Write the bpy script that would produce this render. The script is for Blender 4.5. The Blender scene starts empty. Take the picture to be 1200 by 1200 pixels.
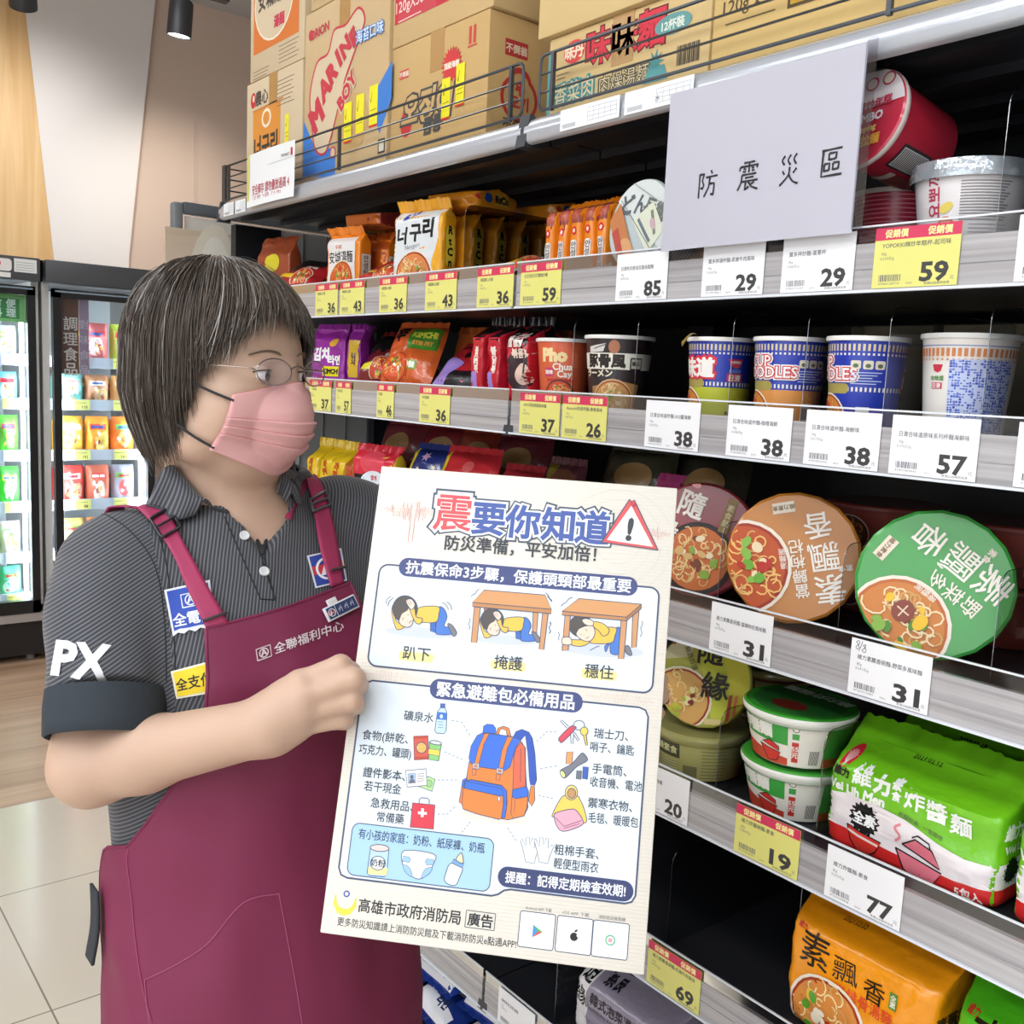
import bpy, bmesh, math, random
import numpy as np
import openvdb
from mathutils import Vector, Matrix, noise, Euler
from mathutils.geometry import tessellate_polygon, delaunay_2d_cdt
from mathutils.bvhtree import BVHTree

SC = bpy.context.scene
COL = SC.collection
R = math.radians
PI = math.pi

# ------------------------------------------------------------------ camera
H = 1.45
YAW, PITCH, ROLL, FPX = R(38.862), R(7.571), R(2.605), 1155.14
_F = np.array([math.sin(YAW) * math.cos(PITCH), math.cos(YAW) * math.cos(PITCH), -math.sin(PITCH)])
_R0 = np.array([math.cos(YAW), -math.sin(YAW), 0.0])
_U0 = np.cross(_R0, _F)
CR = _R0 * math.cos(ROLL) + _U0 * math.sin(ROLL)
CU = -_R0 * math.sin(ROLL) + _U0 * math.cos(ROLL)
CP = np.array([0.0, 0.0, H])
cam_d = bpy.data.cameras.new('camera')
cam_d.sensor_width = 36.0
cam_d.lens = FPX / 1200 * 36.0
cam_d.clip_start = 0.02
cam = bpy.data.objects.new('camera', cam_d)
COL.objects.link(cam)
cam.matrix_world = Matrix(((CR[0], CU[0], -_F[0], 0), (CR[1], CU[1], -_F[1], 0), (CR[2], CU[2], -_F[2], H), (0, 0, 0, 1)))
SC.camera = cam

# ------------------------------------------------------------------ world, lights, exposure
world = bpy.data.worlds.new('world')
SC.world = world
world.use_nodes = True
world.node_tree.nodes['Background'].inputs[0].default_value = (0.93, 0.96, 1.0, 1)
world.node_tree.nodes['Background'].inputs[1].default_value = 0.35
SC.view_settings.view_transform = 'Standard'
SC.view_settings.look = 'None'
SC.view_settings.exposure = -0.30
SC.view_settings.gamma = 1.0
SC.view_settings.use_curve_mapping = False


def area_light(name, loc, rot, sx, sy, power, col=(1, 1, 1)):
    d = bpy.data.lights.new(name, 'AREA')
    d.shape = 'RECTANGLE'
    d.size, d.size_y = sx, sy
    d.energy = power
    d.color = col
    o = bpy.data.objects.new(name, d)
    o.location = loc
    o.rotation_euler = rot
    COL.objects.link(o)
    return o


LAMP_ROWS = [(-0.6, -1.8), (-0.6, 0.0), (-0.6, 1.6), (-2.2, -1.8), (-2.2, 0.0), (-2.2, 1.6), (0.9, 3.3), (-1.2, 3.5)]
for lx, ly in LAMP_ROWS:
    area_light('ceiling_lamp_light', (lx, ly, 3.19), (0, 0, 0), 0.6, 1.3, 40 if lx < -2 else 15, (0.90, 0.95, 1.0))


area_light('added_fill_light', (-3.3, -0.15, 1.55), (0, R(-90), 0), 2.4, 5.0, 26, (0.95, 0.975, 1.0))  # added fill from the unseen left wall, brightens the shelf fronts


# ------------------------------------------------------------------ helpers: pixels of the survey -> points
def ray(px, py):
    return ((px - 600) / FPX) * CR - ((py - 600) / FPX) * CU + _F


def dep(px, py, t):
    return CP + ray(px, py) * t


def onx(px, py, X):
    d = ray(px, py)
    return CP + d * (X / d[0])


def ony(px, py, Y):
    d = ray(px, py)
    return CP + d * (Y / d[1])


# ------------------------------------------------------------------ materials
def lin(h):
    h = h.lstrip('#')
    out = []
    for i in (0, 2, 4):
        c = int(h[i:i + 2], 16) / 255
        out.append(c / 12.92 if c <= 0.04045 else ((c + 0.055) / 1.055) ** 2.4)
    return (*out, 1)


MATS = {}


def M(col, rough=0.5, metal=0.0, bump=0.0, bscale=60.0, coat=0.0, trans=0.0, emit=0.0, alpha=1.0, vary=0.0, vscale=8.0, sss=0.0):
    k = (col, rough, metal, bump, bscale, coat, trans, emit, alpha, vary, vscale, sss)
    if k in MATS:
        return MATS[k]
    m = bpy.data.materials.new('mat_' + col.strip('#'))
    m.use_nodes = True
    nt = m.node_tree
    b = nt.nodes['Principled BSDF']
    b.inputs['Base Color'].default_value = lin(col)
    b.inputs['Roughness'].default_value = rough
    b.inputs['Metallic'].default_value = metal
    b.inputs['Coat Weight'].default_value = coat
    b.inputs['Coat Roughness'].default_value = 0.08
    b.inputs['Transmission Weight'].default_value = trans
    b.inputs['Alpha'].default_value = alpha
    if sss:
        b.inputs['Subsurface Weight'].default_value = sss
        b.inputs['Subsurface Radius'].default_value = (0.012, 0.005, 0.003)
        b.inputs['Subsurface Scale'].default_value = 0.6
    if emit:
        b.inputs['Emission Color'].default_value = lin(col)
        b.inputs['Emission Strength'].default_value = emit
    if bump or vary:
        tc = nt.nodes.new('ShaderNodeTexCoord')
    if bump:
        n = nt.nodes.new('ShaderNodeTexNoise')
        n.inputs['Scale'].default_value = bscale
        n.inputs['Detail'].default_value = 3
        bp = nt.nodes.new('ShaderNodeBump')
        bp.inputs['Strength'].default_value = bump
        bp.inputs['Distance'].default_value = 0.01
        nt.links.new(tc.outputs['Object'], n.inputs['Vector'])
        nt.links.new(n.outputs['Fac'], bp.inputs['Height'])
        nt.links.new(bp.outputs['Normal'], b.inputs['Normal'])
    if vary:
        n2 = nt.nodes.new('ShaderNodeTexNoise')
        n2.inputs['Scale'].default_value = vscale
        n2.inputs['Detail'].default_value = 4
        mx = nt.nodes.new('ShaderNodeMix')
        mx.data_type = 'RGBA'
        c = lin(col)
        mx.inputs['A'].default_value = tuple(x * (1 - vary) for x in c[:3]) + (1,)
        mx.inputs['B'].default_value = tuple(min(1, x * (1 + vary)) for x in c[:3]) + (1,)
        nt.links.new(tc.outputs['Object'], n2.inputs['Vector'])
        nt.links.new(n2.outputs['Fac'], mx.inputs['Factor'])
        nt.links.new(mx.outputs['Result'], b.inputs['Base Color'])
    MATS[k] = m
    return m


def wave_mat(name, c1, c2, scale, direction=(1, 0, 0), rough=0.5, metal=0.0, distort=0.0, soft=0.5, bump=0.0, coat=0.0, alpha=1.0):
    """stripes across the thing's own coordinates"""
    m = bpy.data.materials.new(name)
    m.use_nodes = True
    nt = m.node_tree
    b = nt.nodes['Principled BSDF']
    b.inputs['Roughness'].default_value = rough
    b.inputs['Metallic'].default_value = metal
    b.inputs['Coat Weight'].default_value = coat
    b.inputs['Alpha'].default_value = alpha
    tc = nt.nodes.new('ShaderNodeTexCoord')
    d = nt.nodes.new('ShaderNodeVectorMath')
    d.operation = 'DOT_PRODUCT'
    d.inputs[1].default_value = direction
    nt.links.new(tc.outputs['Object'], d.inputs[0])
    cx = nt.nodes.new('ShaderNodeCombineXYZ')
    nt.links.new(d.outputs['Value'], cx.inputs[0])
    w = nt.nodes.new('ShaderNodeTexWave')
    w.inputs['Scale'].default_value = scale
    w.inputs['Distortion'].default_value = distort
    nt.links.new(cx.outputs[0] if distort == 0 else tc.outputs['Object'], w.inputs['Vector'])
    if distort == 0:
        nt.links.new(cx.outputs[0], w.inputs['Vector'])
    cr = nt.nodes.new('ShaderNodeValToRGB')
    cr.color_ramp.elements[0].color = lin(c1)
    cr.color_ramp.elements[1].color = lin(c2)
    cr.color_ramp.elements[0].position = 0.5 - soft / 2
    cr.color_ramp.elements[1].position = 0.5 + soft / 2
    nt.links.new(w.outputs['Fac'], cr.inputs[0])
    nt.links.new(cr.outputs[0], b.inputs['Base Color'])
    if bump:
        bp = nt.nodes.new('ShaderNodeBump')
        bp.inputs['Strength'].default_value = bump
        bp.inputs['Distance'].default_value = 0.002
        nt.links.new(w.outputs['Fac'], bp.inputs['Height'])
        nt.links.new(bp.outputs['Normal'], b.inputs['Normal'])
    return m


def clear_mat(name, tint, fac, rough=0.05):
    """thin clear plastic or glass: mostly see-through, with a gloss"""
    m = bpy.data.materials.new(name)
    m.use_nodes = True
    nt = m.node_tree
    for n in list(nt.nodes):
        nt.nodes.remove(n)
    out = nt.nodes.new('ShaderNodeOutputMaterial')
    tr = nt.nodes.new('ShaderNodeBsdfTransparent')
    tr.inputs[0].default_value = lin(tint)
    gl = nt.nodes.new('ShaderNodeBsdfGlossy')
    gl.inputs['Roughness'].default_value = rough
    fr = nt.nodes.new('ShaderNodeFresnel')
    fr.inputs[0].default_value = 1.35
    mul = nt.nodes.new('ShaderNodeMath')
    mul.operation = 'ADD'
    mul.inputs[1].default_value = fac
    mul.use_clamp = True
    mx = nt.nodes.new('ShaderNodeMixShader')
    nt.links.new(fr.outputs[0], mul.inputs[0])
    nt.links.new(mul.outputs[0], mx.inputs[0])
    nt.links.new(tr.outputs[0], mx.inputs[1])
    nt.links.new(gl.outputs[0], mx.inputs[2])
    nt.links.new(mx.outputs[0], out.inputs[0])
    return m


# ------------------------------------------------------------------ objects
def tag(o, label=None, cat=None, group=None, kind=None):
    if label:
        o['label'] = label
    if cat:
        o['category'] = cat
    if group:
        o['group'] = group
    if kind:
        o['kind'] = kind
    return o


def thing(name, label, cat, loc=(0, 0, 0), rz=0.0, group=None, rot=None):
    o = bpy.data.objects.new(name, None)
    o.empty_display_size = 0.05
    COL.objects.link(o)
    o.location = loc
    o.rotation_euler = rot if rot else (0, 0, rz)
    return tag(o, label, cat, group)


KIDS = {}


def copy_tree(o, parent=None):
    c = o.copy()
    COL.objects.link(c)
    if parent:
        c.parent = parent
        KIDS.setdefault(parent.name, []).append(c)
    for ch in KIDS.get(o.name, []):
        copy_tree(ch, c)
    return c


class G:
    """collects faces and links them as ONE mesh object"""

    def __init__(s):
        s.v, s.f, s.mi, s.mats = [], [], [], []

    def slot(s, m):
        if m not in s.mats:
            s.mats.append(m)
        return s.mats.index(m)

    def add(s, V, F, m):
        n = len(s.v)
        k = s.slot(m)
        s.v.extend(tuple(p) for p in V)
        for f in F:
            s.f.append(tuple(i + n for i in f))
            s.mi.append(k)
        return n

    def xf(s, mat, start=0):
        for i in range(start, len(s.v)):
            s.v[i] = tuple(mat @ Vector(s.v[i]))
        return s

    def box(s, a, b, m):
        x0, y0, z0 = a
        x1, y1, z1 = b
        V = [(x0, y0, z0), (x1, y0, z0), (x1, y1, z0), (x0, y1, z0), (x0, y0, z1), (x1, y0, z1), (x1, y1, z1), (x0, y1, z1)]
        s.add(V, [(3, 2, 1, 0), (4, 5, 6, 7), (0, 1, 5, 4), (1, 2, 6, 5), (2, 3, 7, 6), (3, 0, 4, 7)], m)
        return s

    def rbox(s, a, b, r, m, seg=2):
        bm = bmesh.new()
        bmesh.ops.create_cube(bm, size=1)
        for v in bm.verts:
            v.co = Vector([a[i] + (v.co[i] + 0.5) * (b[i] - a[i]) for i in range(3)])
        bmesh.ops.bevel(bm, geom=bm.edges[:], offset=r, segments=seg, affect='EDGES', profile=0.5)
        bm.verts.index_update()
        s.add([v.co[:] for v in bm.verts], [[v.index for v in f.verts] for f in bm.faces], m)
        bm.free()
        return s

    def tube(s, pts, r, m, n=8, closed=False, cap=True):
        P = [Vector(p) for p in pts]
        rr = r if hasattr(r, '__len__') else [r] * len(P)
        L = len(P)
        T = []
        for i in range(L):
            a = P[i - 1] if (i > 0 or closed) else P[i]
            b = P[(i + 1) % L] if (i < L - 1 or closed) else P[i]
            T.append((b - a).normalized())
        up = Vector((0, 0, 1)) if abs(T[0].z) < 0.9 else Vector((1, 0, 0))
        X = T[0].cross(up).normalized()
        V = []
        for i in range(L):
            X = (X - T[i] * X.dot(T[i])).normalized()
            Y = T[i].cross(X)
            for j in range(n):
                a = 2 * PI * j / n
                V.append(P[i] + (X * math.cos(a) + Y * math.sin(a)) * rr[i])
        F = []
        for i in range(L if closed else L - 1):
            k = (i + 1) % L
            for j in range(n):
                l = (j + 1) % n
                F.append((i * n + j, i * n + l, k * n + l, k * n + j))
        if cap and not closed:
            F.append(tuple(range(n))[::-1])
            F.append(tuple((L - 1) * n + j for j in range(n)))
        s.add(V, F, m)
        return s

    def lathe(s, prof, m, n=40, c=(0, 0, 0), ang=(0, 2 * PI), sy=1.0):
        """prof: (r, z) or (r, z, mat) going up the outside"""
        full = abs(ang[1] - ang[0] - 2 * PI) < 1e-6
        k = n if full else n + 1
        V = []
        for p in prof:
            for j in range(k):
                a = ang[0] + (ang[1] - ang[0]) * j / n
                V.append((c[0] + p[0] * math.cos(a), c[1] + p[0] * math.sin(a) * sy, c[2] + p[1]))
        base = len(s.v)
        s.v.extend(V)
        for i in range(len(prof) - 1):
            mm = s.slot(prof[i][2] if len(prof[i]) > 2 else m)
            for j in range(n):
                l = (j + 1) % k
                s.f.append((base + i * k + j, base + i * k + l, base + (i + 1) * k + l, base + (i + 1) * k + j))
                s.mi.append(mm)
        return s

    def grid(s, fn, nu, nv, m, flip=False):
        V = [fn(i / nu, j / nv) for j in range(nv + 1) for i in range(nu + 1)]
        F = []
        for j in range(nv):
            for i in range(nu):
                a = j * (nu + 1) + i
                q = (a, a + 1, a + nu + 2, a + nu + 1)
                F.append(q[::-1] if flip else q)
        s.add(V, F, m)
        return s

    def mesh(s, name, angle=35):
        me = bpy.data.meshes.new(name)
        me.from_pydata(s.v, [], s.f)
        for m in s.mats:
            me.materials.append(m)
        me.polygons.foreach_set('material_index', s.mi)
        me.polygons.foreach_set('use_smooth', [True] * len(s.f))
        me.update()
        if angle < 180:
            me.set_sharp_from_angle(angle=R(angle))
        return me

    def build(s, name, parent=None, angle=35, label=None, kind=None):
        o = bpy.data.objects.new(name, s.mesh(name, angle))
        COL.objects.link(o)
        if parent:
            o.parent = parent
            KIDS.setdefault(parent.name, []).append(o)
        if label:
            o['label'] = label
        if kind:
            o['kind'] = kind
        return o


# ------------------------------------------------------------------ printed artwork as real thin layers
GLY = {}


def glyphs(txt, bold):
    """outlines of the characters, filled by winding number; centred on (0, 0), one unit per em"""
    k = (txt, bold)
    if k in GLY:
        return GLY[k]
    c = bpy.data.curves.new('t', 'FONT')
    c.body = txt
    c.size = 1
    c.resolution_u = 2
    c.align_x = 'CENTER'
    c.fill_mode = 'NONE'
    o = bpy.data.objects.new('t', c)
    me = o.to_mesh()
    V = [(v.co.x, v.co.y) for v in me.vertices] if me else []
    E = [tuple(e.vertices) for e in me.edges] if me else []
    o.to_mesh_clear()
    bpy.data.objects.remove(o)
    bpy.data.curves.remove(c)
    if not V or not E:
        GLY[k] = ([], [], 1, 1)
        return GLY[k]
    if bold:
        nx, pv = {}, {}
        for a, b in E:
            nx[a] = b
            pv[b] = a
        area = sum(V[a][0] * V[b][1] - V[b][0] * V[a][1] for a, b in E)
        sg = 1 if area > 0 else -1
        W = []
        for i, p in enumerate(V):
            a, b = V[pv.get(i, i)], V[nx.get(i, i)]
            d0, d1 = Vector((p[0] - a[0], p[1] - a[1])), Vector((b[0] - p[0], b[1] - p[1]))
            d0 = d0.normalized() if d0.length > 1e-9 else d1.normalized()
            d1 = d1.normalized() if d1.length > 1e-9 else d0
            n = Vector((d0.y + d1.y, -d0.x - d1.x))
            n = n.normalized() if n.length > 0.3 else Vector((d0.y, -d0.x))
            m = min(1.5, 1 / max(0.5, n.dot(Vector((d0.y, -d0.x)))))
            W.append((p[0] + n.x * bold * sg * m, p[1] + n.y * bold * sg * m))
        V = W
    ov, oe, of = delaunay_2d_cdt([Vector(p) for p in V], E, [], 0, 1e-5)[:3]
    P = np.array([(p.x, p.y) for p in ov])
    A = np.array(V)
    a0, a1 = A[[e[0] for e in E]], A[[e[1] for e in E]]
    F = [tuple(f) for f in of]
    cen = P[np.array(F)].mean(1)
    up = (a0[None, :, 1] <= cen[:, 1:2]) & (a1[None, :, 1] > cen[:, 1:2])
    dn = (a0[None, :, 1] > cen[:, 1:2]) & (a1[None, :, 1] <= cen[:, 1:2])
    cr = (a1[None, :, 0] - a0[None, :, 0]) * (cen[:, 1:2] - a0[None, :, 1]) - (cen[:, 0:1] - a0[None, :, 0]) * (a1[None, :, 1] - a0[None, :, 1])
    wn = (up & (cr > 0)).sum(1).astype(int) - (dn & (cr < 0)).sum(1)
    F = [f for f, w in zip(F, wn) if w != 0]
    lo, hi = A.min(0), A.max(0)
    P = P - (lo + hi) / 2
    GLY[k] = ([tuple(p) for p in P.tolist()], F, hi[0] - lo[0], hi[1] - lo[1])
    return GLY[k]


def rrect(x0, y0, x1, y1, r, n=5):
    pts = []
    for cx, cy, a0 in ((x1 - r, y1 - r, 0), (x0 + r, y1 - r, 90), (x0 + r, y0 + r, 180), (x1 - r, y0 + r, 270)):
        for i in range(n + 1):
            a = R(a0 + 90 * i / n)
            pts.append((cx + r * math.cos(a), cy + r * math.sin(a)))
    return pts


def ell(cx, cy, rx, ry, n=28, rot=0, a0=0, a1=360):
    c, s = math.cos(R(rot)), math.sin(R(rot))
    full = abs(a1 - a0) >= 360
    out = []
    for i in range(n if full else n + 1):
        a = R(a0 + (a1 - a0) * i / n)
        x, y = rx * math.cos(a), ry * math.sin(a)
        out.append((cx + x * c - y * s, cy + x * s + y * c))
    return out


def star(cx, cy, r1, r2, n, rot=0):
    return [(cx + (r1 if i % 2 else r2) * math.cos(R(rot) + PI * i / n), cy + (r1 if i % 2 else r2) * math.sin(R(rot) + PI * i / n)) for i in range(2 * n)]


def smooth_path(pts, closed=False, n=6):
    P = [Vector((p[0], p[1], 0)) for p in pts]
    out = []
    L = len(P)
    for i in range(L if closed else L - 1):
        p0 = P[i - 1] if (i > 0 or closed) else P[i]
        p1 = P[i]
        p2 = P[(i + 1) % L]
        p3 = P[(i + 2) % L] if (i + 2 < L or closed) else p2
        for k in range(n):
            t = k / n
            q = 0.5 * (2 * p1 + (p2 - p0) * t + (2 * p0 - 5 * p1 + 4 * p2 - p3) * t * t + (3 * p1 - p0 - 3 * p2 + p3) * t ** 3)
            out.append((q.x, q.y))
    if not closed:
        out.append((P[-1].x, P[-1].y))
    return out


def stroke(pts, w, closed=False):
    L = len(pts)
    ww = w if hasattr(w, '__len__') else [w] * L
    V = []
    for i in range(L):
        a = pts[i - 1] if (i > 0 or closed) else pts[i]
        b = pts[(i + 1) % L] if (i < L - 1 or closed) else pts[i]
        dx, dy = b[0] - a[0], b[1] - a[1]
        l = math.hypot(dx, dy) or 1
        nx, ny = -dy / l * ww[i] / 2, dx / l * ww[i] / 2
        V += [(pts[i][0] + nx, pts[i][1] + ny), (pts[i][0] - nx, pts[i][1] - ny)]
    F = []
    for i in range(L if closed else L - 1):
        k = (i + 1) % L
        F += [(2 * i, 2 * i + 1, 2 * k + 1), (2 * i, 2 * k + 1, 2 * k)]
    return V, F


def shape_tris(it):
    k = it[0]
    if k == 'r':
        x0, y0, x1, y1 = it[1:5]
        r = it[6] if len(it) > 6 else 0
        if r == 0:
            return [(x0, y0), (x1, y0), (x1, y1), (x0, y1)], [(0, 1, 2), (0, 2, 3)], it[5]
        pts = rrect(min(x0, x1), min(y0, y1), max(x0, x1), max(y0, y1), r)
        return pts, [(0, i, i + 1) for i in range(1, len(pts) - 1)], it[5]
    if k == 'e':
        pts = ell(*it[1:5], rot=it[6] if len(it) > 6 else 0, n=24)
        return pts, [(0, i, i + 1) for i in range(1, len(pts) - 1)], it[5]
    if k == 'p':
        pts = it[1]
        return pts, [tuple(t) for t in tessellate_polygon([[Vector((p[0], p[1], 0)) for p in pts]])], it[2]
    if k == 'l':
        V, F = stroke(it[1], it[2], len(it) > 4 and it[4])
        return V, F, it[3]
    if k == 't':   # text, cx, cy, em, colour, {bold, rot, w(max width), sx, sh}
        o = it[6] if len(it) > 6 else {}
        V, F, w, h = glyphs(it[1], o.get('b', 0))
        em = it[4]
        sx = o.get('sx', 1)
        if 'w' in o:
            sx = o['w'] / (w * em)
        fy = -1 if o.get('flip') else 1
        c, s_ = math.cos(R(o.get('rot', 0))), math.sin(R(o.get('rot', 0)))
        sh = o.get('sh', 0)
        out = []
        for x, y in V:
            X, Y = (x + sh * y) * em * sx, y * em * fy
            out.append((it[2] + X * c - Y * s_, it[3] + X * s_ + Y * c))
        tr = []
        for f in F:
            for i in range(1, len(f) - 1):
                tr.append((f[0], f[i], f[i + 1]))
        return out, tr, it[5]
    raise ValueError(k)


def subdiv(V, T, L):
    V = list(V)
    cache = {}

    def mid(a, b):
        k = (min(a, b), max(a, b))
        if k not in cache:
            V.append(((V[a][0] + V[b][0]) / 2, (V[a][1] + V[b][1]) / 2))
            cache[k] = len(V) - 1
        return cache[k]
    for _ in range(7):
        out = []
        ch = False
        for t in T:
            e = [math.hypot(V[t[i]][0] - V[t[(i + 1) % 3]][0], V[t[i]][1] - V[t[(i + 1) % 3]][1]) > L for i in range(3)]
            n = sum(e)
            a, b, c = t
            if n == 0:
                out.append(t)
                continue
            ch = True
            if n == 3:
                x, y, z = mid(a, b), mid(b, c), mid(c, a)
                out += [(a, x, z), (x, b, y), (z, y, c), (x, y, z)]
            elif n == 1:
                i = e.index(True)
                a, b, c = t[i], t[(i + 1) % 3], t[(i + 2) % 3]
                x = mid(a, b)
                out += [(a, x, c), (x, b, c)]
            else:
                i = e.index(False)
                a, b, c = t[i], t[(i + 1) % 3], t[(i + 2) % 3]
                x, y = mid(b, c), mid(c, a)
                out += [(a, b, x), (a, x, y), (y, x, c)]
        T = out
        if not ch:
            break
    return V, T


def hit_map(bvh, fn, d):
    """lift artwork onto a shaped surface: fn(u, v) gives a point on a plane outside it, d the way in"""
    d = Vector(d).normalized()

    def f(u, v, o):
        p = Vector(fn(u, v))
        h = bvh.ray_cast(p, d, 3)[0]
        if h is None:
            h = bvh.find_nearest(p)[0]
            q = (p - h)
            return h + q.normalized() * (o + 0.0007)
        return h - d * (o + 0.0007)
    return f


def art(g, items, fmap, eps=0.00012, sub=0, rough=0.45, base=1, clip=None, matf=None):
    """lay each printed shape on the surface fmap(u, v, offset) -> xyz; overlapping shapes stack by eps"""
    placed = []
    for it in items:
        V, T, col = shape_tris(it)
        if not V:
            continue
        if sub:
            V, T = subdiv(V, T, sub)
        bb = (min(p[0] for p in V), min(p[1] for p in V), max(p[0] for p in V), max(p[1] for p in V))
        lay = base
        for q, l in placed:
            if bb[0] < q[2] and bb[2] > q[0] and bb[1] < q[3] and bb[3] > q[1]:
                lay = max(lay, l + 1)
        placed.append((bb, lay))
        if clip:
            T = [t for t in T if all(clip(*V[i]) for i in t)]
        P = [fmap(p[0], p[1], lay * eps) for p in V]
        mt = col if not isinstance(col, str) else (matf(col) if matf else M(col, rough))
        F = []
        for t in T:
            F.append(t)
        g.add(P, F, mt)


def plane_map(O, U, V):
    O, U, V = Vector(O), Vector(U), Vector(V)
    N = U.cross(V).normalized()
    return lambda u, v, o: O + U * u + V * v + N * o


def noodle_bowl(cx, cy, r, seed=0, rim='f0e6d8', soup='c8602c', nood='f0d090', tops=('58a030', 'b83020', 'f0c040', 'f4e8d0'), flat=1.0, inner='a03818', n=26):
    """a printed bowl of noodles seen from above"""
    rd = random.Random(seed)
    it = [('e', cx, cy, r, r * flat, rim), ('e', cx, cy, r * 0.93, r * 0.93 * flat, inner), ('e', cx, cy, r * 0.87, r * 0.87 * flat, soup)]
    for i in range(n):
        a, d = rd.uniform(0, 360), r * math.sqrt(rd.uniform(0.05, 0.5))
        x, y = cx + d * math.cos(R(a)), cy + d * math.sin(R(a)) * flat
        q = rd.uniform(0.1, 0.2) * r
        a0 = rd.uniform(0, 360)
        pts = [(x + q * math.cos(R(a0 + k * 40)) * (1 - k * 0.05), y + q * flat * math.sin(R(a0 + k * 40)) + k * q * 0.12) for k in range(7)]
        it.append(('l', pts, r * 0.035, nood if i % 3 else 'd8a860'))
    for i in range(16):
        a, d = rd.uniform(0, 360), r * math.sqrt(rd.uniform(0.0, 0.35))
        x, y = cx + d * math.cos(R(a)), cy + d * math.sin(R(a)) * flat
        q = rd.uniform(0.07, 0.15) * r
        it.append(('e', x, y, q, q * rd.uniform(0.5, 0.9) * flat, tops[i % len(tops)], rd.uniform(0, 180)))
    return it

# ================================================================== THE SETTING
def floor_material():
    m = bpy.data.materials.new('tile_floor')
    m.use_nodes = True
    nt = m.node_tree
    b = nt.nodes['Principled BSDF']
    tc = nt.nodes.new('ShaderNodeTexCoord')
    mp = nt.nodes.new('ShaderNodeMapping')
    mp.inputs['Location'].default_value = (-0.517, -2.795, 0)
    br = nt.nodes.new('ShaderNodeTexBrick')
    br.offset = 0
    br.inputs['Scale'].default_value = 1
    br.inputs['Brick Width'].default_value = 0.585
    br.inputs['Row Height'].default_value = 0.585
    br.inputs['Mortar Size'].default_value = 0.0022
    br.inputs['Color1'].default_value = lin('d8cdbd')
    br.inputs['Color2'].default_value = lin('dbd1c2')
    br.inputs['Mortar'].default_value = lin('8d8375')
    nz = nt.nodes.new('ShaderNodeTexNoise')
    nz.inputs['Scale'].default_value = 5
    nz.inputs['Detail'].default_value = 6
    mx = nt.nodes.new('ShaderNodeMix')
    mx.data_type = 'RGBA'
    mx.blend_type = 'MULTIPLY'
    mx.inputs['Factor'].default_value = 0.25
    nt.links.new(tc.outputs['Object'], mp.inputs[0])
    nt.links.new(mp.outputs[0], br.inputs['Vector'])
    nt.links.new(tc.outputs['Object'], nz.inputs['Vector'])
    nt.links.new(br.outputs['Color'], mx.inputs['A'])
    nt.links.new(nz.outputs['Color'], mx.inputs['B'])
    nt.links.new(br.outputs['Color'], b.inputs['Base Color'])
    b.inputs['Roughness'].default_value = 0.16
    return m


def wood_material(name, c1, c2, axis, rough=0.4, scale=1.0):
    m = bpy.data.materials.new(name)
    m.use_nodes = True
    nt = m.node_tree
    b = nt.nodes['Principled BSDF']
    tc = nt.nodes.new('ShaderNodeTexCoord')
    mp = nt.nodes.new('ShaderNodeMapping')
    sc = [14 * scale] * 3
    sc[axis] = 0.7 * scale
    mp.inputs['Scale'].default_value = sc
    nz = nt.nodes.new('ShaderNodeTexNoise')
    nz.inputs['Scale'].default_value = 1
    nz.inputs['Detail'].default_value = 5
    nz.inputs['Distortion'].default_value = 0.4
    cr = nt.nodes.new('ShaderNodeValToRGB')
    cr.color_ramp.elements[0].color = lin(c1)
    cr.color_ramp.elements[0].position = 0.3
    cr.color_ramp.elements[1].color = lin(c2)
    cr.color_ramp.elements[1].position = 0.7
    nt.links.new(tc.outputs['Object'], mp.inputs[0])
    nt.links.new(mp.outputs[0], nz.inputs['Vector'])
    nt.links.new(nz.outputs['Fac'], cr.inputs[0])
    nt.links.new(cr.outputs[0], b.inputs['Base Color'])
    b.inputs['Roughness'].default_value = rough
    return m


def struct(name, g, label=None):
    o = g.build(name, kind='structure')
    if label:
        o['label'] = label
    return o


RX0, RX1, RY0, RY1, RZ = -3.4, 3.2, -3.2, 5.84, 3.5
g = G(); g.box((RX0, RY0, -0.1), (RX1, 3.38, 0), floor_material()); struct('floor', g, 'cream polished tile floor of the aisle')
g = G()
wf = wood_material('wood_floor', 'b08a6c', 'd8b698', 0, 0.35)
g.box((RX0, 3.38, -0.1), (RX1, RY1, 0.0), wf); struct('floor_wood', g, 'brown wood plank floor in front of the freezers')
g = G(); g.box((RX0, RY0, RZ), (RX1, RY1, RZ + 0.1), M('c9cbcd', 0.8)); struct('ceiling', g)
g = G()
g.box((RX0, RY1, 0), (RX1, RY1 + 0.1, RZ), M('d8c3b4', 0.75, bump=0.02))
struct('wall_back', g, 'beige rear wall above the freezers')
g = G(); g.box((RX0 - 0.1, RY0, 0), (RX0, RY1, RZ), M('dcdad6', 0.8)); struct('wall_left', g)
g = G()
for yy in (-2.6, -0.9, 0.8):
    g.box((RX0, yy, 0.35), (RX0 + 0.012, yy + 1.55, 2.75), M('eaf1fa', 0.3, emit=0.8))  # glowing panes added to the unseen wall to go with the fill
struct('fill_panes_1', g, 'added glowing panes out of the picture, fill light for the shelf fronts')
g = G()
for yy in (-2.68, -0.98, 0.72, 2.35):
    g.box((RX0, yy, 0.0), (RX0 + 0.03, yy + 0.08, 2.85), M('55585e', 0.4))
g.box((RX0, -2.68, 2.75), (RX0 + 0.03, 2.43, 2.85), M('55585e', 0.4)).box((RX0, -2.68, 0.25), (RX0 + 0.03, 2.43, 0.35), M('55585e', 0.4))
struct('trim_4', g)  # frame round the added panes
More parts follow.
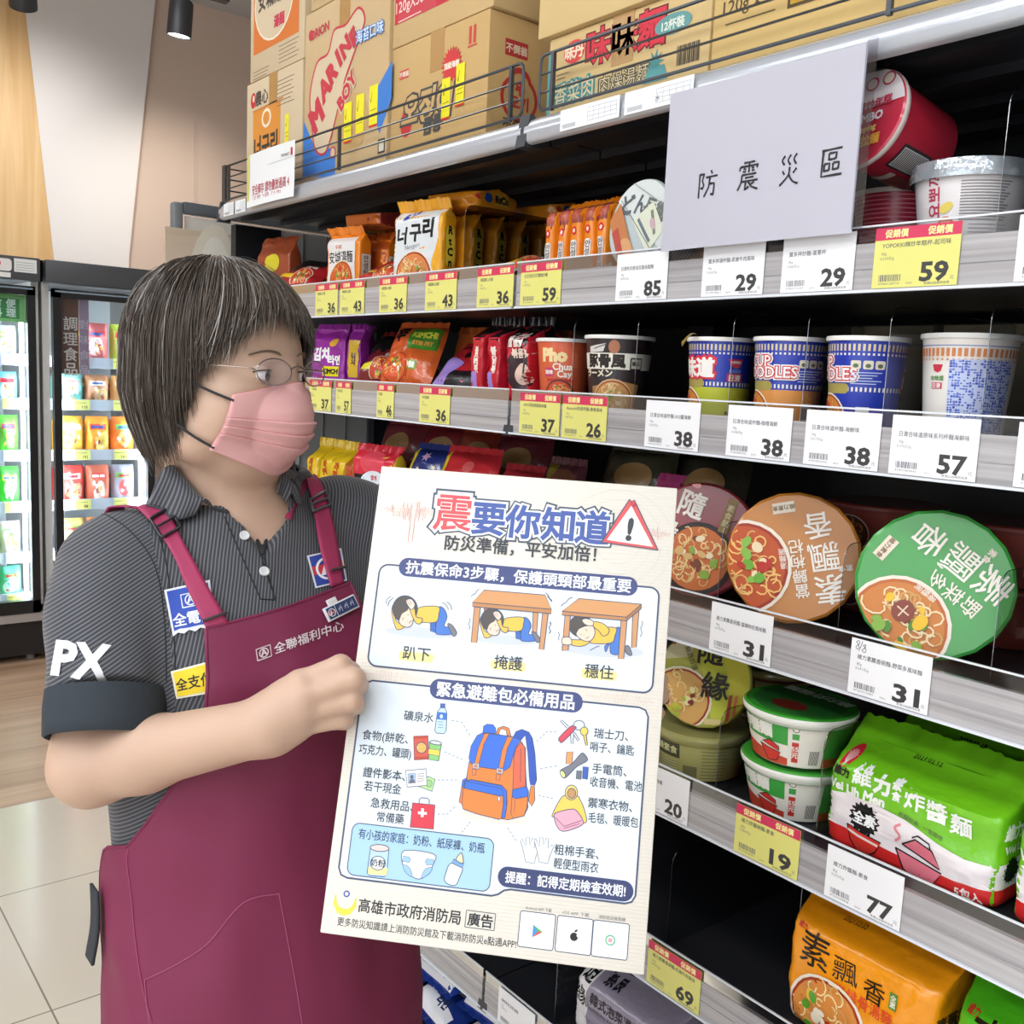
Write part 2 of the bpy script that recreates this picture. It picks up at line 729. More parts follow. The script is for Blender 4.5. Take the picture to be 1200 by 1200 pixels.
g = G(); g.box((RX1, RY0, 0), (RX1 + 0.1, RY1, RZ), M('d5cdc6', 0.8)); struct('wall_right', g)
g = G(); g.box((RX0, RY0 - 0.1, 0), (RX1, RY0, RZ), M('dcdad6', 0.8)); struct('wall_front', g)


def slab_xz(poly, y0, y1, m):
    """a board standing on the rear wall, outline in x, z"""
    g = G()
    n = len(poly)
    V = [(p[0], y0, p[1]) for p in poly] + [(p[0], y1, p[1]) for p in poly]
    F = [tuple(range(n)), tuple(range(2 * n - 1, n - 1, -1))] + [(i, i + n, (i + 1) % n + n, (i + 1) % n) for i in range(n)]
    g.add(V, F, m)
    return g


wm = wood_material('wall_wood', 'd9ad74', 'f0cf9c', 2, 0.45, 1.3)
struct('trim_1', slab_xz([(-1.0, 0), (1.74, 0), (1.433, 2.0), (1.290, 3.49), (-1.0, 3.49)], 5.80, 5.836, wm), 'honey coloured timber wall cladding at the far left')
struct('trim_2', slab_xz([(1.291, 3.49), (1.434, 2.0), (1.741, 0), (1.76, 0), (1.831, 2.05), (1.985, 3.49)], 5.80, 5.837, M('eae6e4', 0.7)), 'white slanted wall panel between timber and beige wall')
g = G(); g.box((2.215, 5.828, 0), (2.222, 5.84, 2.85), M('d8c8bc', 0.7)); struct('trim_3', g, 'thin vertical joint in the beige wall')

# ------------------------------------------------------------------ ceiling lamps (seen only in reflections) and the spot track
lampm = M('fffaf2', 0.5, emit=4.0)
for i, (lx, ly) in enumerate(LAMP_ROWS):
    t = thing('ceiling_light', 'long white ceiling light panel out of view above the aisle', 'ceiling light', (lx, ly, 3.5), group='ceiling lights of the aisle')
    g = G()
    g.box((-0.2, -0.66, -0.30), (0.2, 0.66, -0.24), M('e6e6e6', 0.5)).box((-0.01, -0.5, -0.24), (0.01, -0.48, -0.001), M('606060')).box((-0.01, 0.48, -0.24), (0.01, 0.5, -0.001), M('606060'))
    g.build('housing', t)
    g = G(); g.box((-0.17, -0.63, -0.304), (0.17, 0.63, -0.3), lampm); g.build('diffuser', t)

TY = 4.2
tx = ony(212, 30, TY)
t = thing('light_track', 'black ceiling light track along the top of the picture', 'light track', (0, TY, 3.02))
g = G(); g.box((-1.2, -0.02, 0), (2.6, 0.02, 0.035), M('1c1c20', 0.4)); g.build('rail', t)
for x in (-0.8, 0.7, 2.2):
    g = G()
    g.tube([(x, 0, 0.035), (x, 0, 0.478)], 0.006, M('1c1c20', 0.4))
    g.build('drop_rod', t)


def spot(x, top, label, aim, power, col=(1, 0.96, 0.9)):
    t = thing('spotlight', label, 'spotlight', (x, TY, top), group='track spotlights')
    dk = M('2a2a2e', 0.45)
    a = Vector(aim).normalized()
    q = Vector((0, 0, -1)).rotation_difference(a).to_matrix().to_4x4()
    g = G(); g.box((0.02, -0.022, -0.06), (0.2, 0.022, 0.0), dk); g.build('adapter', t)
    g = G(); g.tube([(0.025, 0, -0.05), (0.0, 0, -0.1)], 0.012, dk); g.build('stem', t)
    g = G(); g.lathe([(0.0, 0.07), (0.04, 0.07), (0.047, 0.06), (0.049, -0.07), (0.045, -0.07), (0.043, -0.06), (0.0, -0.06)], dk, 28)
    g.xf(Matrix.Translation((0, 0, -0.17)) @ q); g.build('lamp_head', t)
    g = G(); g.lathe([(0.0, -0.064), (0.043, -0.064), (0.043, -0.061), (0, -0.061)], M('fffdf6', 0.5, emit=14), 24)
    g.xf(Matrix.Translation((0, 0, -0.17)) @ q); g.build('lens', t)
    d = bpy.data.lights.new('spot_beam', 'SPOT')
    d.energy = power; d.spot_size = R(58); d.spot_blend = 0.9; d.color = col; d.shadow_soft_size = 0.04
    o = bpy.data.objects.new('spot_beam', d)
    COL.objects.link(o)
    o.location = Vector((x, TY, top - 0.17)) + a * 0.09
    o.rotation_euler = a.to_track_quat('-Z', 'Y').to_euler()


spot(1.535, 3.02, 'black track spotlight shining over the beige wall', (-0.05, 0.1, -1), 6)
spot(0.945, 2.98, 'black track spotlight at the top left corner over the timber wall', (0.15, 0.55, -0.7), 5)
for sx, sy, aim, pw in ((1.15, 4.65, (0.12, 1.0, -0.55), 58), (2.1, 4.9, (0.0, 1.0, -0.9), 34)):
    d = bpy.data.lights.new('wall_washer', 'SPOT')
    d.energy = pw; d.spot_size = R(85); d.spot_blend = 1.0; d.color = (1, 0.9, 0.78) if sx > 2 else (1, 0.97, 0.93); d.shadow_soft_size = 0.05
    o = bpy.data.objects.new('wall_washer', d)
    COL.objects.link(o)
    o.location = (sx, sy, 2.95)
    o.rotation_euler = Vector(aim).to_track_quat('-Z', 'Y').to_euler()

# ================================================================== GONDOLA SHELVING
# rail plane x = 1.0, bays 1.22 m long; RB = rail bottoms, boards at RB + 0.045
RB = [1.817, 1.566, 1.366, 1.111, 0.859, 0.605, 0.353, 0.10]
BT = [z + 0.0458 for z in RB]      # goods stand here, on the boards
JY, FY, NY = 1.26, 2.476, 0.04
dark = M('25262b', 0.35)
darker = M('17181c', 0.45)


def rail_material():
    m = bpy.data.materials.new('rail_plastic')
    m.use_nodes = True
    nt = m.node_tree
    b = nt.nodes['Principled BSDF']
    tc = nt.nodes.new('ShaderNodeTexCoord')
    mp = nt.nodes.new('ShaderNodeMapping')
    mp.inputs['Scale'].default_value = (1, 1.6, 130)
    nz = nt.nodes.new('ShaderNodeTexNoise')
    nz.inputs['Scale'].default_value = 1
    nz.inputs['Detail'].default_value = 4
    cr = nt.nodes.new('ShaderNodeValToRGB')
    cr.color_ramp.elements[0].color = lin('9a9698')
    cr.color_ramp.elements[0].position = 0.32
    cr.color_ramp.elements[1].color = lin('bdbabc')
    cr.color_ramp.elements[1].position = 0.68
    nt.links.new(tc.outputs['Object'], mp.inputs[0])
    nt.links.new(mp.outputs[0], nz.inputs['Vector'])
    nt.links.new(nz.outputs['Fac'], cr.inputs[0])
    nt.links.new(cr.outputs[0], b.inputs['Base Color'])
    b.inputs['Roughness'].default_value = 0.25
    b.inputs['Coat Weight'].default_value = 0.6
    return m


RAILM = rail_material()
LIPM = clear_mat('clear_lip', 'e4e6ea', 0.10, 0.08)
EDGEM = M('dfe3ea', 0.25)
ACRYL = clear_mat('acrylic', 'dcdfe2', 0.02, 0.05)
SMOKY = clear_mat('acrylic_smoky', '8d8884', 0.04, 0.08)


def bay(y0, y1, name_label):
    t = thing('shelving_bay', name_label, 'shelving', (1.0, y0, 0))
    L = y1 - y0
    g = G(); g.box((0.5, 0, 0.1), (0.515, L, 1.99), darker); g.build('back_panel', t)
    g = G(); g.box((0.02, 0.0, 0.001), (0.5, L, 0.095), dark); g.build('plinth', t)
    for y in (0.0, L - 0.03):
        g = G(); g.box((0.452, y, 0.001), (0.5, y + 0.03, 2.05), dark); g.build('upright', t)
    for i, zb in enumerate(RB):
        g = G()
        zt = zb + 0.045
        if i == 0:
            g.box((0.012, 0.002, zb + 0.02), (0.498, L - 0.002, zt - 0.012), dark)
            for k in range(4):
                g.box((0.06 + k * 0.11, 0.002, zb + 0.008), (0.085 + k * 0.11, L - 0.002, zb + 0.02), dark)
        else:
            g.box((0.008, 0.002, zb + 0.002), (0.498, L - 0.002, zt), dark)
        sh = g.build('shelf_board', t)
        g = G()
        if i == 0:
            prof = [(0.012, 0.0), (0.004, 0.001), (0.0, 0.005), (0.001, 0.024), (0.006, 0.034), (0.016, 0.041), (0.03, 0.043), (0.03, 0.03)]
            silver = M('c4c8d0', 0.22, 0.35, coat=0.3)
            g.grid(lambda u, v: (prof[min(int(round(u * 7)), 7)][0], 0.004 + v * (L - 0.008), zb + prof[min(int(round(u * 7)), 7)][1]), 7, 1, silver)
            g.build('front_rail', sh, 80)
        else:
            g.box((0.0, 0.004, zb), (0.0075, L - 0.004, zb + 0.052), RAILM)
            g.box((-0.0035, 0.004, zb - 0.0015), (0.004, L - 0.004, zb + 0.0015), EDGEM)
            g.box((-0.0015, 0.004, zb + 0.024), (0.0005, L - 0.004, zb + 0.0255), M('a9a7aa', 0.2))
            g.build('price_rail', sh)
            g = G()
            g.add([(0.001, 0.004, zb + 0.052), (0.001, L - 0.004, zb + 0.052), (0.001, L - 0.004, zb + 0.071), (0.001, 0.004, zb + 0.071)], [(0, 1, 2, 3)], LIPM)
            g.box((-0.0005, 0.004, zb + 0.0695), (0.002, L - 0.004, zb + 0.0715), EDGEM)
            g.build('clear_lip', sh, label='clear plastic lip')
        for y in ((0.0, L - 0.012) if i in (0, 2, 6) else ()):
            g = G()
            V = [(-0.003, y, zb - 0.004), (0.03, y, zb - 0.004), (0.03, y, zb + 0.03), (0.014, y, zb + 0.046), (0.006, y, zb + 0.046)]
            V2 = [(p[0], p[1] + 0.012, p[2]) for p in V]
            n = 5
            g.add(V + V2, [(0, 1, 2, 3, 4), (9, 8, 7, 6, 5)] + [(k, k + n, (k + 1) % n + n, (k + 1) % n) for k in range(n)], M('3a3c42', 0.4))
            g.build('end_cap', sh)
    return t


near = bay(NY, JY, 'dark steel shelving bay nearer the camera, holding cups and bowls')
far = bay(JY, FY, 'dark steel shelving bay farther away behind the shop assistant')
t = thing('shelf_end_panel', 'black and white end panel closing the far end of the shelving', 'panel', (0, FY + 0.004, 0))
g = G(); g.box((1.05, 0, 0.1), (1.175, 0.03, 1.815), darker); g.build('post', t)
g = G(); g.box((1.175, 0.006, 0.1), (1.515, 0.022, 1.815), M('d8d4d0', 0.5))
for k in range(4):
    g.box((1.24 + 0.07 * k, 0.003, 0.1), (1.243 + 0.07 * k, 0.008, 1.815), M('8a8886', 0.5))
g.build('white_panel', t)


def wire_guard(y0, y1, label, end=False):
    t = thing('wire_guard', label, 'wire guard', (1.008, y0, RB[0] + 0.043), group='wire guards on the top shelf')
    L = y1 - y0
    w = M('5a5e64', 0.3, 0.7)
    r = 0.012
    loop = [(0, 0, 0.004)] + [(0, L, 0.004)] + [(0, L, 0.085)] + [(0, 0, 0.085)]
    pts = []
    for i in range(4):
        a, b, c = Vector(loop[i - 1]), Vector(loop[i]), Vector(loop[(i + 1) % 4])
        u, v = (a - b).normalized(), (c - b).normalized()
        for k in range(4):
            s = k / 3
            pts.append(b + u * r * (1 - s) ** 2 + v * r * s * s)
    g = G(); g.tube(pts, 0.0026, w, 6, closed=True); g.build('frame', t)
    for z in (0.03, 0.057):
        g = G(); g.tube([(0, 0, z), (0, L, z)], 0.0016, w, 6); g.build('wire', t)
    for y in (0.03, L * 0.5, L - 0.03):
        g = G(); g.box((-0.003, y - 0.003, 0), (0.003, y + 0.003, 0.085), w); g.build('post', t)
    if end:
        for z in (0.03, 0.057, 0.083):
            g = G(); g.tube([(0, L, z), (0.12, L, z)], 0.002, w, 6); g.build('side_wire', t)
        g = G(); g.box((-0.004, L - 0.016, 0), (0.004, L + 0.003, 0.088), w); g.build('corner_post', t)
    return t


wire_guard(JY + 0.012, FY - 0.02, 'grey wire guard in front of the cartons on the far bay', True)
wire_guard(NY + 0.01, JY - 0.03, 'grey wire guard in front of the cartons on the near bay')

# ------------------------------------------------------------------ price tags
TAGV = [0]


def ptag(px, py, zb, price, name, label, promo=False, w=0.097, edge='L', y=None, note=None, blank=False):
    """px, py: a top corner of the tag in the survey photo"""
    if y is None:
        y = onx(px, py, 1.0)[1]
    if edge == 'R':
        y = y + w
    hgt = 0.064
    t = thing('price_tag', label, 'price tag', (0.9985, y, zb + 0.0025), group='shelf price tags')
    g = G()
    face = 'e2de80' if promo else 'f3f3f6'
    g.box((-0.0006, -w, 0), (0.0, 0, hgt), M(face, 0.35))
    rd = random.Random(int(px) * 7 + int(py))
    it = []
    Wm, Hm = 97, 64
    ink = '3c3c3c'
    if promo:
        it.append(('r', 0, Hm - 13, Wm, Hm, 'd2365c'))
        it += [('t', '促銷價', 25, Hm - 6.5, 9, 'f7e9a0', {'b': 0.03}), ('t', '促銷價', 74, Hm - 6.5, 9, 'f7e9a0', {'b': 0.03})]
    if not blank:
        top = Hm - 19 if promo else Hm - 20
        if name:
            it.append(('t', name, 9 + min(78, len(name) * 5.6) / 2, top, 6.2, '55555a', {'w': min(78, len(name) * 5.6), 'b': 0.01}))
        it.append(('t', '%dg' % rd.choice((70, 75, 80, 85, 90, 120)), 12, top - 9, 4.2, '77777a'))
        it.append(('t', '%.3f元/g' % rd.uniform(0.2, 0.9), 16, top - 14, 4.2, '77777a'))
        x = 8
        while x < 33:
            bw = rd.choice((0.5, 0.8, 1.2))
            it.append(('r', x, 7, x + bw, 14, '6a6a70'))
            x += bw + rd.choice((0.5, 0.9))
        it.append(('t', '47%09d' % rd.randrange(10**9), 20, 4.6, 3.4, '77777a', {'w': 25}))
        it.append(('t', '%05d' % rd.randrange(10**5), 44, 4.2, 3, '8a8a8e'))
        it.append(('t', price, 71, 15, 27, ink, {'b': 0.035, 'w': 32 if len(price) == 2 else 16}))
        it.append(('t', '元', 91, 8, 5, '77777a'))
        it.append(('t', '售價以結帳時為準', 75, 3.2, 3.2, '77777a', {'w': 28}))
    if note:
        pts = smooth_path([(6, 60), (9, 62), (10, 59), (6, 54), (8, 52), (10, 55), (6, 60)], n=4)
        it.append(('l', pts, 0.7, '30303a'))
        it.append(('l', [(14, 62), (10, 50)], 0.7, '30303a'))
        it.append(('l', smooth_path([(15, 58), (18, 59), (17, 55), (14, 52), (17, 50), (19, 53), (15, 58)], n=4), 0.7, '30303a'))
    s = w / Wm
    art(g, it, plane_map((-0.0006, 0, 0), (0, -s, 0), (0, 0, 0.001)), eps=0.00008)
    g.build('card', t)
    return t


Z2, Z3, Z4, Z5, Z6, Z7 = RB[1:7]
for px, py, pr, lb in ((371, 337, '36', 'yellow promotion tag reading 36, second shelf, leftmost beside the hair'), (400, 335, '43', 'yellow promotion tag reading 43 under the orange and white noodle packs'),
                       (446, 330, '36', 'yellow promotion tag reading 36 below the front of the white and gold packs'), (500, 327, '43', 'yellow promotion tag reading 43 left of the last tag of the far bay'),
                       (561, 322, '36', 'yellow promotion tag reading 36 at the near end of the far bay')):
    ptag(px, py, Z2, pr, '韓國農心拉麵', lb, True)
ptag(612, 317, Z2, '59', '生活泡好日式醬燒炒麵', 'yellow promotion tag reading 59 under the row of orange pouches', True)
ptag(725, 301, Z2, '85', '日清咚兵衛油豆腐烏龍麵', 'white price tag reading 85 below the tilted silver bowl')
ptag(826, 296, Z2, '29', '賞多拌湯杯麵-柔嫩牛肉風味', 'white price tag reading 29 below the left half of the paper sign')
ptag(920, 284, Z2, '29', '賞多拌炒麵-蛋蔥杯', 'white price tag reading 29 below the right half of the paper sign')
ptag(1028, 274, Z2, '59', 'YOPOKKI辣炒年糕杯-起司味', 'yellow promotion tag reading 59 below the white cheese cup', True)
ptag(1196, 262, Z2, '59', '', 'white price tag cut by the picture edge on the second shelf')
ptag(364, 449, Z3, '37', '八道炒麵', 'yellow promotion tag beside the pink mask, mostly hidden', True)
ptag(395, 452, Z3, '57', '不倒翁辛炒麵', 'narrow yellow promotion tag reading 57 below the purple packs', True, w=0.062)
ptag(443, 457, Z3, '46', '辛泡菜麵', 'narrow yellow promotion tag reading 46 below the orange pack', True, w=0.062)
ptag(493, 461, Z3, '36', '辛拉麵黑', 'yellow promotion tag reading 36 on the third shelf of the far bay', True)
ptag(611, 464, Z3, '37', 'APO河粉鮮蝦風味麵', 'yellow promotion tag reading 37 below the orange cup', True)
ptag(661, 468, Z3, '26', 'Acecook飛達杯麵-豚骨風味', 'yellow promotion tag reading 26 below the black and white cup', True)
ptag(759, 472, Z3, '38', '日清合味道杯麵-XO醬海鮮', 'white price tag reading 38 below the empty place on the third shelf')
ptag(855, 480, Z3, '38', '日清合味道杯麵-咖哩海鮮', 'white price tag reading 38 below the first blue cup')
ptag(947, 483, Z3, '38', '日清合味道杯麵-海鮮味', 'white price tag reading 38 below the second and third blue cups')
ptag(1048, 488, Z3, '57', '日清合味道原味系列杯麵海鮮味', 'white price tag reading 57 below the white patterned cup')
ptag(1195, 505, Z3, '57', '', 'white price tag cut by the picture edge on the third shelf')
ptag(836, 703, Z4, '31', '維力素飄香碗麵-當歸枸杞風味麵', 'white price tag reading 31 below the orange bowl')
ptag(1000, 745, Z4, '31', '維力素飄香碗麵-野菜多風味麵', 'white price tag reading 31 with a pen note, below the green bowl', note=True)
ptag(810, 913, Z5, '20', '維力隨緣素食麵', 'white price tag reading 20 beside the edge of the board', edge='R')
ptag(865, 940, Z5, '19', '維力炸醬碗麵-素食', 'yellow promotion tag reading 19 below the green stacked bowls', True)
ptag(972, 988, Z5, '77', '維力炸醬麵-素食', 'white price tag reading 77 below the green five pack')
ptag(762, 1098, Z6, '69', '維力素飄香袋麵-紅燒牛肉風味', 'yellow promotion tag reading 69 above the grey purple bag', True)
ptag(497, 1112, Z7, '12', '', 'small white price tag reading 12 above the blue bags', y=1.60, w=0.08)
ptag(592, 1160, Z7, '', '隨緣素食泡菜湯麵', 'plain white price tag beside the shelf joint under the board', y=1.215)
for y, lb in ((2.43, 'white stock label at the left end of the top rail'), (2.36, 'white stock label on the top rail left of the paper notice'), (1.165, 'white barcode label on the top rail near the joint'), (1.03, 'white grid label on the top rail left of the paper sign')):
    t = thing('rail_label', lb, 'label', (0.9975, y, RB[0] + 0.004), group='labels in the top rail')
    wl = 0.125 if y < 1.2 else 0.06
    g = G(); g.box((-0.0006, -wl, 0), (0, 0, 0.03), M('eef0f4', 0.4))
    it = []
    for r in range(4):
        it.append(('l', [(wl * 480, 6 + r * 6), (wl * 960, 6 + r * 6)], 0.5, '9a9aa0'))
    for c in range(6):
        it.append(('l', [(wl * (480 + c * 95), 6), (wl * (480 + c * 95), 24)], 0.5, '9a9aa0'))
    if y == 1.03:
        it.append(('t', '水', wl * 500, 12, 9, '505058'))
    for k in range(18):
        it.append(('r', 6 + k * 1.6, 3, 6.7 + k * 1.6, 9, '808088'))
    art(g, it, plane_map((-0.0006, 0, 0), (0, -0.001, 0), (0, 0, 0.001)))
    g.build('card', t)

# ------------------------------------------------------------------ clear dividers between the goods
def divider(px, py, board, label, h=0.14, X=1.03, y=None, mat=None):
    if y is None:
        y = onx(px, py, X)[1]
    t = thing('shelf_divider', label, 'divider', (X, y, board), group='clear shelf dividers')
    D = 0.30
    prof = [(0, 0), (D, 0), (D, h)] + [(0.018 - 0.018 * math.sin(R(a)), h - 0.018 + 0.018 * math.cos(R(a))) for a in (0, 22, 45, 68, 90)]
    n = len(prof)
    g = G()
    V = [(p[0], 0, p[1]) for p in prof]
    g.add(V, [tuple(range(n))], mat or ACRYL)
    g.build('plate', t)
    g = G()
    rim = [(-0.0003, 0.0)] + prof[3:][::-1] + [(D, h)]
    g.tube([(p[0], 0, p[1]) for p in rim], 0.0005, clear_mat('acrylic_edge', '8a9096', 0.25, 0.2), 5); g.build('rim', t)


for px, py, b, lb, h, *xx in ((674, 372, BT[2], 'clear divider behind the orange cup', 0.14), (749, 367, BT[2], 'clear divider behind the black and white cup', 0.14), (862, 358, BT[2], 'clear divider right of the first blue cup', 0.14),
                         (950, 354, BT[2], 'clear divider right of the second blue cup', 0.14), (1047, 350, BT[2], 'clear divider right of the third blue cup', 0.14), (1165, 347, BT[2], 'clear divider in front of the white patterned cup', 0.14),
                         (1185, 107, BT[1], 'clear divider right of the white cheese cup', 0.155), (845, 650, BT[3], 'clear divider between the red bowl and the orange bowl', 0.12), (986, 690, BT[3], 'clear divider between the orange bowl and the green bowl', 0.12),
                         (1171, 700, BT[3], 'clear divider right of the green bowl', 0.12), (842, 880, BT[4], 'clear divider left of the green stacked bowls', 0.12), (967, 862, BT[4], 'clear divider between stacked bowls and green five pack', 0.14),
                         (786, 1040, BT[5], 'clear divider in the empty place left of the orange pack', 0.145), (938, 1065, BT[5], 'clear divider behind the orange pack', 0.15, 1.12)):
    divider(px, py, b, lb, h, *xx)
divider(0, 0, BT[1], 'smoky divider right of the gold packs on the second shelf', 0.14, y=1.445, mat=SMOKY)
divider(0, 0, BT[6], 'clear divider on the low shelf left of the purple bag', 0.14, y=1.105)

# ================================================================== FREEZERS
FZ = 5.02
glassm = clear_mat('freezer_glass', 'eef6fb', 0.02, 0.03)
blk = M('1d1e22', 0.3)
hdr = M('4b4d52', 0.45)
white = M('e9eef2', 0.5)


def bag(w, h, d, m, seed=0, top=True):
    """simple pillow bag standing up, front -y"""
    rd = random.Random(seed)
    g = G()
    ph = [rd.uniform(0, 6) for _ in range(6)]

    def fn(sgn):
        def f(u, v):
            x, y = u * 2 - 1, v * 2 - 1
            t = max(0.0, (1 - abs(x) ** 3)) ** 0.6 * max(0.0, (1 - abs(y) ** 4)) ** 0.6
            t *= 1 + 0.18 * math.sin(5 * x + ph[0] + 3 * y) + 0.14 * math.sin(7 * y + ph[1] - 2 * x)
            return (x * w / 2 * (1 - 0.06 * abs(y) ** 4), sgn * d / 2 * t, h / 2 + y * h / 2)
        return f
    g.grid(fn(-1), 12, 12, m, True)
    g.grid(fn(1), 12, 12, m)
    return g, fn(-1), w, h


def freezer(x0, x1, label):
    t = thing('upright_freezer', label, 'freezer', (x0, FZ, 0))
    W = x1 - x0
    g = G()
    g.box((0, 0.06, 0.2), (0.03, 0.72, 1.91), M('c9c6c2', 0.4)).box((W - 0.03, 0.06, 0.2), (W, 0.72, 1.91), M('c9c6c2', 0.4))
    g.box((0, 0.7, 0.2), (W, 0.72, 1.91), white).box((0, 0.06, 1.81), (W, 0.72, 1.91), hdr).box((0, 0.06, 0.2), (W, 0.72, 0.27), white)
    g.build('cabinet', t)
    g = G(); g.rbox((0.004, -0.01, 1.805), (W - 0.004, 0.06, 1.91), 0.006, hdr); g.build('header', t)
    g = G(); g.box((0, 0.02, 0.035), (W, 0.7, 0.2), blk); g.build('kick_panel', t)
    for xx in (0.06, W - 0.06):
        g = G(); g.tube([(xx, 0.08, 0.001), (xx, 0.08, 0.035)], 0.02, M('8a8a8a', 0.4)); g.build('foot', t)
    g = G(); g.box((0.02, -0.012, 0.205), (W - 0.02, 0.02, 0.245), M('b9b9bb', 0.3, 0.5)); g.build('sill', t)
    g = G()
    a, b, fw = 0.03, W - 0.03, 0.035
    for q in (((a, -0.02, 0.25), (a + fw, 0.02, 1.78)), ((b - fw, -0.02, 0.25), (b, 0.02, 1.78)), ((a, -0.02, 1.74), (b, 0.02, 1.78)), ((a, -0.02, 0.25), (b, 0.02, 0.31))):
        g.box(q[0], q[1], blk)
    dr = g.build('door', t)
    g = G(); g.add([(a + fw, 0, 0.31), (b - fw, 0, 0.31), (b - fw, 0, 1.74), (a + fw, 0, 1.74)], [(0, 1, 2, 3)], glassm); g.build('glass_pane', dr)
    g = G(); g.box((a + 0.01, -0.021, 1.765), (b - 0.01, -0.0195, 1.772), M('9fb4c8', 0.2, 0.6)); g.build('trim_strip', dr)
    for xx in (0.075, W - 0.075):
        g = G(); g.box((xx - 0.008, 0.05, 0.3), (xx + 0.008, 0.07, 1.75), M('f4fbff', 0.5, emit=7.0)); g.build('light_tube', t)
        area_light('freezer_lamp', (x0 + xx, FZ + 0.055, 1.02), (R(90), 0, R(-18 if xx < W / 2 else 18)), 0.03, 1.4, 30, (0.86, 0.95, 1.0))
    return t, W


FSH = [1.44, 1.235, 0.99, 0.745, 0.50, 0.300]
fz2, W2 = freezer(1.20, 1.73, 'black upright freezer with a brown door sign behind the shop assistant')
fz1, W1 = freezer(0.645, 1.185, 'black upright freezer with a green door sign at the left edge')
# header stickers on the left freezer
g = G()
it = [('r', -0.10, 0.02, 0.045, 0.075, 'e6e2e0', 0.015), ('r', -0.07, 0.045, 0.0, 0.06, 'c83048'), ('r', 0.055, 0.02, 0.15, 0.08, 'e4e6e4'), ('r', -0.04, -0.008, 0.04, 0.014, 'e4e6e2')]
for k in range(4):
    it.append(('l', [(0.062, 0.03 + k * 0.011), (0.14, 0.03 + k * 0.011)], 0.002, '8a8a90'))
art(g, it, plane_map((0.37, -0.0102, 1.82), (1, 0, 0), (0, 0, 1)), eps=0.0004)
g.build('sticker', fz1)
for f, W, top in ((fz1, W1, 1.44), (fz2, W2, 1.44)):
    for z in FSH:
        g = G(); g.box((0.035, 0.08, z - 0.012), (W - 0.035, 0.69, z), M('dfe6ee', 0.4))
        s = g.build('shelf', f)
        g = G(); g.box((0.035, 0.072, z - 0.022), (W - 0.035, 0.08, z + 0.030), M('ccd8e8', 0.35)); g.build('shelf_rail', s)
# door signs (hung inside the glass)
t = thing('door_sign', 'brown vertical door sign reading frozen prepared food', 'sign', (1.272, FZ + 0.023, 1.39))
g = G(); g.box((0, 0, 0), (0.082, 0.002, 0.365), M('6d4436', 0.5)).box((0.084, 0, 0.0), (0.128, 0.002, 0.365), M('a58fa5', 0.5))
it = [('t', c, 0.044, 0.235 - i * 0.072, 0.068, 'e8dcd4', {'b': 0.012}) for i, c in enumerate('調理食品')] + [('t', c, 0.106, 0.235 - i * 0.072, 0.048, 'd8ccd8', {'b': 0.0}) for i, c in enumerate('對味食品')]
art(g, it, plane_map((0, -0.0002, 0), (1, 0, 0), (0, 0, 1)), eps=0.0004); g.build('panel', t)
t = thing('door_sign', 'green door sign in the left freezer reading convenient cooking', 'sign', (0.93, FZ + 0.023, 1.615))
g = G(); g.box((0, 0, 0), (0.19, 0.002, 0.125), M('8cc878', 0.5))
it = [('r', 0.015, 0.015, 0.165, 0.105, '3f8f4a')]
it += [('t', c, 0.072 + (i % 2) * 0.058, 0.083 - (i // 2) * 0.042, 0.042, 'eef6ea', {'b': 0.03}) for i, c in enumerate('方便料理')]
art(g, it, plane_map((0, -0.0002, 0), (1, 0, 0), (0, 0, 1)), eps=0.0004); g.build('panel', t)

# frozen goods: one bag each
ZL = ['top shelf', 'second shelf', 'third shelf', 'fourth shelf', 'fifth shelf', 'bottom shelf']
FOOD = {
    1: [[('d9a58c', 'e8e2e0', 'pink tray of meat', 2), ('c8686a', 'f0dada', 'pink and white pack', 2), ('b8c848', 'e4ecc0', 'lime green pack', 1)],
        [('7fd0c8', 'e8f4f2', 'turquoise bag', 1), ('a8704a', 'd8b088', 'brown tray of patties', 1), ('e0a868', 'f0e0c8', 'tan bag', 1)],
        [('e6b040', 'f4dc88', 'golden bag of nuggets', 1), ('ee9a30', 'fadc70', 'orange and yellow bag', 1), ('e07a28', 'f6c070', 'orange bag of fries', 1)],
        [('d84038', 'f0c0a0', 'red bag of chicken', 1), ('c86850', 'f2dcd0', 'red and white bag', 1), ('9a9aa8', 'd85858', 'grey and red bag', 1)],
        [('d8b868', 'e8f0f4', 'tan and white bag', 1), ('e08a48', 'f4e0c0', 'orange bag', 1), ('b89898', 'e8d8d8', 'pale pink bag', 1)],
        [('e8a040', 'f4e0b0', 'yellow bag', 1), ('c87858', 'f0dcd0', 'brown bag', 1)]],
    0: [[('9ab8c8', 'e4eef2', 'pale blue tub', 1), ('b8ccd4', 'f0f6f8', 'white tub', 1)],
        [('78c4c0', 'c8ecd8', 'turquoise dotted box', 1), ('6ab0b8', 'd8f0f0', 'teal box', 1)],
        [('8a6a50', 'c8a888', 'brown tray of meat', 1), ('58c838', 'a8e890', 'bright green bag', 1)],
        [('6ad048', 'e4f8dc', 'green and white bag', 1), ('48b840', 'c8f0b8', 'green bag of beans', 1)],
        [('78c858', 'd86858', 'green bag with a red stripe', 1), ('e0ccc4', '8ad060', 'pale green bag', 1)],
        [('50b868', 'd0f0e0', 'green bag of leaves', 1), ('68c8a0', 'e4f4ec', 'mint green bag', 1)]]}
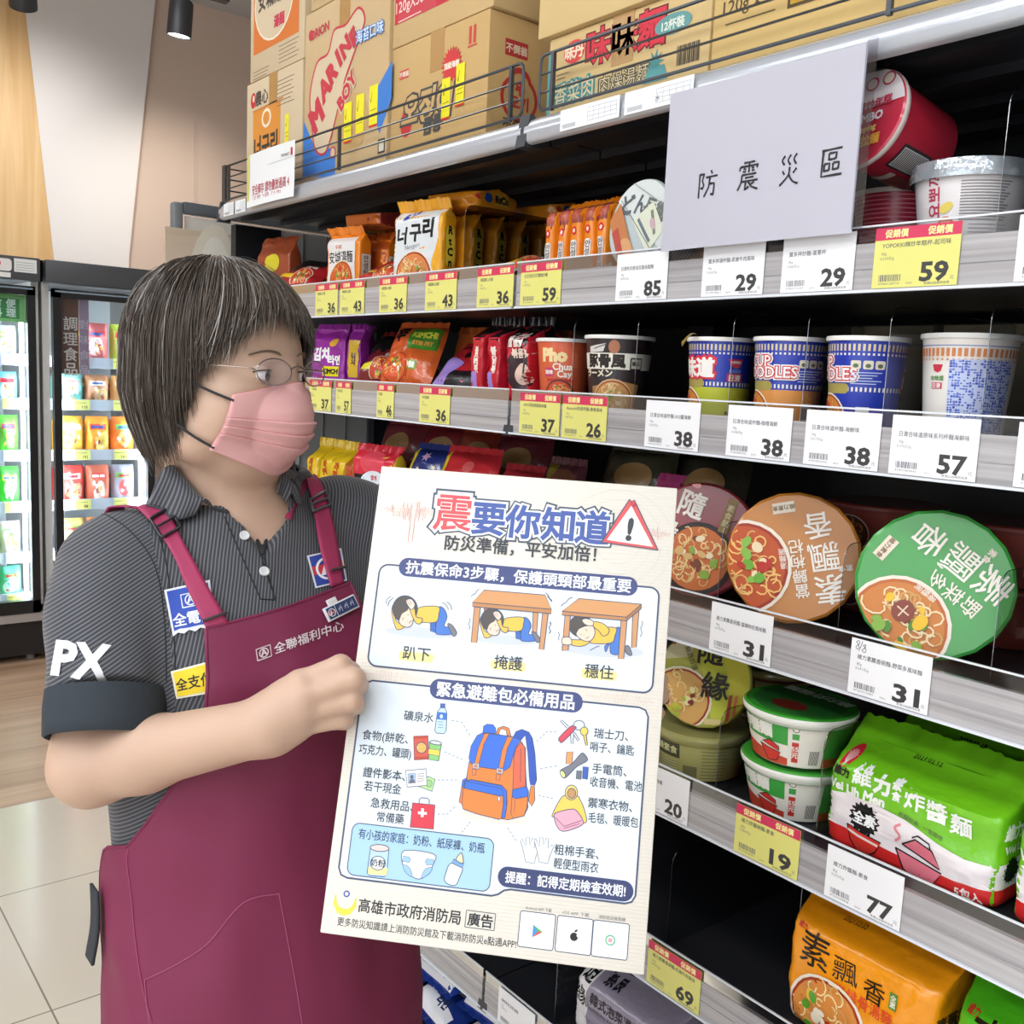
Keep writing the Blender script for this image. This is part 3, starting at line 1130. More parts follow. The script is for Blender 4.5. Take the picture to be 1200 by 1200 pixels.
for fi, (f, x0, W) in enumerate(((fz1, 0.645, W1), (fz2, 1.20, W2))):
    for si, z in enumerate(FSH):
        row = FOOD[fi][si]
        n = len(row)
        lo = 0.27 if fi == 0 else 0.085
        span = W - 0.075 - lo
        for k, (c1, c2, nm, cnt) in enumerate(row):
            w = span / n * 0.94
            h = (0.16, 0.15, 0.19, 0.19, 0.17, 0.15)[si]
            if fi == 1 and si == 0:
                h = 0.2
            for layer in range(2 if (fi == 1 and si in (2, 3, 1)) else 1):
                x = x0 + lo + span * (k + 0.5) / n
                dep_ = 0.16 + layer * 0.13
                g, fm, ww, hh = bag(w, h * (1 - 0.12 * layer), 0.09, M(c1, 0.3, bump=0.25, bscale=28), si * 31 + k + fi * 7 + layer)
                rd = random.Random(si * 13 + k + fi * 101 + layer)
                it = [('e', rd.uniform(0.35, 0.65), rd.uniform(0.3, 0.5), 0.3, 0.22, c2, rd.uniform(0, 90)), ('r', 0.15, 0.66, 0.8, 0.8, rd.choice(('f4f0ea', 'd83838', 'f0d840', '58b048')))]
                for q in range(9):
                    it.append(('e', rd.uniform(0.25, 0.75), rd.uniform(0.2, 0.55), 0.07, 0.05, rd.choice((c1, c2, 'f4ece0', 'c86830', 'e8c060')), rd.uniform(0, 180)))
                it.append(('r', 0.2, 0.69, 0.7, 0.76, rd.choice(('2a4a8a', 'b02030', 'ffffff'))))
                bv = BVHTree.FromPolygons([Vector(p) for p in g.v], g.f)
                art(g, it, hit_map(bv, lambda u, v: ((u - 0.5) * w, -0.2, v * hh), (0, 1, 0)), sub=0.12, eps=0.0006)
                o = g.build('frozen_food_bag', None, 60)
                o.location = (x, FZ + dep_, z + 0.001)
                pos = ('first from left', 'second from left', 'third from left')[k]
                tag(o, '%s, %s of the %s freezer, %s%s' % (nm, ZL[si], ('left', 'right')[fi], pos, ' at the back' if layer else ''), 'frozen food', 'frozen goods in the freezers')
        for k in range(2):
            xx = x0 + lo + span * (0.25 + 0.5 * k)
            yel = (si + k) % 2 == 0 or fi == 1
            t = thing('price_tag', '%s tag, %s of the %s freezer, %s of two' % ('yellow' if yel else 'white', ZL[si], 'right' if fi else 'left', ('left', 'right')[k]), 'price tag', (xx, FZ + 0.07, z - 0.02), group='freezer price tags')
            g = G(); g.box((-0.036, -0.001, 0), (0.036, 0.001, 0.048), M('eef08a' if yel else 'eef2f6', 0.4))
            rd = random.Random(si * 5 + k)
            art(g, [('t', str(rd.randrange(45, 199)), 0.012, 0.014, 0.02, '606060', {'b': 0.02}), ('l', [(-0.034, 0.034), (0.02, 0.034)], 0.003, '909078')], plane_map((0, -0.001, 0), (1, 0, 0), (0, 0, 1)), eps=0.0003)
            g.build('card', t)

# ================================================================== GOODS
def aisle(y, x, z, yaw=0):
    return dict(loc=(x, y, z), rz=R(-90 + yaw))


def yat(px, py, X):
    return float(onx(px, py, X)[1])


def cup(label, y, z, rt, rb, h, col, items, x=1.075, yaw=0, lid='e9e6e0', rim='f0eeea', name='noodle_cup', cat='noodle cup', group=None, cover=None):
    t = thing(name, label, cat, (x, y, z), R(-90 + yaw), group)
    m = M(col, 0.35, coat=0.2)
    g = G()
    g.lathe([(0, 0), (rb * 0.9, 0), (rb * 0.94, 0.004), (rb, 0.001), (rb, 0.003), (rt * 0.985, h - 0.006), (rt * 0.985, h - 0.004)], m, 48)
    rm = (rt + rb) / 2 * 1000

    def cm(u, v, o):
        v = max(1.5, min(h * 1000 - 6, v))
        r = rb + (rt * 0.985 - rb) * v / (h * 1000) + o + 0.0005
        return (r * math.cos(-PI / 2 + u / rm), r * math.sin(-PI / 2 + u / rm), v / 1000)
    art(g, items, cm, sub=9, eps=0.00022)
    g.build('body', t, 60)
    g = G()
    g.lathe([(rt * 0.985, h - 0.005), (rt + 0.0018, h - 0.005), (rt + 0.0026, h - 0.002), (rt + 0.0018, h + 0.0005), (rt - 0.003, h)], M(rim, 0.35), 48)
    g.build('rim', t, 60)
    g = G()
    if cover:
        g.lathe([(rt + 0.004, h - 0.013), (rt + 0.005, h - 0.004), (rt + 0.002, h + 0.006), (rt - 0.012, h + 0.009), (0, h + 0.008)], cover, 48)
        g.build('plastic_lid', t, 60, label='silvery clear plastic lid')
    else:
        g.lathe([(rt - 0.001, h + 0.0007), (0, h + 0.0012)], M(lid, 0.4), 48)
        g.build('lid', t)
    return t


def lid_bowl(label, loc, n, spin, r, depth, rb, side, lidcol, items, name='noodle_bowl', cat='noodle bowl', group=None, side_items=None, rimcol=None, facets=False):
    """bowl with a printed lid; the lid looks along n, its artwork is turned by spin degrees"""
    n = Vector(n).normalized()
    rt = Vector((0, 0, 1)).cross(n)
    rt = rt.normalized() if rt.length > 1e-3 else Vector((0, -1, 0))
    up = n.cross(rt)
    mat = Matrix((rt, up, n)).transposed()
    t = thing(name, label, cat, loc, group=group, rot=mat.to_euler())
    s = M(side, 0.35, coat=0.2)
    g = G()
    g.lathe([(0, -depth), (rb, -depth), (rb + 0.002, -depth + 0.003), (r * 0.93, -0.012), (r * 0.95, -0.004)], s, 48)
    if side_items:
        rm = (r * 0.94 + rb) / 2 * 1000

        def rad(v):
            z = max(2, v) / 1000
            return rb + 0.002 + (r * 0.93 - rb - 0.002) * max(0, z - 0.003) / (depth - 0.015) + 0.0006
        art(g, side_items, lambda u, v, o: ((rad(v) + o) * math.cos(-PI / 2 + u / rm), (rad(v) + o) * math.sin(-PI / 2 + u / rm), max(0.002, min(v / 1000, depth - 0.0125)) - depth), sub=9, eps=0.00022)
    g.build('bowl', t, 60)
    g = G()
    L = M(lidcol, 0.25, coat=0.5, bump=0.06, bscale=30)
    g.lathe([(r * 0.95, -0.007), (r, -0.007), (r + 0.001, -0.003), (r, 0.0005)], M(rimcol, 0.35) if rimcol else L, 20 if facets else 48)
    g.lathe([(r, 0.0005), (r * 0.96, 0.0025), (r * 0.6, 0.0015), (0, 0.001)], L, 20 if facets else 48)
    RR = r * 1000 * (0.965 if facets else 0.985)
    c, sn = math.cos(R(spin)), math.sin(R(spin))

    def fm(u, v, o):
        d = math.hypot(u, v)
        if d > RR:
            u, v = u * RR / d, v * RR / d
        return ((u * c - v * sn) / 1000, (u * sn + v * c) / 1000, 0.0027 + o)
    art(g, items, fm, sub=8, eps=0.00022)
    g.build('lid', t, 22)
    return t


def wr(p, amp, seed, k=22):
    q = Vector(p) * k + Vector((seed * 7.3, seed * 1.7, 0))
    a = noise.noise(q)
    b = noise.noise(q * 2.1 + Vector((3, 9, 2)))
    return ((1 - 2.4 * abs(a)) * 0.8 + (1 - 2.4 * abs(b)) * 0.45 - 0.5 + noise.noise(q * 0.4) * 1.2) * amp


def pack(label, loc, w, d, h, col, front=(), side=(), seed=1, yaw=0, rot=None, name='noodle_pack', cat='noodle pack', group=None, fin=0.018, amp=0.003, taper=0.25, rough=0.22, bulge=0.0, ears=0.0, top_col=None, back=(), sq=7.0, fin_tilt=0.5, tcol=None, zig=True, nu=26, nv=22, sub=10, botfin=False):
    """plastic film pack standing on its base: box-like body, gathered top seam with a crimped fin"""
    t = thing(name, label, cat, loc, R(-90 + yaw), group, rot)
    m = M(col, rough, coat=0.35, bump=0.30, bscale=38)

    def prof(v):          # half width, half depth at height v (0..1)
        b = min(1, (v / 0.08)) ** 0.5 if v < 0.08 else 1
        hw = w / 2 * (0.93 + 0.07 * b)
        hd = d / 2 * (0.80 + 0.20 * b) * (1 + bulge * math.sin(PI * min(1, v)))
        if botfin and v < 0.25:
            q = 1 - v / 0.25
            hd *= (1 - q) + 0.06 * q
        if v > 1 - taper:
            q = (v - 1 + taper) / taper
            q = q * q * (3 - 2 * q)
            hd = hd * (1 - q) + 0.004 * q
            hw = hw * (1 + ears * q)
        return hw, hd

    def surf(a, v):       # a angle round the body
        hw, hd = prof(v)
        c, s = math.cos(a), math.sin(a)
        e = 2 / sq
        x = hw * math.copysign(abs(c) ** e, c)
        y = hd * math.copysign(abs(s) ** e, s)
        k = wr((x, y, v * h), amp * (0.4 + 0.6 * min(1, v * 3)), seed) - amp * 1.1
        l = math.hypot(c, s) or 1
        return Vector((x + k * c / l * 0.5, y + k * s / l, v * h))
    g = G()
    n = 2 * nu
    V = []
    for j in range(nv + 1):
        for i in range(n):
            q = i / n * 4
            f = q % 1
            f = 0.5 + 0.5 * math.copysign(abs(2 * f - 1) ** 0.75, 2 * f - 1)
            V.append(surf((int(q) + f) * PI / 2, j / nv))
    F = [(j * n + i, j * n + (i + 1) % n, (j + 1) * n + (i + 1) % n, (j + 1) * n + i) for j in range(nv) for i in range(n)]
    F.append(tuple(range(n))[::-1])
    g.add(V, F, m)

    bv = BVHTree.FromPolygons([Vector(p) for p in g.v], g.f)
    hw1, hd1 = w / 2 * 0.99, d / 2 * 0.97
    fmf = hit_map(bv, lambda u, v: (max(-hw1, min(hw1, u / 1000)), -d, min(h * 0.997, max(0.001, v / 1000))), (0, 1, 0))
    fms = hit_map(bv, lambda u, v: (w, max(-hd1, min(hd1, u / 1000)), min(h * 0.997, max(0.001, v / 1000))), (-1, 0, 0))
    if front:
        art(g, front, fmf, sub=sub, eps=0.0003, rough=rough)
    if side:
        art(g, side, fms, sub=sub, eps=0.0003, rough=rough)
    g.build('wrapper', t, 50)
    if fin:
        hw, hd = prof(1.0)
        g = G()
        N = 30

        def ff(u, v):
            x = (u * 2 - 1) * hw
            z = h + v * fin * (1 + (0.08 if (int(u * N) % 2 and zig) else 0))
            return (x, 0.004 * math.sin(u * 17 + seed) + v * fin * fin_tilt + 0.003 * math.sin(u * 40 + seed * 3) * v, z - v * fin * abs(fin_tilt) * 0.3 - 0.002)
        g.grid(ff, N, 3, M(tcol or col, rough, coat=0.35))
        g.build('top_seam', t, 60)
    return t


# ---------------------------------------------------------------- shelf 4 and 5: green and orange multi packs
def logo_fan(x, y, s):
    it = [('e', x, y, s, s * 1.15, 'd8283c')]
    for k in range(-3, 4):
        it.append(('l', [(x, y - s * 0.95), (x + math.sin(R(k * 16)) * s * 0.95, y - s * 0.3 + math.cos(R(k * 16)) * s * 0.95)], s * 0.07, 'f4e8e4'))
    return it


def weilih(xo=0):
    it = [('p', [(-105, 0), (105, 0), (105, 24), (60, 22), (0, 24), (-60, 28), (-105, 30)], 'd22a2a'),
          ('p', [(-105, 30), (-60, 28), (0, 24), (60, 22), (105, 24), (105, 52), (70, 50), (40, 56), (0, 68), (-40, 74), (-75, 73), (-105, 66)], 'efe6e8')]
    it += logo_fan(-86, 112, 8.5)
    it += [('t', '維力', -86, 97, 12, '202020', {'b': 0.045})]
    it += [('t', '維', -58, 100, 24, 'f6f8f2', {'b': 0.03}), ('t', '力', -33, 97, 22, 'f6f8f2', {'b': 0.06}), ('t', '素', -14, 104, 12, 'f6f8f2', {'b': 0.04}), ('t', '食', -14, 91, 12, 'f6f8f2', {'b': 0.04}),
           ('t', '炸', 8, 94, 25, 'f6f8f2', {'b': 0.025}), ('t', '醬', 34, 90, 25, 'f6f8f2', {'b': 0.025}), ('t', '麵', 62, 85, 25, 'f6f8f2', {'b': 0.025})]
    it += [('t', 'Wei Lih Men', -68, 79, 15, 'f0f4e8', {'b': 0.05, 'w': 84})]
    it += [('p', star(-50, 50, 17, 21, 17), '1c1c1c'), ('t', '全素', -50, 50, 15, 'f4f4f4', {'b': 0.04})]
    it += [('t', '乾麵附湯、一包兩吃', 18, 68, 6, '505050', {'rot': -12})]
    bowl = [(-72, 36), (-26, 30), (-32, 16), (-42, 8), (-56, 9), (-66, 20)]
    it += [('p', bowl, 'd8382e'), ('l', bowl + bowl[:1], 1.6, '1c1c1c'), ('l', [(-70, 30), (-29, 25)], 3, 'f0d8d0')]
    b2 = [(-8, 32), (48, 24), (40, 8), (28, 0), (14, 2), (4, 12)]
    it += [('p', b2, 'e07888'), ('l', b2 + b2[:1], 1.8, '1c1c1c'), ('p', [(12, 1), (30, -2), (31, -6), (13, -3)], 'e8a0a8')]
    l2 = [(0, 40), (16, 52), (36, 46), (46, 28)]
    it += [('p', l2, 'e07888'), ('l', l2 + l2[:1], 1.8, '1c1c1c'), ('l', [(12, 53), (18, 57), (32, 53), (34, 47)], 1.6, '1c1c1c')]
    it += [('l', smooth_path([(-9, 40), (-3, 48), (-10, 56), (-4, 62)]), 3, 'e89098'), ('t', '5包入', 78, 12, 12, 'f6e8e4', {'b': 0.03})]
    it += [('t', '2027.02.12', -8, 126, 8, '2c3a1c', {'b': 0.02})]
    return it


wl_side = [('p', [(-60, 0), (60, 0), (60, 24), (-60, 24)], 'd22a2a'), ('p', [(-60, 24), (60, 24), (60, 62), (-60, 52)], 'efe6e8'), ('t', '維力', -25, 88, 18, 'f6f8f2', {'b': 0.05}), ('t', 'Wei Lih', -20, 68, 12, 'f0f4e8', {'b': 0.04}), ('p', star(-25, 44, 13, 16, 15), '1c1c1c')]
GRN = '74c41e'
pack('green noodle five pack with white lettering, front of the pile above the 77 tag', (1.095, 0.544, BT[4]), 0.215, 0.125, 0.128, GRN, weilih(), wl_side, seed=3, fin=0.03, ears=0.02, taper=0.2, amp=0.0045, fin_tilt=0.9, group='green five packs')
pack('green noodle five pack cut off by the right edge of the picture', (1.095, 0.318, BT[4]), 0.215, 0.125, 0.132, GRN, weilih(), wl_side, seed=8, fin=0.03, ears=0.02, taper=0.2, amp=0.0045, fin_tilt=0.9, group='green five packs')
pack('green noodle five pack standing behind the front one', (1.245, 0.542, BT[4]), 0.215, 0.125, 0.15, GRN, weilih(), wl_side, seed=5, fin=0.035, ears=0.02, taper=0.2, amp=0.005, fin_tilt=-0.2, group='green five packs')
pack('green noodle five pack at the back, next to the right picture edge', (1.245, 0.31, BT[4]), 0.215, 0.125, 0.15, GRN, weilih(), wl_side, seed=6, fin=0.035, ears=0.02, taper=0.2, amp=0.005, fin_tilt=-0.2, group='green five packs')
pack('green noodle five pack lying against the back panel of the shelf', (1.40, 0.43, BT[4]), 0.215, 0.12, 0.15, '5fae1c', seed=7, fin=0.035, ears=0.02, taper=0.2, amp=0.005, fin_tilt=-0.2, group='green five packs')


def suipiao(t2='素排骨湯麵'):
    it = [('t', '素', -58, 112, 46, '2a2016', {'b': 0.004}), ('t', '飄', -15, 106, 34, '2a2016', {'b': 0.0}), ('t', '香', 24, 100, 30, '2a2016', {'b': 0.004}),
          ('t', t2, 12, 78, 19, 'e8502c', {'b': 0.01, 'w': 78}), ('r', 44, 92, 54, 112, '5a8a3a'), ('t', '全\n素', 49, 102, 8, 'f0e8d0', {'b': 0.02})]
    it += noodle_bowl(-35, 30, 56, 5, 'f2e6d4', 'd88a40', 'f4dca0')
    it += [('t', '維力', -82, 132, 7, 'c83028', {'b': 0.03}), ('t', '2027.03.05', -30, 150, 7, '70481c')]
    return it


pack('orange noodle five pack with black brush lettering below the 77 tag', (1.10, 0.585, BT[5]), 0.205, 0.135, 0.165, 'f59a12', suipiao(), [('t', '素飄香', -20, 90, 22, '3a2a18', {'b': 0.02})], seed=11, fin=0.03, ears=0.05, taper=0.22, amp=0.005, fin_tilt=0.7, group='five packs on the fifth shelf')
pack('bright green noodle five pack at the bottom right corner', (1.10, 0.37, BT[5]), 0.2, 0.135, 0.155, '4eb81e', suipiao('野菜多湯麵'), seed=12, fin=0.03, ears=0.05, taper=0.22, amp=0.005, fin_tilt=0.7, group='five packs on the fifth shelf')
it = [('p', [(-100, 0), (-62, 0), (-62, 170), (-100, 170)], 'f0ecee'), ('t', '隨', -80, 110, 36, '202020', {'b': 0.01}), ('t', '緣', -80, 70, 36, '202020', {'b': 0.01}), ('t', '韓式泡菜湯麵', 0, 78, 20, '2c2630', {'w': 110, 'b': 0.02}),
      ('t', 'KOREAN KIMCHI FLAVOR', 0, 62, 8, '4a4450', {'w': 105}), ('t', '素食', -30, 108, 18, '2c2630', {'b': 0.03}), ('r', -96, 136, -84, 152, 'd04878')] + noodle_bowl(25, 20, 40, 4)
pack('greyish purple noodle five pack on the low shelf below the board', (1.12, 0.985, BT[6]), 0.205, 0.16, 0.125, '9c94a6', it, [('r', -60, 0, 60, 120, '8c8496')], seed=14, fin=0.03, ears=0.05, taper=0.3, amp=0.006, fin_tilt=0.8, group='five packs on the low shelf')

# ---------------------------------------------------------------- shelf 4: bowls
def wbowl_side():
    it = [('r', -170, 30, 60, 62, '3fa845'), ('p', [(-170, 0), (25, 0), (25, 12), (-60, 26), (-170, 30)], 'cf4a30'), ('p', [(-60, 26), (25, 12), (25, 30), (-60, 34)], 'f2eee4'),
          ('r', 25, 0, 70, 62, 'f0ece2'), ('t', '炸醬麵', -22, 46, 20, 'f6f6ee', {'b': 0.06, 'w': 56}), ('t', '維力素食', -80, 46, 18, 'f6f6ee', {'b': 0.05})]
    b = [(-14, 24), (16, 18), (10, 6), (-2, 4)]
    it += [('p', b, 'd8382e'), ('l', b + b[:1], 1.2, '1c1c1c'), ('p', [(-10, 27), (2, 33), (14, 26), (14, 20)], 'd8382e'), ('l', [(-10, 27), (2, 33), (14, 26), (14, 20)], 1.2, '1c1c1c')]
    it += [('r', 30, 40, 38, 48, '4aa850'), ('r', 30, 8, 38, 36, 'd03830'), ('t', '55\n元', 34, 22, 9, 'f4ece4', {'b': 0.03}), ('e', 34, 54, 4, 4, '606060'), ('e', 34, 54, 3, 3, 'f0ece2')]
    it += [('r', 52 + k * 1.6, 6, 52.8 + k * 1.6, 26, '404040') for k in range(8)]
    it += [('r', 70, 0, 150, 62, '3fa845'), ('r', 70, 0, 150, 14, 'c04030')]
    return it


wl_lid = [('e', 0, 0, 60, 60, '2f7a34'), ('t', '維力炸醬麵', 0, -40, 20, 'e8f2e0', {'b': 0.04}), ('e', 0, 25, 25, 18, '8a2a22')]
for z, x, y, lb in ((BT[4], 1.098, 0.734, 'lower of the two stacked white and green noodle bowls'), (BT[4] + 0.0755, 1.088, 0.729, 'upper of the two stacked white and green noodle bowls')):
    lid_bowl(lb, (x, y, z + 0.068), (0, 0, 1), 180, 0.073, 0.068, 0.054, 'f2f0ea', '46b03c', wl_lid, side_items=wbowl_side(), rimcol='f2f2ec', group='stacked green bowls')

kraft_side = [('r', -150, 0, 150, 60, 'b0ac6a'), ('r', -40, 30, 15, 52, '4a4a34'), ('t', '隨緣素食', -12, 41, 12, 'd8d49a', {'b': 0.03}), ('r', 20, 5, 40, 22, '7a784e'), ('r', -45, 5, -25, 26, 'c8c48a'), ('r', -20, 5, 10, 26, 'c4c088')]
kraft_side += [('l', [(-45, 8 + k * 4), (10, 8 + k * 4)], 1, '6a6846') for k in range(5)] + [('l', [(45, 6 + k * 5), (80, 6 + k * 5)], 1, '6a6846') for k in range(9)]
yel_lid = [('p', [(-80, 20), (-80, 80), (0, 90), (-20, 30)], 'd8d2a8'), ('p', [(-20, 90), (20, 90), (60, -80), (20, -80)], 'c2c83e'), ('p', [(20, 90), (80, 60), (80, -60), (45, -60)], 'd2cc3a')]
yel_lid += noodle_bowl(-32, -30, 46, 9, 'eae4cc', 'd8a860', 'f2dc9a', ('a8b838', '7a2a28', 'c8c040', 'e8dca0'))
yel_lid += [('t', '隨', 10, 40, 40, '1e1c18', {'b': 0.02, 'rot': -4}), ('t', '緣', 18, -8, 40, '1e1c18', {'b': 0.02, 'rot': -4}), ('t', '鮮蔬百匯', -18, 28, 9, '4a4830', {'rot': -66}), ('p', [(38, -20), (43, -18), (36, -75), (31, -75)], 'a83a24'), ('p', [(46, -20), (50, -18), (44, -75), (40, -75)], 'c86a34'),
            ('e', -46, 50, 6, 4, 'c83a30'), ('r', 4, -62, 30, -54, 'd8c888')]
lid_bowl('pale kraft noodle bowl upright under the yellow green one, beside the fingertips', (1.09, 0.893, BT[4] + 0.064), (0, 0, 1), 0, 0.069, 0.064, 0.056, 'b0ac6a', 'a8a468', [], side_items=kraft_side, group='kraft bowls')
lid_bowl('yellow green noodle bowl lying with its lid to the aisle above the fingertips', (1.072, 0.880, BT[4] + 0.138), (-0.80, -0.42, 0.22), 4, 0.068, 0.05, 0.05, 'a09c52', 'b9bb5c', yel_lid, group='kraft bowls', facets=True)
lid_bowl('kraft noodle bowl in shadow behind the yellow green one', (1.25, 0.893, BT[4] + 0.064), (0, 0, 1), 0, 0.069, 0.064, 0.056, 'b0ac6a', 'a8a468', [], side_items=kraft_side, group='kraft bowls')
lid_bowl('dark noodle bowl in shadow on top of the back kraft bowl', (1.25, 0.893, BT[4] + 0.131), (0, 0, 1), 0, 0.069, 0.064, 0.056, '7a4238', 'a8a468', [], side_items=kraft_side, group='kraft bowls')

# ---------------------------------------------------------------- shelf 3: bowls with big lids
def bigtext(sub, dark=False):
    it = [('t', '素', -40, 46, 40, 'f6efe4', {'b': 0.008}), ('t', '飄', -38, 4, 40, 'f6efe4', {'b': 0.004}), ('t', '香', -36, -36, 36, 'f6efe4', {'b': 0.008}), ('t', '素食', -62, 22, 9, 'f0e4d4', {'b': 0.02}), ('r', -12, -72, 16, -58, 'e8dcc8'), ('t', '維力素食', 2, -65, 7, '7a5a3a', {'b': 0.02})]
    n = len(sub)
    it += [('t', c, -6, 44 - k * (19 if n > 3 else 22), 19 if n > 3 else 21, 'f2e8da', {'b': 0.01}) for k, c in enumerate(sub)]
    it += [('t', '湯\n麵\n碗', 12, 0, 9, 'f2e8da', {'b': 0.01})]
    return it


orl = noodle_bowl(64, 4, 62, 21, 'f0e4d4', 'c0501c', 'f2c070', ('6aa830', 'b8281c', 'f0d8b0', '88b848'), inner='a02c10', n=40)
lid_bowl('orange noodle bowl on its side, lid to the aisle, above a 31 tag', (1.062, 0.742, BT[3] + 0.0855), (-0.86, -0.46, 0.20), -166, 0.084, 0.06, 0.058, '9a5a24', 'c07a2e', orl + bigtext('當歸枸杞'), group='big bowls on their sides', facets=True)
grl = noodle_bowl(62, 2, 58, 33, 'f0e4d4', 'd0803c', 'f2dcb0', ('508a30', '7a3a2c', 'f0c030', '88b040'), inner='c06830', n=44)
grl += [('e', 44, -4, 13, 12, '8a4030'), ('l', [(36, -4), (52, -4)], 1.6, 'e8d4b8'), ('l', [(44, -12), (44, 4)], 1.6, 'e8d4b8'), ('e', 42, 18, 10, 7, 'f2c02c')]
lid_bowl('green noodle bowl on its side, lid to the aisle, above the pen marked 31 tag', (1.062, 0.553, BT[3] + 0.0865), (-0.88, -0.42, 0.20), -125, 0.085, 0.06, 0.058, '2e6a34', '3f9c44', grl + bigtext('野菜多'), group='big bowls on their sides', facets=True)
rdl = noodle_bowl(6, -26, 52, 41, '241a18', 'c86a30', 'f0cf90', ('d8b070', '7a3a20', '88a838', 'f0dcb8'), inner='3a2018', n=36)
rdl += [('t', '隨', -26, 44, 40, 'f0e8e0', {'b': 0.02}), ('t', '緣', -50, -2, 36, 'f0e8e0', {'b': 0.02}), ('r', 20, 20, 34, 70, '8a7038'), ('t', '素\n食\n麵', 27, 45, 11, 'e8d8b0'), ('e', -30, 72, 7, 4, 'e8a0a0')]
lid_bowl('dark red noodle bowl on its side, half hidden by the board', (1.075, 0.908, BT[3] + 0.082), (-0.86, -0.46, 0.18), -14, 0.081, 0.06, 0.058, '6a2428', '8e3438', rdl, group='big bowls on their sides')
mar_side = [('t', '素\n飄', -62, 34, 16, 'e8d0c8', {'b': 0.02}), ('t', '當歸枸杞', -46, 34, 7, 'c8a8a0', {'rot': 90})] + noodle_bowl(-8, 34, 26, 8, 'd8c4b8', '6a2820', 'b08050', ('5a8a30', '8a2820', 'b09050', '7a3020'), n=18, inner='4a1814') + [('r', 40, 15, 60, 30, 'b87870')]
for x, y, z, lb in ((1.265, 0.738, BT[3] + 0.075, 'upper maroon bowl behind the orange bowl'), (1.265, 0.738, BT[3], 'lower maroon bowl behind the orange bowl'), (1.25, 0.552, BT[3] + 0.075, 'upper maroon bowl behind the green bowl'),
                    (1.25, 0.552, BT[3], 'lower maroon bowl behind the green bowl'), (1.24, 0.372, BT[3], 'maroon bowl at the right picture edge on the fourth shelf'), (1.28, 0.925, BT[3], 'maroon bowl behind the dark red bowl')):
    lid_bowl(lb, (x, y, z + 0.072), (0, 0, 1), 0, 0.080, 0.072, 0.06, '8a3c34', '7a3028', [], side_items=mar_side, group='maroon bowls at the back', rimcol='7a3a34')

# ---------------------------------------------------------------- shelf 2: cups
BLUE = '1c35a8'


def nissin(kind):
    it = []
    for k in range(-26, 27):
        it.append(('r', k * 5.2 - 1.3, 91, k * 5.2 + 1.3, 99, 'd8c898'))
        it.append(('r', k * 5.2 - 1.2, 86, k * 5.2 + 1.2, 88.5, 'e8e4dc'))
        it.append(('r', k * 5.2 - 1.2, 44, k * 5.2 + 1.2, 49, 'e8e4dc'))
    low = {'xo': 'b8bc30', 'curry': 'd89048', 'sea': BLUE, 'sea2': BLUE}[kind]
    it.append(('r', -140, 0, 140, 42, low))
    for u in (-48, 92):
        it.append(('r', u - 38, 41, u + 28, 53, 'a89850', 5))
        it += noodle_bowl(u - 5, 12, 30, 7 if u < 0 else 9, 'f0e4c8', 'd8883c', 'f0d080', ('e0803c', 'c84030', 'f0c850', '88a840'))
    if kind == 'xo':
        it += [('t', '味道', -32, 68, 27, 'd8283c', {'b': 0.16}), ('t', '味道', -32, 68, 27, 'f4eee8', {'b': 0.05}), ('p', [(12, 80), (32, 80), (29, 71), (22, 68), (15, 71)], 'd02838'), ('t', 'NISSIN', 22, 76, 4.5, 'f4f0ec', {'b': 0.04}), ('t', 'FOODS', 22, 64, 5, '6aa0e0', {'b': 0.03}),
               ('r', 11, 50, 33, 61, 'c83848'), ('t', '日清', 22, 55, 9, 'f4e8e4', {'b': 0.03}), ('r', 12, 6, 24, 10, '303030')]
    elif kind in ('curry', 'sea'):
        u = -40 if kind == 'curry' else -62
        for wd, b, c in ((0, 0.17, 'f4f0ec'), (0, 0.09, 'd02838'), (0, 0.02, 'f4f0ec')):
            it += [('t', 'CUP', u, 78, 19, c, {'b': b}), ('t', 'NOODLES', u + 8, 64, 19, c, {'b': b})]
        v = 30 if kind == 'curry' else 0
        for k in range(3):
            it += [('r', v - 18 + k * 13, 70, v - 7 + k * 13, 80, 'ddd4c0', 2), ('e', v - 12.5 + k * 13, 74, 3, 2.4, '5a6a50')]
        it += [('l', [(v - 18, 66 - k * 3.2), (v + 16 - (k % 3) * 5, 66 - k * 3.2)], 1.1, 'b8c4e8') for k in range(5)]
        it += [('r', v - 10, 4, v + 6, 26, 'e8e8e4')] + [('r', v - 8, 7 + k * 2, v + 4, 8 + k * 2, '404048') for k in range(7)]
        if kind == 'sea':
            for b, c in ((0.17, 'd02838'), (0.06, 'f4f0ec')):
                it += [('t', 'A\nD', 62, 66, 20, c, {'b': b, 'rot': -10})]
    return it


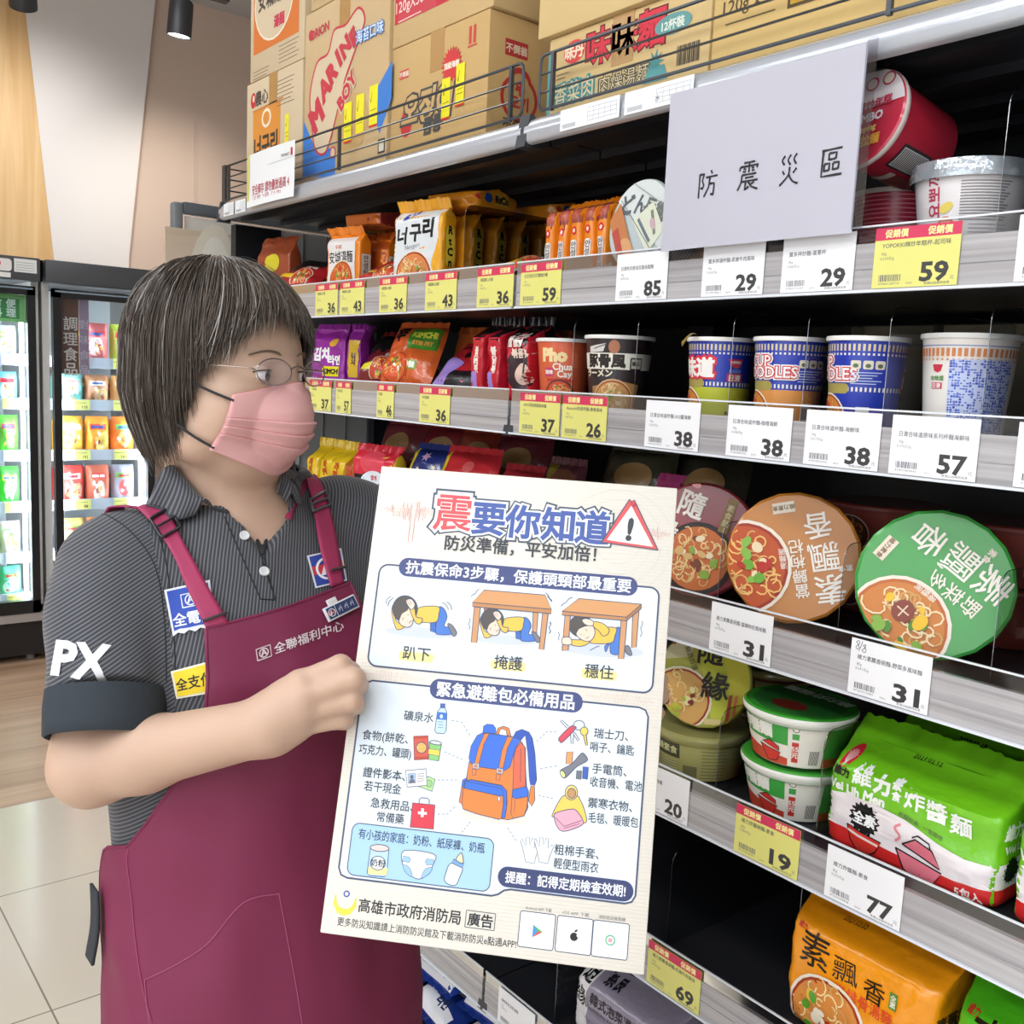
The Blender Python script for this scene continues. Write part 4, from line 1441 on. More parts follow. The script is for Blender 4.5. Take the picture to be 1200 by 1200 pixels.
# the white patterned cup
seaw = []
rdw = random.Random(5)
for k in range(-24, 25):
    seaw.append(('r', k * 6 - 1.8, 87, k * 6 + 1.8, 96, 'e08a50'))
    seaw.append(('r', k * 6 - 1.2, 82.5, k * 6 + 1.2, 85, 'e0a070'))
seaw += [('l', [(-140, 99), (140, 99)], 1, '6a80c0'), ('r', -22, 2, 48, 84, 'c9d2f0')]
for a in range(23):
    for b in range(27):
        if rdw.random() < 0.62:
            seaw.append(('r', -21 + a * 3, 3 + b * 3, -21 + a * 3 + rdw.choice((1.8, 2.6)), 3 + b * 3 + rdw.choice((1.4, 2.4)), rdw.choice(('4a62c8', '5a74d4', '3c50b0'))))
seaw += [('p', [(-42, 78), (-29, 78), (-31, 71), (-35, 69), (-40, 71)], 'd03848'), ('t', '合味道', -36, 63, 6, '6a9a58', {'b': 0.03}), ('r', -43, 51, -29, 58, 'd84860'), ('t', '日清', -36, 54.5, 6, 'f4e8e4', {'b': 0.03}), ('r', -41, 5, -30, 18, '4460b8'), ('t', '33', -35.5, 11, 9, 'e8ecf8', {'b': 0.05})]
for y, kind, lb, yaw in ((yat(847, 402, 1.08) + 0.0, 'xo', 'blue noodle cup with peeled yellow lid corner, leftmost of the blue cups', 2), (yat(928, 400, 1.08), 'curry', 'blue noodle cup with orange bottom band, middle of the blue cups', 0), (yat(1018, 400, 1.08), 'sea', 'blue noodle cup with white icons, rightmost of the blue cups', 0)):
    c = cup(lb, y, BT[2], 0.0465, 0.037, 0.108, BLUE, nissin(kind), x=1.08, yaw=34 + yaw, group='blue noodle cups')
    if kind == 'xo':
        g = G()
        g.grid(lambda u, v: (-0.030 - u * 0.022, -0.038 - 0.010 * v + 0.006 * u, 0.1095 + 0.004 * math.sin(u * 4) - 0.012 * u * u * (1 - v * 0.5)), 6, 4, M('e6d24a', 0.4))
        g.build('lid_tab', c, label='yellow peeled lid corner')
cup('white noodle cup with blue pattern and orange bars, right end of the third shelf', yat(1138, 400, 1.112), BT[2], 0.0515, 0.042, 0.112, 'efe8e0', seaw, x=1.112, yaw=30)
pho = [('t', 'Pho', -8, 82, 27, 'f2d8a0', {'b': 0.07}), ('t', 'Chua', 6, 64, 15, 'f6ece0', {'b': 0.03}), ('t', 'Cay', 10, 51, 15, 'f6ece0', {'b': 0.03}), ('r', -24, 48, -8, 62, 'c83a6a', 2), ('t', '酸辣', -16, 55, 7, 'f6ece0', {'b': 0.03}), ('r', -20, 40, 25, 45, 'c8342c')]
pho += noodle_bowl(2, 18, 26, 12, '303034', 'd8502c', 'f0d090', ('c82820', 'e8a060', '78a838', 'f0d8b0'))
cup('orange red noodle cup with cream script lettering above the 37 tag', yat(664, 400, 1.08), BT[2], 0.0475, 0.037, 0.108, 'd8603a', pho, x=1.08, yaw=34)
ton = [('r', -70, 62, 75, 86, 'ece8da'), ('t', '豚骨風', -12, 74, 21, '241c18', {'b': 0.05}), ('t', 'ラーメン', -24, 56, 13, 'e8dcc0', {'b': 0.04}), ('r', 26, 62, 46, 80, '2c2c28', 2), ('r', 28, 64, 44, 78, 'c8c4b0'), ('t', '職人', 36, 71, 7, '2c2c28', {'b': 0.03}), ('p', [(-40, 95), (-10, 100), (-14, 88), (-40, 86)], 'd8d4d0'), ('e', 2, 95, 8, 10, 'b07050'), ('l', [(-30, 92), (-8, 99)], 1.5, '4a4440')]
ton += [('p', [(-36, 0), (40, 0), (44, 40), (20, 44), (-36, 36)], 'b0804c')] + noodle_bowl(2, 14, 34, 14, 'd8b080', 'c89458', 'f0d8a0', ('78a83c', '68983c', 'd8b078', 'e8d0a0'))
cup('black and white noodle cup with a photo of noodles above the 26 tag', yat(721, 400, 1.08) - 0.010, BT[2], 0.052, 0.041, 0.112, '2a2024', ton, x=1.08, yaw=34)
for y, z, w_, lb in ((0.80, 0, 0.13, 'left'), (0.66, 0, 0.12, 'middle'), (0.53, 0, 0.1, 'right')):
    t = thing('cardboard_case', 'open cardboard case in the dark at the back of the third shelf, %s of three' % lb, 'box', (1.40, y, BT[2]), R(-90))
    g = G(); g.box((-w_ / 2, -0.06, 0), (w_ / 2, 0.04, 0.115), M('a89878', 0.7)); g.build('case', t)
    g = G(); g.box((-w_ / 2, -0.062, 0.116), (w_ / 2, -0.058, 0.142), M('b0a080', 0.7)); g.build('flap', t)

# ---------------------------------------------------------------- shelf 1 near bay
orp = [('r', -6, 0, 60, 12, 'e8e0d0')]


def orange_pouch(k):
    it = [('p', [(-26, 95), (26, 95), (26, 140), (-26, 140)], '8a3a3c'), ('e', 0, 92, 30, 14, 'b85a30', 10), ('e', 2, 118, 14, 16, 'a04a48'), ('e', 0, 82, 6.5, 8, 'd02830'), ('t', 'ㄹ', 0, 82, 8, 'f4e8e0', {'b': 0.03}), ('r', -7, 8, 7, 66, 'ece8e2', 7), ('t', '안\n성\n탕', 0, 38, 13, '8a8480', {'b': 0.03}), ('p', [(8, 0), (26, 0), (26, 30), (14, 26)], 'e0d8cc')]
    return it


OR = 'ee8a1e'
for k in range(5):
    y = 1.256 - k * 0.0312
    pack('orange noodle pouch standing edge on, %s of five in the row' % ('first', 'second', 'third', 'fourth', 'fifth')[k], (1.115, y, BT[1]), 0.0305, 0.12, 0.125, OR, [(i[0], *i[1:]) if 0 else i for i in [('p', [(-15, 88), (15, 88), (15, 122), (-15, 122)], '9a4a3c'), ('e', 0, 104, 9, 12, 'b85848', 20), ('e', 0, 76, 5, 6.5, 'd02830'), ('e', 0, 76, 2.5, 3.2, 'f4d8c8'), ('r', -6, 8, 6, 62, 'ece8e2', 5), ('t', '안\n성\n탕\n면', 0, 36, 12, '7a7470', {'b': 0.03}), ('p', [(7, 0), (15, 0), (15, 28), (9, 22)], 'e8dccc')]],
         seed=20 + k, yaw=4, fin=0.012 + 0.003 * (k % 2), amp=0.003, taper=0.16, sq=3.5, group='row of orange pouches', nu=14, nv=16, fin_tilt=0.9, sub=7)
pack('orange noodle pouch leaning behind the silver bowl', (1.205, 1.035, BT[1]), 0.05, 0.14, 0.15, OR, [('p', [(-22, 60), (22, 60), (22, 130), (-22, 130)], 'd87a20'), ('e', 0, 85, 6, 7, 'd02830')], seed=27, yaw=16, fin=0.022, amp=0.004, taper=0.2, sq=3.5, ears=0.02, fin_tilt=0.3)
sil = [('p', [(-70, 70), (70, 70), (70, -70), (10, -10), (-40, 40)], 'd4dad8'), ('t', 'どん', -8, 32, 30, '5a6068', {'b': 0.04, 'rot': -12}), ('t', '兵衛', 34, 14, 26, '6a7068', {'b': 0.04, 'rot': -30}), ('p', [(-12, 8), (30, 26), (52, -20), (20, -46)], 'd8dcc8'), ('l', [(0, 8), (24, -30)], 5, '6a7480'), ('l', [(28, 14), (34, -22)], 5, '7a8470'), ('e', 30, -6, 5, 9, 'c8a8b0', 20),
       ('p', [(-62, 20), (-38, 40), (0, -62), (-30, -62)], 'c07a4a'), ('e', -24, -34, 14, 22, 'd8a070', 20), ('p', [(-55, 0), (-42, 6), (-22, -60), (-34, -60)], 'b84a3c'), ('r', 10, -66, 40, -52, 'c83040'), ('t', 'NISSIN', 25, -59, 7, 'f0e8e0', {'b': 0.03}), ('l', [(-36, 44), (46, -66)], 1, '707880'), ('l', [(-10, 62), (66, 4)], 1, '8a9098')]
lid_bowl('silver grey noodle bowl tilted on its side left of the paper sign', (1.035, 1.024, BT[1] + 0.066), (-1.0, 0.06, 0.10), 8, 0.064, 0.075, 0.048, 'a8b4b6', 'bcc6c8', sil, rimcol='d8dee0', side_items=[('l', [(-200, 8 + k * 7), (200, 8 + k * 7)], 2.5, '6a7a80') for k in range(9)])

RED = 'b0203a'
redtxt = [('l', [(-150, 92 - k * 5.2), (150, 92 - k * 5.2)], 1.5, 'd88898') for k in range(17)] + [('r', -36 + k * 9, 8 + (k * 37 % 60), -30 + k * 9, 9.6 + (k * 37 % 60), RED) for k in range(9)]
cup('deep red noodle cup upright behind the edge of the paper sign', yat(1052, 220, 1.16), BT[1], 0.050, 0.040, 0.090, RED, redtxt, x=1.16, yaw=30, lid='c8ccd0', rim='d8d0c8')
jl = [('p', [(-60, -5), (60, 25), (60, 60), (-60, 60)], 'd4ccce'), ('t', 'JUMBO', 6, -2, 14, 'f0e4e8', {'b': 0.04, 'rot': 14}), ('t', '辣炒年糕', 10, 16, 12, 'c02848', {'b': 0.03, 'rot': 14}), ('t', 'Topping', 8, -14, 10, 'f0d070', {'b': 0.03, 'rot': 14}), ('t', '起司拉麵', 10, -28, 13, 'e8a840', {'b': 0.04, 'rot': 14}), ('e', -4, 38, 9, 8, 'b83048'), ('e', -4, 38, 7, 6, 'e8dcd8'), ('e', 18, 44, 9, 8, 'b83048'), ('e', 18, 44, 7, 6, 'e0d4c0'), ('l', [(-30, 56), (20, 60)], 2, '5a5458'), ('l', [(-30, 51), (10, 55)], 2, '5a5458')]
jside = [('r', 20, 30, 50, 80, '2a2a2e'), ('r', 23, 33, 47, 77, 'c8c4c4')] + [('r', 24, 35 + k * 3, 46, 36.4 + k * 3, '2a2a2e') for k in range(14)] + [('r', -60, 10, 15, 50, '6a3a2c'), ('e', -20, 26, 16, 10, 'a8683c'), ('p', [(-60, 52), (15, 52), (15, 62), (-60, 62)], 'd8c8c0')]
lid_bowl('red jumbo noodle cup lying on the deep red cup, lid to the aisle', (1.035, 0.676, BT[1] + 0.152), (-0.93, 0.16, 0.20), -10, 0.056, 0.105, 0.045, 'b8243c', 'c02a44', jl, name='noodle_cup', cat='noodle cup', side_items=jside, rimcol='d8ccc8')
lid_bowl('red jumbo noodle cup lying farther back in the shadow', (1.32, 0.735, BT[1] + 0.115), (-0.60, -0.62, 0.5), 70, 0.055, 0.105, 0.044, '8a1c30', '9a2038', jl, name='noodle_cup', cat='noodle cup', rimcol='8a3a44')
ysd = [('t', '요뽀끼', -38, 58, 18, 'b83a58', {'b': 0.02, 'rot': 90}), ('e', -24, 24, 10, 11, 'd87048'), ('t', '치즈\n떡볶이', -24, 24, 6, 'f4e8dc', {'b': 0.03}), ('e', -24, 44, 8, 5, 'e8d060', 30), ('e', -30, 6, 9, 8, 'e8a838')] + [('l', [(-10, 70 - k * 3), (40 - (k % 4) * 2, 70 - k * 3)], 1.4, '8a8688') for k in range(14)] + [('l', [(0, 26 - k * 4), (42, 26 - k * 4)], 0.8, '9a9698') for k in range(6)]
cup('white cheese noodle cup with a silvery plastic lid above the 59 tag', yat(1143, 200, 1.10), BT[1], 0.060, 0.048, 0.088, 'e2dcdc', ysd, x=1.095, yaw=28, cover=M('b8c0c8', 0.15, 0.5, coat=0.6, bump=0.3, bscale=50))
cup('white cup at the right picture edge on the second shelf', 0.405, BT[1], 0.05, 0.042, 0.10, 'e8e4e0', [], x=1.12)

# ---------------------------------------------------------------- far bay, shelf 1
ansung = [('p', [(-56, 0), (56, 0), (56, 24), (-56, 30)], 'e87818'), ('r', -48, 22, 44, 128, 'e6e2e0', 6), ('t', '安城湯麵', -4, 86, 27, '2c2624', {'b': 0.01, 'w': 82}), ('t', '安城', -10, 108, 10, 'd86828')] + noodle_bowl(0, 40, 40, 3, 'f0d8b8', 'd8642c', 'f2d090', ('e8a050', 'd04028', 'f0d890', '88a840'))
an_side = [('r', -30, 0, 30, 130, 'e8801c'), ('r', -12, 30, 14, 92, 'e8e0d4', 4), ('t', '안\n성\n탕\n면', 0, 60, 15, '5a4a40', {'b': 0.02})]
pack('white and orange noodle pack with bowl picture, front of its row above leftmost tags', (1.08, 1.945, BT[1]), 0.115, 0.042, 0.135, 'e8821c', ansung, an_side, seed=31, yaw=10, fin=0.02, amp=0.003, taper=0.15, fin_tilt=-0.6, group='orange and white noodle packs')
for k, (x, y) in enumerate(((1.14, 1.93), (1.19, 1.92), (1.24, 1.91))):
    pack('orange and maroon noodle pack %s in the row behind the front one' % ('second', 'third', 'last')[k], (x, y, BT[1]), 0.112, 0.042, 0.13, 'b4521c', [], an_side if k == 0 else [('r', -30, 0, 30, 90, '9a4a1c'), ('p', [(-30, 90), (30, 90), (30, 120), (-30, 120)], '6a2028'), ('e', 0, 100, 6, 8, 'c83028')], seed=33 + k, yaw=10, fin=0.02, amp=0.004, taper=0.2, group='orange and white noodle packs')
pack('orange and maroon noodle pack lying on top of the row', (1.15, 1.925, BT[1] + 0.152), 0.12, 0.13, 0.035, 'c0601c', [], [('r', -60, 0, 60, 34, '8a2c2c'), ('e', 10, 17, 5, 5, 'd84030')], seed=36, yaw=10, fin=0, amp=0.004, taper=0.3, group='orange and white noodle packs')
neog = [('p', [(-66, 0), (66, 0), (66, 152), (-66, 152)], 'dde0e2'), ('p', [(40, 0), (66, 0), (66, 152), (56, 152), (58, 100), (44, 60)], 'eeaa28'), ('t', '너', -40, 106, 34, '1c1c1c', {'b': 0.04}), ('t', '구', -4, 110, 36, '1c1c1c', {'b': 0.04}), ('t', '리', 30, 118, 38, '1c1c1c', {'b': 0.04}), ('t', 'Neoguri', -10, 84, 12, '8a9098', {'b': 0.01, 'rot': 8}), ('p', [(-40, 134), (-8, 144), (-4, 152), (-36, 150)], '1f4fb8')] + noodle_bowl(-4, 26, 52, 6, 'e8e0d4', 'e08850', 'f2e0b0', ('d84838', '88a848', 'f0d8b0', 'e8b060'))
ne_side = [('r', -26, 0, 26, 140, 'eea41e'), ('r', -11, 46, 12, 122, 'f2d84a', 10), ('t', 'R\nt\nC\nn', 0, 84, 20, '2a2418', {'b': 0.05}), ('e', 0, 30, 11, 13, '2a52b0'), ('e', 0, 8, 6, 6, 'c83830')]
pack('white and gold noodle pack with black lettering, front of its row on the second shelf', (1.075, 1.64, BT[1]), 0.135, 0.05, 0.155, 'eda62a', neog, ne_side, seed=41, yaw=12, fin=0.022, amp=0.003, taper=0.12, fin_tilt=-0.4, group='gold noodle packs')
for k, (x, y) in enumerate(((1.133, 1.625), (1.184, 1.618), (1.235, 1.61), (1.286, 1.60), (1.337, 1.59), (1.388, 1.58), (1.439, 1.57))):
    pack('gold noodle pack edge on, %s behind the front gold pack' % ('directly', 'second', 'third', 'fourth', 'fifth', 'sixth', 'seventh')[k], (x, y, BT[1]), 0.130, 0.043, 0.14, 'e39a22', [], ne_side, seed=43 + k, yaw=12, fin=0.015, amp=0.004, taper=0.15, group='gold noodle packs')
lay_side = [('r', -70, 0, 70, 40, 'e3921e'), ('e', -30, 22, 11, 9, '2a52b0'), ('r', -12, 10, 30, 34, 'd8a838'), ('t', 'RtCn', 8, 22, 18, '2a2418', {'b': 0.05}), ('e', -52, 22, 6, 6, 'c83830')]
pack('gold noodle pack lying across the back of the gold row', (1.35, 1.60, BT[1] + 0.157), 0.14, 0.14, 0.042, 'd8861e', [], lay_side, seed=49, yaw=12, fin=0.0, amp=0.006, taper=0.3, group='gold noodle packs')
pack('gold noodle pack lying on top of the gold row', (1.17, 1.62, BT[1] + 0.158), 0.14, 0.14, 0.042, 'e8962a', [('r', -70, 0, 70, 40, 'd8861e')], lay_side, seed=48, yaw=12, fin=0.0, amp=0.006, taper=0.3, group='gold noodle packs')
pack('rust red noodle pack with a yellow patch at the far left of the second shelf', (1.10, 2.33, BT[1]), 0.14, 0.05, 0.15, '9c4a2c', [('e', 0, 100, 30, 22, 'd8c832'), ('r', -45, 20, 20, 70, 'e8d838', 8), ('t', 'HOT', -10, 44, 22, 'c83020', {'b': 0.05})], seed=61, yaw=10, fin=0.02)


def flat_pack(label, x, y, z, w, h, col, items, pitch=60, yaw=0, seed=1, group=None, d=0.035, roll=0):
    """pillow pack leaning back; pitch 0 = upright, 90 = lying on its back"""
    e = Euler((R(-pitch), R(roll), R(-90 + yaw)), 'XYZ')
    t = thing('noodle_pack', label, 'noodle pack', (x, y, z + (0.014 if pitch < 50 else 0.004)), group=group, rot=e)
    g, fm, ww, hh = bag(w, h, d, M(col, 0.2, coat=0.4, bump=0.35, bscale=34), seed)
    bv = BVHTree.FromPolygons([Vector(p) for p in g.v], g.f)
    art(g, items, hit_map(bv, lambda u, v: (max(-w * 0.465, min(w * 0.465, u / 1000)), -0.1, max(0.002, min(h - 0.002, v / 1000))), (0, 1, 0)), sub=9, eps=0.0003, rough=0.25)
    g.build('wrapper', t, 60)
    for nm, zz, sg in (('top_seam', h - 0.002, 1), ('bottom_seam', 0.002, -1)):
        g = G()
        g.grid(lambda u, v: ((u - 0.5) * w * 0.94, 0.002 * math.sin(u * 30 + seed), zz + sg * v * 0.013 * (1 + 0.15 * (int(u * 24) % 2))), 24, 2, M(col, 0.25, coat=0.3))
        g.build(nm, t, 60)
    return t


def shin(c1, c2, txt, seed, acc='f0c030'):
    it = [('p', [(-60, 60), (60, 90), (60, 140), (-60, 140)], c2), ('t', '辛', -8, 92, 52, '1a1616', {'b': 0.06, 'rot': 8}), ('t', txt, 22, 60, 15, 'f4ece4', {'b': 0.04, 'rot': 8}), ('r', -50, 20, -16, 36, acc)] + noodle_bowl(12, 22, 30, seed, 'e8d8c0', 'd0482c', 'f0d090')
    return it


flat_pack('black and red noodle pack lying at the far left of the second shelf', 1.05, 2.15, BT[1] + 0.03, 0.13, 0.13, 'a82428', shin('a82428', '1c1c1e', '라면', 3), 62, 25, 3)
flat_pack('gold and red noodle pack leaning at the far left of the second shelf', 1.20, 2.09, BT[1] + 0.03, 0.13, 0.14, 'b8902c', shin('b8902c', 'c03030', '라면', 5), 45, 30, 5)
flat_pack('small red and black noodle pack lying between the orange and the gold packs', 1.05, 1.775, BT[1] + 0.022, 0.13, 0.12, 'c02c28', shin('c02c28', '1c1818', '신', 7), 68, 15, 7)
flat_pack('silver and black noodle pack lying at the joint of the second shelf', 1.055, 1.335, BT[1] + 0.018, 0.13, 0.12, '8a8c90', shin('8a8c90', '24262a', '면', 9), 80, 10, 9)

# ---------------------------------------------------------------- far bay, shelf 2
pur = [('t', '김치', -20, 78, 30, 'f2eef0', {'b': 0.06}), ('t', '라면', 22, 66, 22, 'f2eef0', {'b': 0.05}), ('r', -14, 30, 40, 52, 'e8d820'), ('t', 'KIMCHI', 13, 41, 14, '201c20', {'b': 0.06}), ('e', 20, 104, 14, 8, 'e0a838', 20), ('e', -20, 16, 24, 12, 'a83a30')]
for k, (x, y) in enumerate(((1.075, 1.998), (1.125, 1.985), (1.09, 1.908))):
    pack('purple kimchi noodle pack %s' % ('at the front beside the glasses', 'behind the front purple one', 'edge on, right of the front purple one')[k], (x, y, BT[2]), 0.112 if k < 2 else 0.045, 0.040, 0.134, '9a2c9c', pur if k < 2 else [('r', -14, 30, 14, 110, 'd8b030'), ('t', '김\n치', 0, 70, 14, '40203c', {'b': 0.05})], [], seed=70 + k, yaw=14, fin=0.014, amp=0.005, taper=0.2, group='purple kimchi packs', fin_tilt=0.3)
flat_pack('black and white noodle pack upright behind the orange one on the third shelf', 1.19, 1.83, BT[2] + 0.002, 0.12, 0.120, '2a2a2c', shin('2a2a2c', '1c1c1c', '블랙', 11, 'c83030'), 8, 15, 11)
flat_pack('black and red noodle pack leaning left of the orange one', 1.075, 1.815, BT[2] + 0.012, 0.105, 0.13, '7a2424', shin('7a2424', '1c1c1c', '라면', 12, 'e8d830'), 42, 20, 12)
kim = [('p', [(-62, 70), (-20, 78), (-30, 150), (-62, 150)], 'e06030'), ('t', '辛', -34, 106, 36, '1c1414', {'b': 0.06}), ('r', -8, 72, 58, 122, '4a8a2c', 4), ('t', 'KIMCHI', 25, 104, 17, 'd8dc4a', {'b': 0.06, 'w': 56}), ('t', 'STIR FRY', 25, 86, 12, 'e8a040', {'b': 0.05, 'w': 46}), ('r', -4, 26, 30, 44, '7a9a20', 3), ('t', '炒麵', 13, 35, 13, 'f0f0e0', {'b': 0.05})] + noodle_bowl(-24, 32, 34, 13, 'd86030', 'e05a2c', 'f2c070')
flat_pack('orange noodle pack with a green label leaning at the front of the third shelf', 1.06, 1.675, BT[2] + 0.006, 0.130, 0.132, 'd8622c', kim, 28, 20, 13, d=0.04)
for k, (x, y, c) in enumerate(((1.19, 1.62, 'b85a24'), (1.24, 1.61, 'c0602a'), (1.20, 1.515, 'a83028'), (1.25, 1.505, 'b05a24'), (1.30, 1.50, 'a85420'))):
    pack('orange brown noodle pack standing behind the green label pack, %s' % ('directly behind', 'second behind', 'red edged one', 'second from the right', 'last')[k], (x, y, BT[2]), 0.085, 0.040, 0.128, c, [('r', -10, 40, 45, 100, '5a7a28' if k % 2 else '8a3a20')], [('r', -14, 20, 14, 110, 'a02a24'), ('t', '신\n라\n면', 0, 66, 16, 'e8c8a0', {'b': 0.03})], seed=80 + k, yaw=14, fin=0.016, amp=0.006, taper=0.25, group='orange brown packs', fin_tilt=0.3)
flat_pack('black and red noodle pack with a black character lying left of the standing ones', 1.055, 1.475, BT[2] + 0.014, 0.15, 0.13, 'b82430', [('p', [(-75, 0), (75, 0), (75, 45), (-75, 30)], '201a1e'), ('p', [(-75, 0), (-40, 0), (-20, 60), (-60, 80)], '9a80c8')] + shin('b82430', '2a2226', '辛', 15)[1:3], 52, 18, 15)
buld = [('p', [(-50, 100), (50, 100), (50, 160), (-50, 160)], '1e1a1c'), ('e', 5, 56, 28, 34, '3a2a30'), ('t', '불닭', -8, 106, 24, 'e8d8d0', {'b': 0.06}), ('p', [(-50, 0), (-30, 0), (-34, 60), (-50, 80)], '9a80c8'), ('e', 14, 50, 14, 18, 'e0c0b0'), ('t', '볶음면', 10, 84, 16, 'f0d8c8', {'b': 0.05})]
bsd = [('r', -16, 0, 16, 105, 'c02030'), ('r', -16, 105, 16, 150, '1e1a1c'), ('p', [(-16, 0), (10, 0), (0, 50), (-16, 55)], '9a80c8'), ('t', '불\n닭\n볶', 2, 72, 15, 'f0e0d8', {'b': 0.05})]
for k, (x, y) in enumerate(((1.07, 1.386), (1.072, 1.345), (1.09, 1.296))):
    pack('red and black noodle pack at the joint, %s' % ('left of three', 'middle of three', 'right of three with a face picture')[k], (x, y, BT[2]), 0.040 if k < 2 else 0.052, 0.115, 0.133, 'c02234', [(i) for i in (bsd if k < 2 else buld)], bsd, seed=90 + k, yaw=6, fin=0.016, amp=0.006, taper=0.2, group='red and black packs at the joint', tcol='1e1a1c', fin_tilt=0.1)

# ---------------------------------------------------------------- far bay, shelf 3 (above the shop assistant's shoulder)
yel = [('e', 0, 50, 40, 30, 'e8b820'), ('e', -10, 34, 26, 18, 'f0e4c0'), ('t', '열라면', 0, 90, 22, 'c83020', {'b': 0.05}), ('e', -14, 12, 26, 14, 'e0e4e0')]
for k in range(4):
    pack('yellow noodle pack on the fourth shelf, %s from the left behind the pink mask' % ('first', 'second', 'third', 'fourth')[k], (1.10, 2.06 - k * 0.058, BT[3]), 0.054, 0.1, 0.125, 'd8b41e' if k < 3 else 'a8641e', [('e', 0, 40, 18, 26, 'ecd040'), ('t', '라\n면', 0, 80, 18, 'b84020', {'b': 0.05}), ('e', -4, 12, 16, 10, 'e8e0d0')], [], seed=100 + k, yaw=10, fin=0.02, amp=0.006, taper=0.25, group='yellow packs behind the mask', fin_tilt=0.2)
jin = [('e', 0, 110, 40, 24, 'd84858'), ('t', '진', -34, 64, 46, '1c1614', {'b': 0.07}), ('t', '라면', 14, 52, 27, '1c1614', {'b': 0.06}), ('e', 4, 78, 34, 16, 'd8e0e8', 8), ('t', '맵게', 10, 80, 11, 'c83038', {'b': 0.03})] + noodle_bowl(14, 14, 24, 17, 'f0d8c0', 'd8602c', 'f2d090')
pack('red noodle pack with black brush lettering standing at her shoulder', (1.075, 1.787, BT[3]), 0.130, 0.05, 0.135, 'cf2a3c', jin, [('r', -30, 0, 30, 130, 'e0c030')], seed=111, yaw=12, fin=0.016, amp=0.004, taper=0.15)
flat_pack('navy noodle pack with yellow ends leaning above the top edge of the board', 1.085, 1.645, BT[3] + 0.01, 0.125, 0.135, '26357a', [('r', -65, 0, -44, 140, 'e0c430'), ('p', star(-10, 112, 6, 13, 6), 'c8a0c0'), ('p', star(16, 90, 3, 6, 5), 'f0e8d8'), ('p', star(-24, 84, 3, 6, 5), 'f0e8d8'), ('t', '스낵면', 4, 60, 24, 'f0f0f0', {'b': 0.05})], 24, 14, 21)
flat_pack('red noodle pack with yellow ends leaning above the board, right of the navy one', 1.08, 1.515, BT[3] + 0.01, 0.14, 0.14, 'cc3038', [('r', -75, 0, -52, 140, 'e0c430'), ('e', 10, 104, 14, 12, 'd86060'), ('t', '참깨', 4, 60, 30, 'f0f0e8', {'b': 0.05})], 24, 14, 23)
flat_pack('red noodle pack with yellow ends, second right of the navy one', 1.10, 1.385, BT[3] + 0.01, 0.095, 0.12, 'b03038', [('r', -60, 0, -42, 120, 'd0b830'), ('t', '라면', 4, 60, 26, 'f0f0e8', {'b': 0.05})], 28, 14, 24)
flat_pack('dark maroon noodle pack lying in the shadow above the board at the joint', 1.13, 1.285, BT[3] + 0.012, 0.09, 0.13, '5a3038', [('e', 0, 90, 40, 30, '6a4030'), ('e', -30, 120, 16, 22, '7a6a28')], 15, 8, 25)
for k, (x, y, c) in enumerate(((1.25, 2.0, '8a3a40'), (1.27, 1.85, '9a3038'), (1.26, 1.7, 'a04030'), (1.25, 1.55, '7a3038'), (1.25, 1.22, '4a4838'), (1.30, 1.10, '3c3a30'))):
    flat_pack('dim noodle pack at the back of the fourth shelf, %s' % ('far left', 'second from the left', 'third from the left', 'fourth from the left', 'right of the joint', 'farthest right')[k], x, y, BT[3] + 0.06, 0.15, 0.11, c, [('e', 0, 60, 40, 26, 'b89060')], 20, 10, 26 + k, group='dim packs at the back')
pack('pink pack edge on above the top right of the board', (1.14, 1.03, BT[3]), 0.05, 0.08, 0.15, 'c8508c', [('r', -20, 60, 20, 110, 'e8d8e0')], seed=130, fin=0.015)

# ---------------------------------------------------------------- bottom left: blue bags
bl = [('t', '海鮮', -30, 60, 30, 'f0f2f6', {'b': 0.06}), ('e', 20, 90, 36, 20, 'dce0e8', 20), ('p', [(-60, 0), (60, 0), (60, 30), (-60, 44)], 'e8e8ec'), ('t', '라면', 14, 34, 22, '20305a', {'b': 0.05}), ('p', [(-60, 110), (60, 90), (60, 104), (-60, 126)], 'c03848'), ('r', 10, 112, 44, 126, 'f0f0f4')]
k = 0
for z, row in ((0, 4), (0.05, 4), (0.10, 3)):
    for j in range(row):
        k += 1
        flat_pack('navy blue noodle pack, %s layer of the bottom heap, place %s from the left' % (('lowest', 'middle', 'top')[int(z * 20)], ('one', 'two', 'three', 'four')[j]), 1.05 + 0.012 * (k % 3) + z * 0.2, 1.82 - j * 0.158 + z * 0.3, BT[7] + 0.03 + z * 1.22, 0.145, 0.14, '24409a' if k % 3 else '1e3480', bl, 82, -7 + (k * 5 % 14), 40 + k, group='navy packs at the bottom', d=0.045)

# ================================================================== CARTONS ON THE TOP SHELF
KR = 'c9a66e'


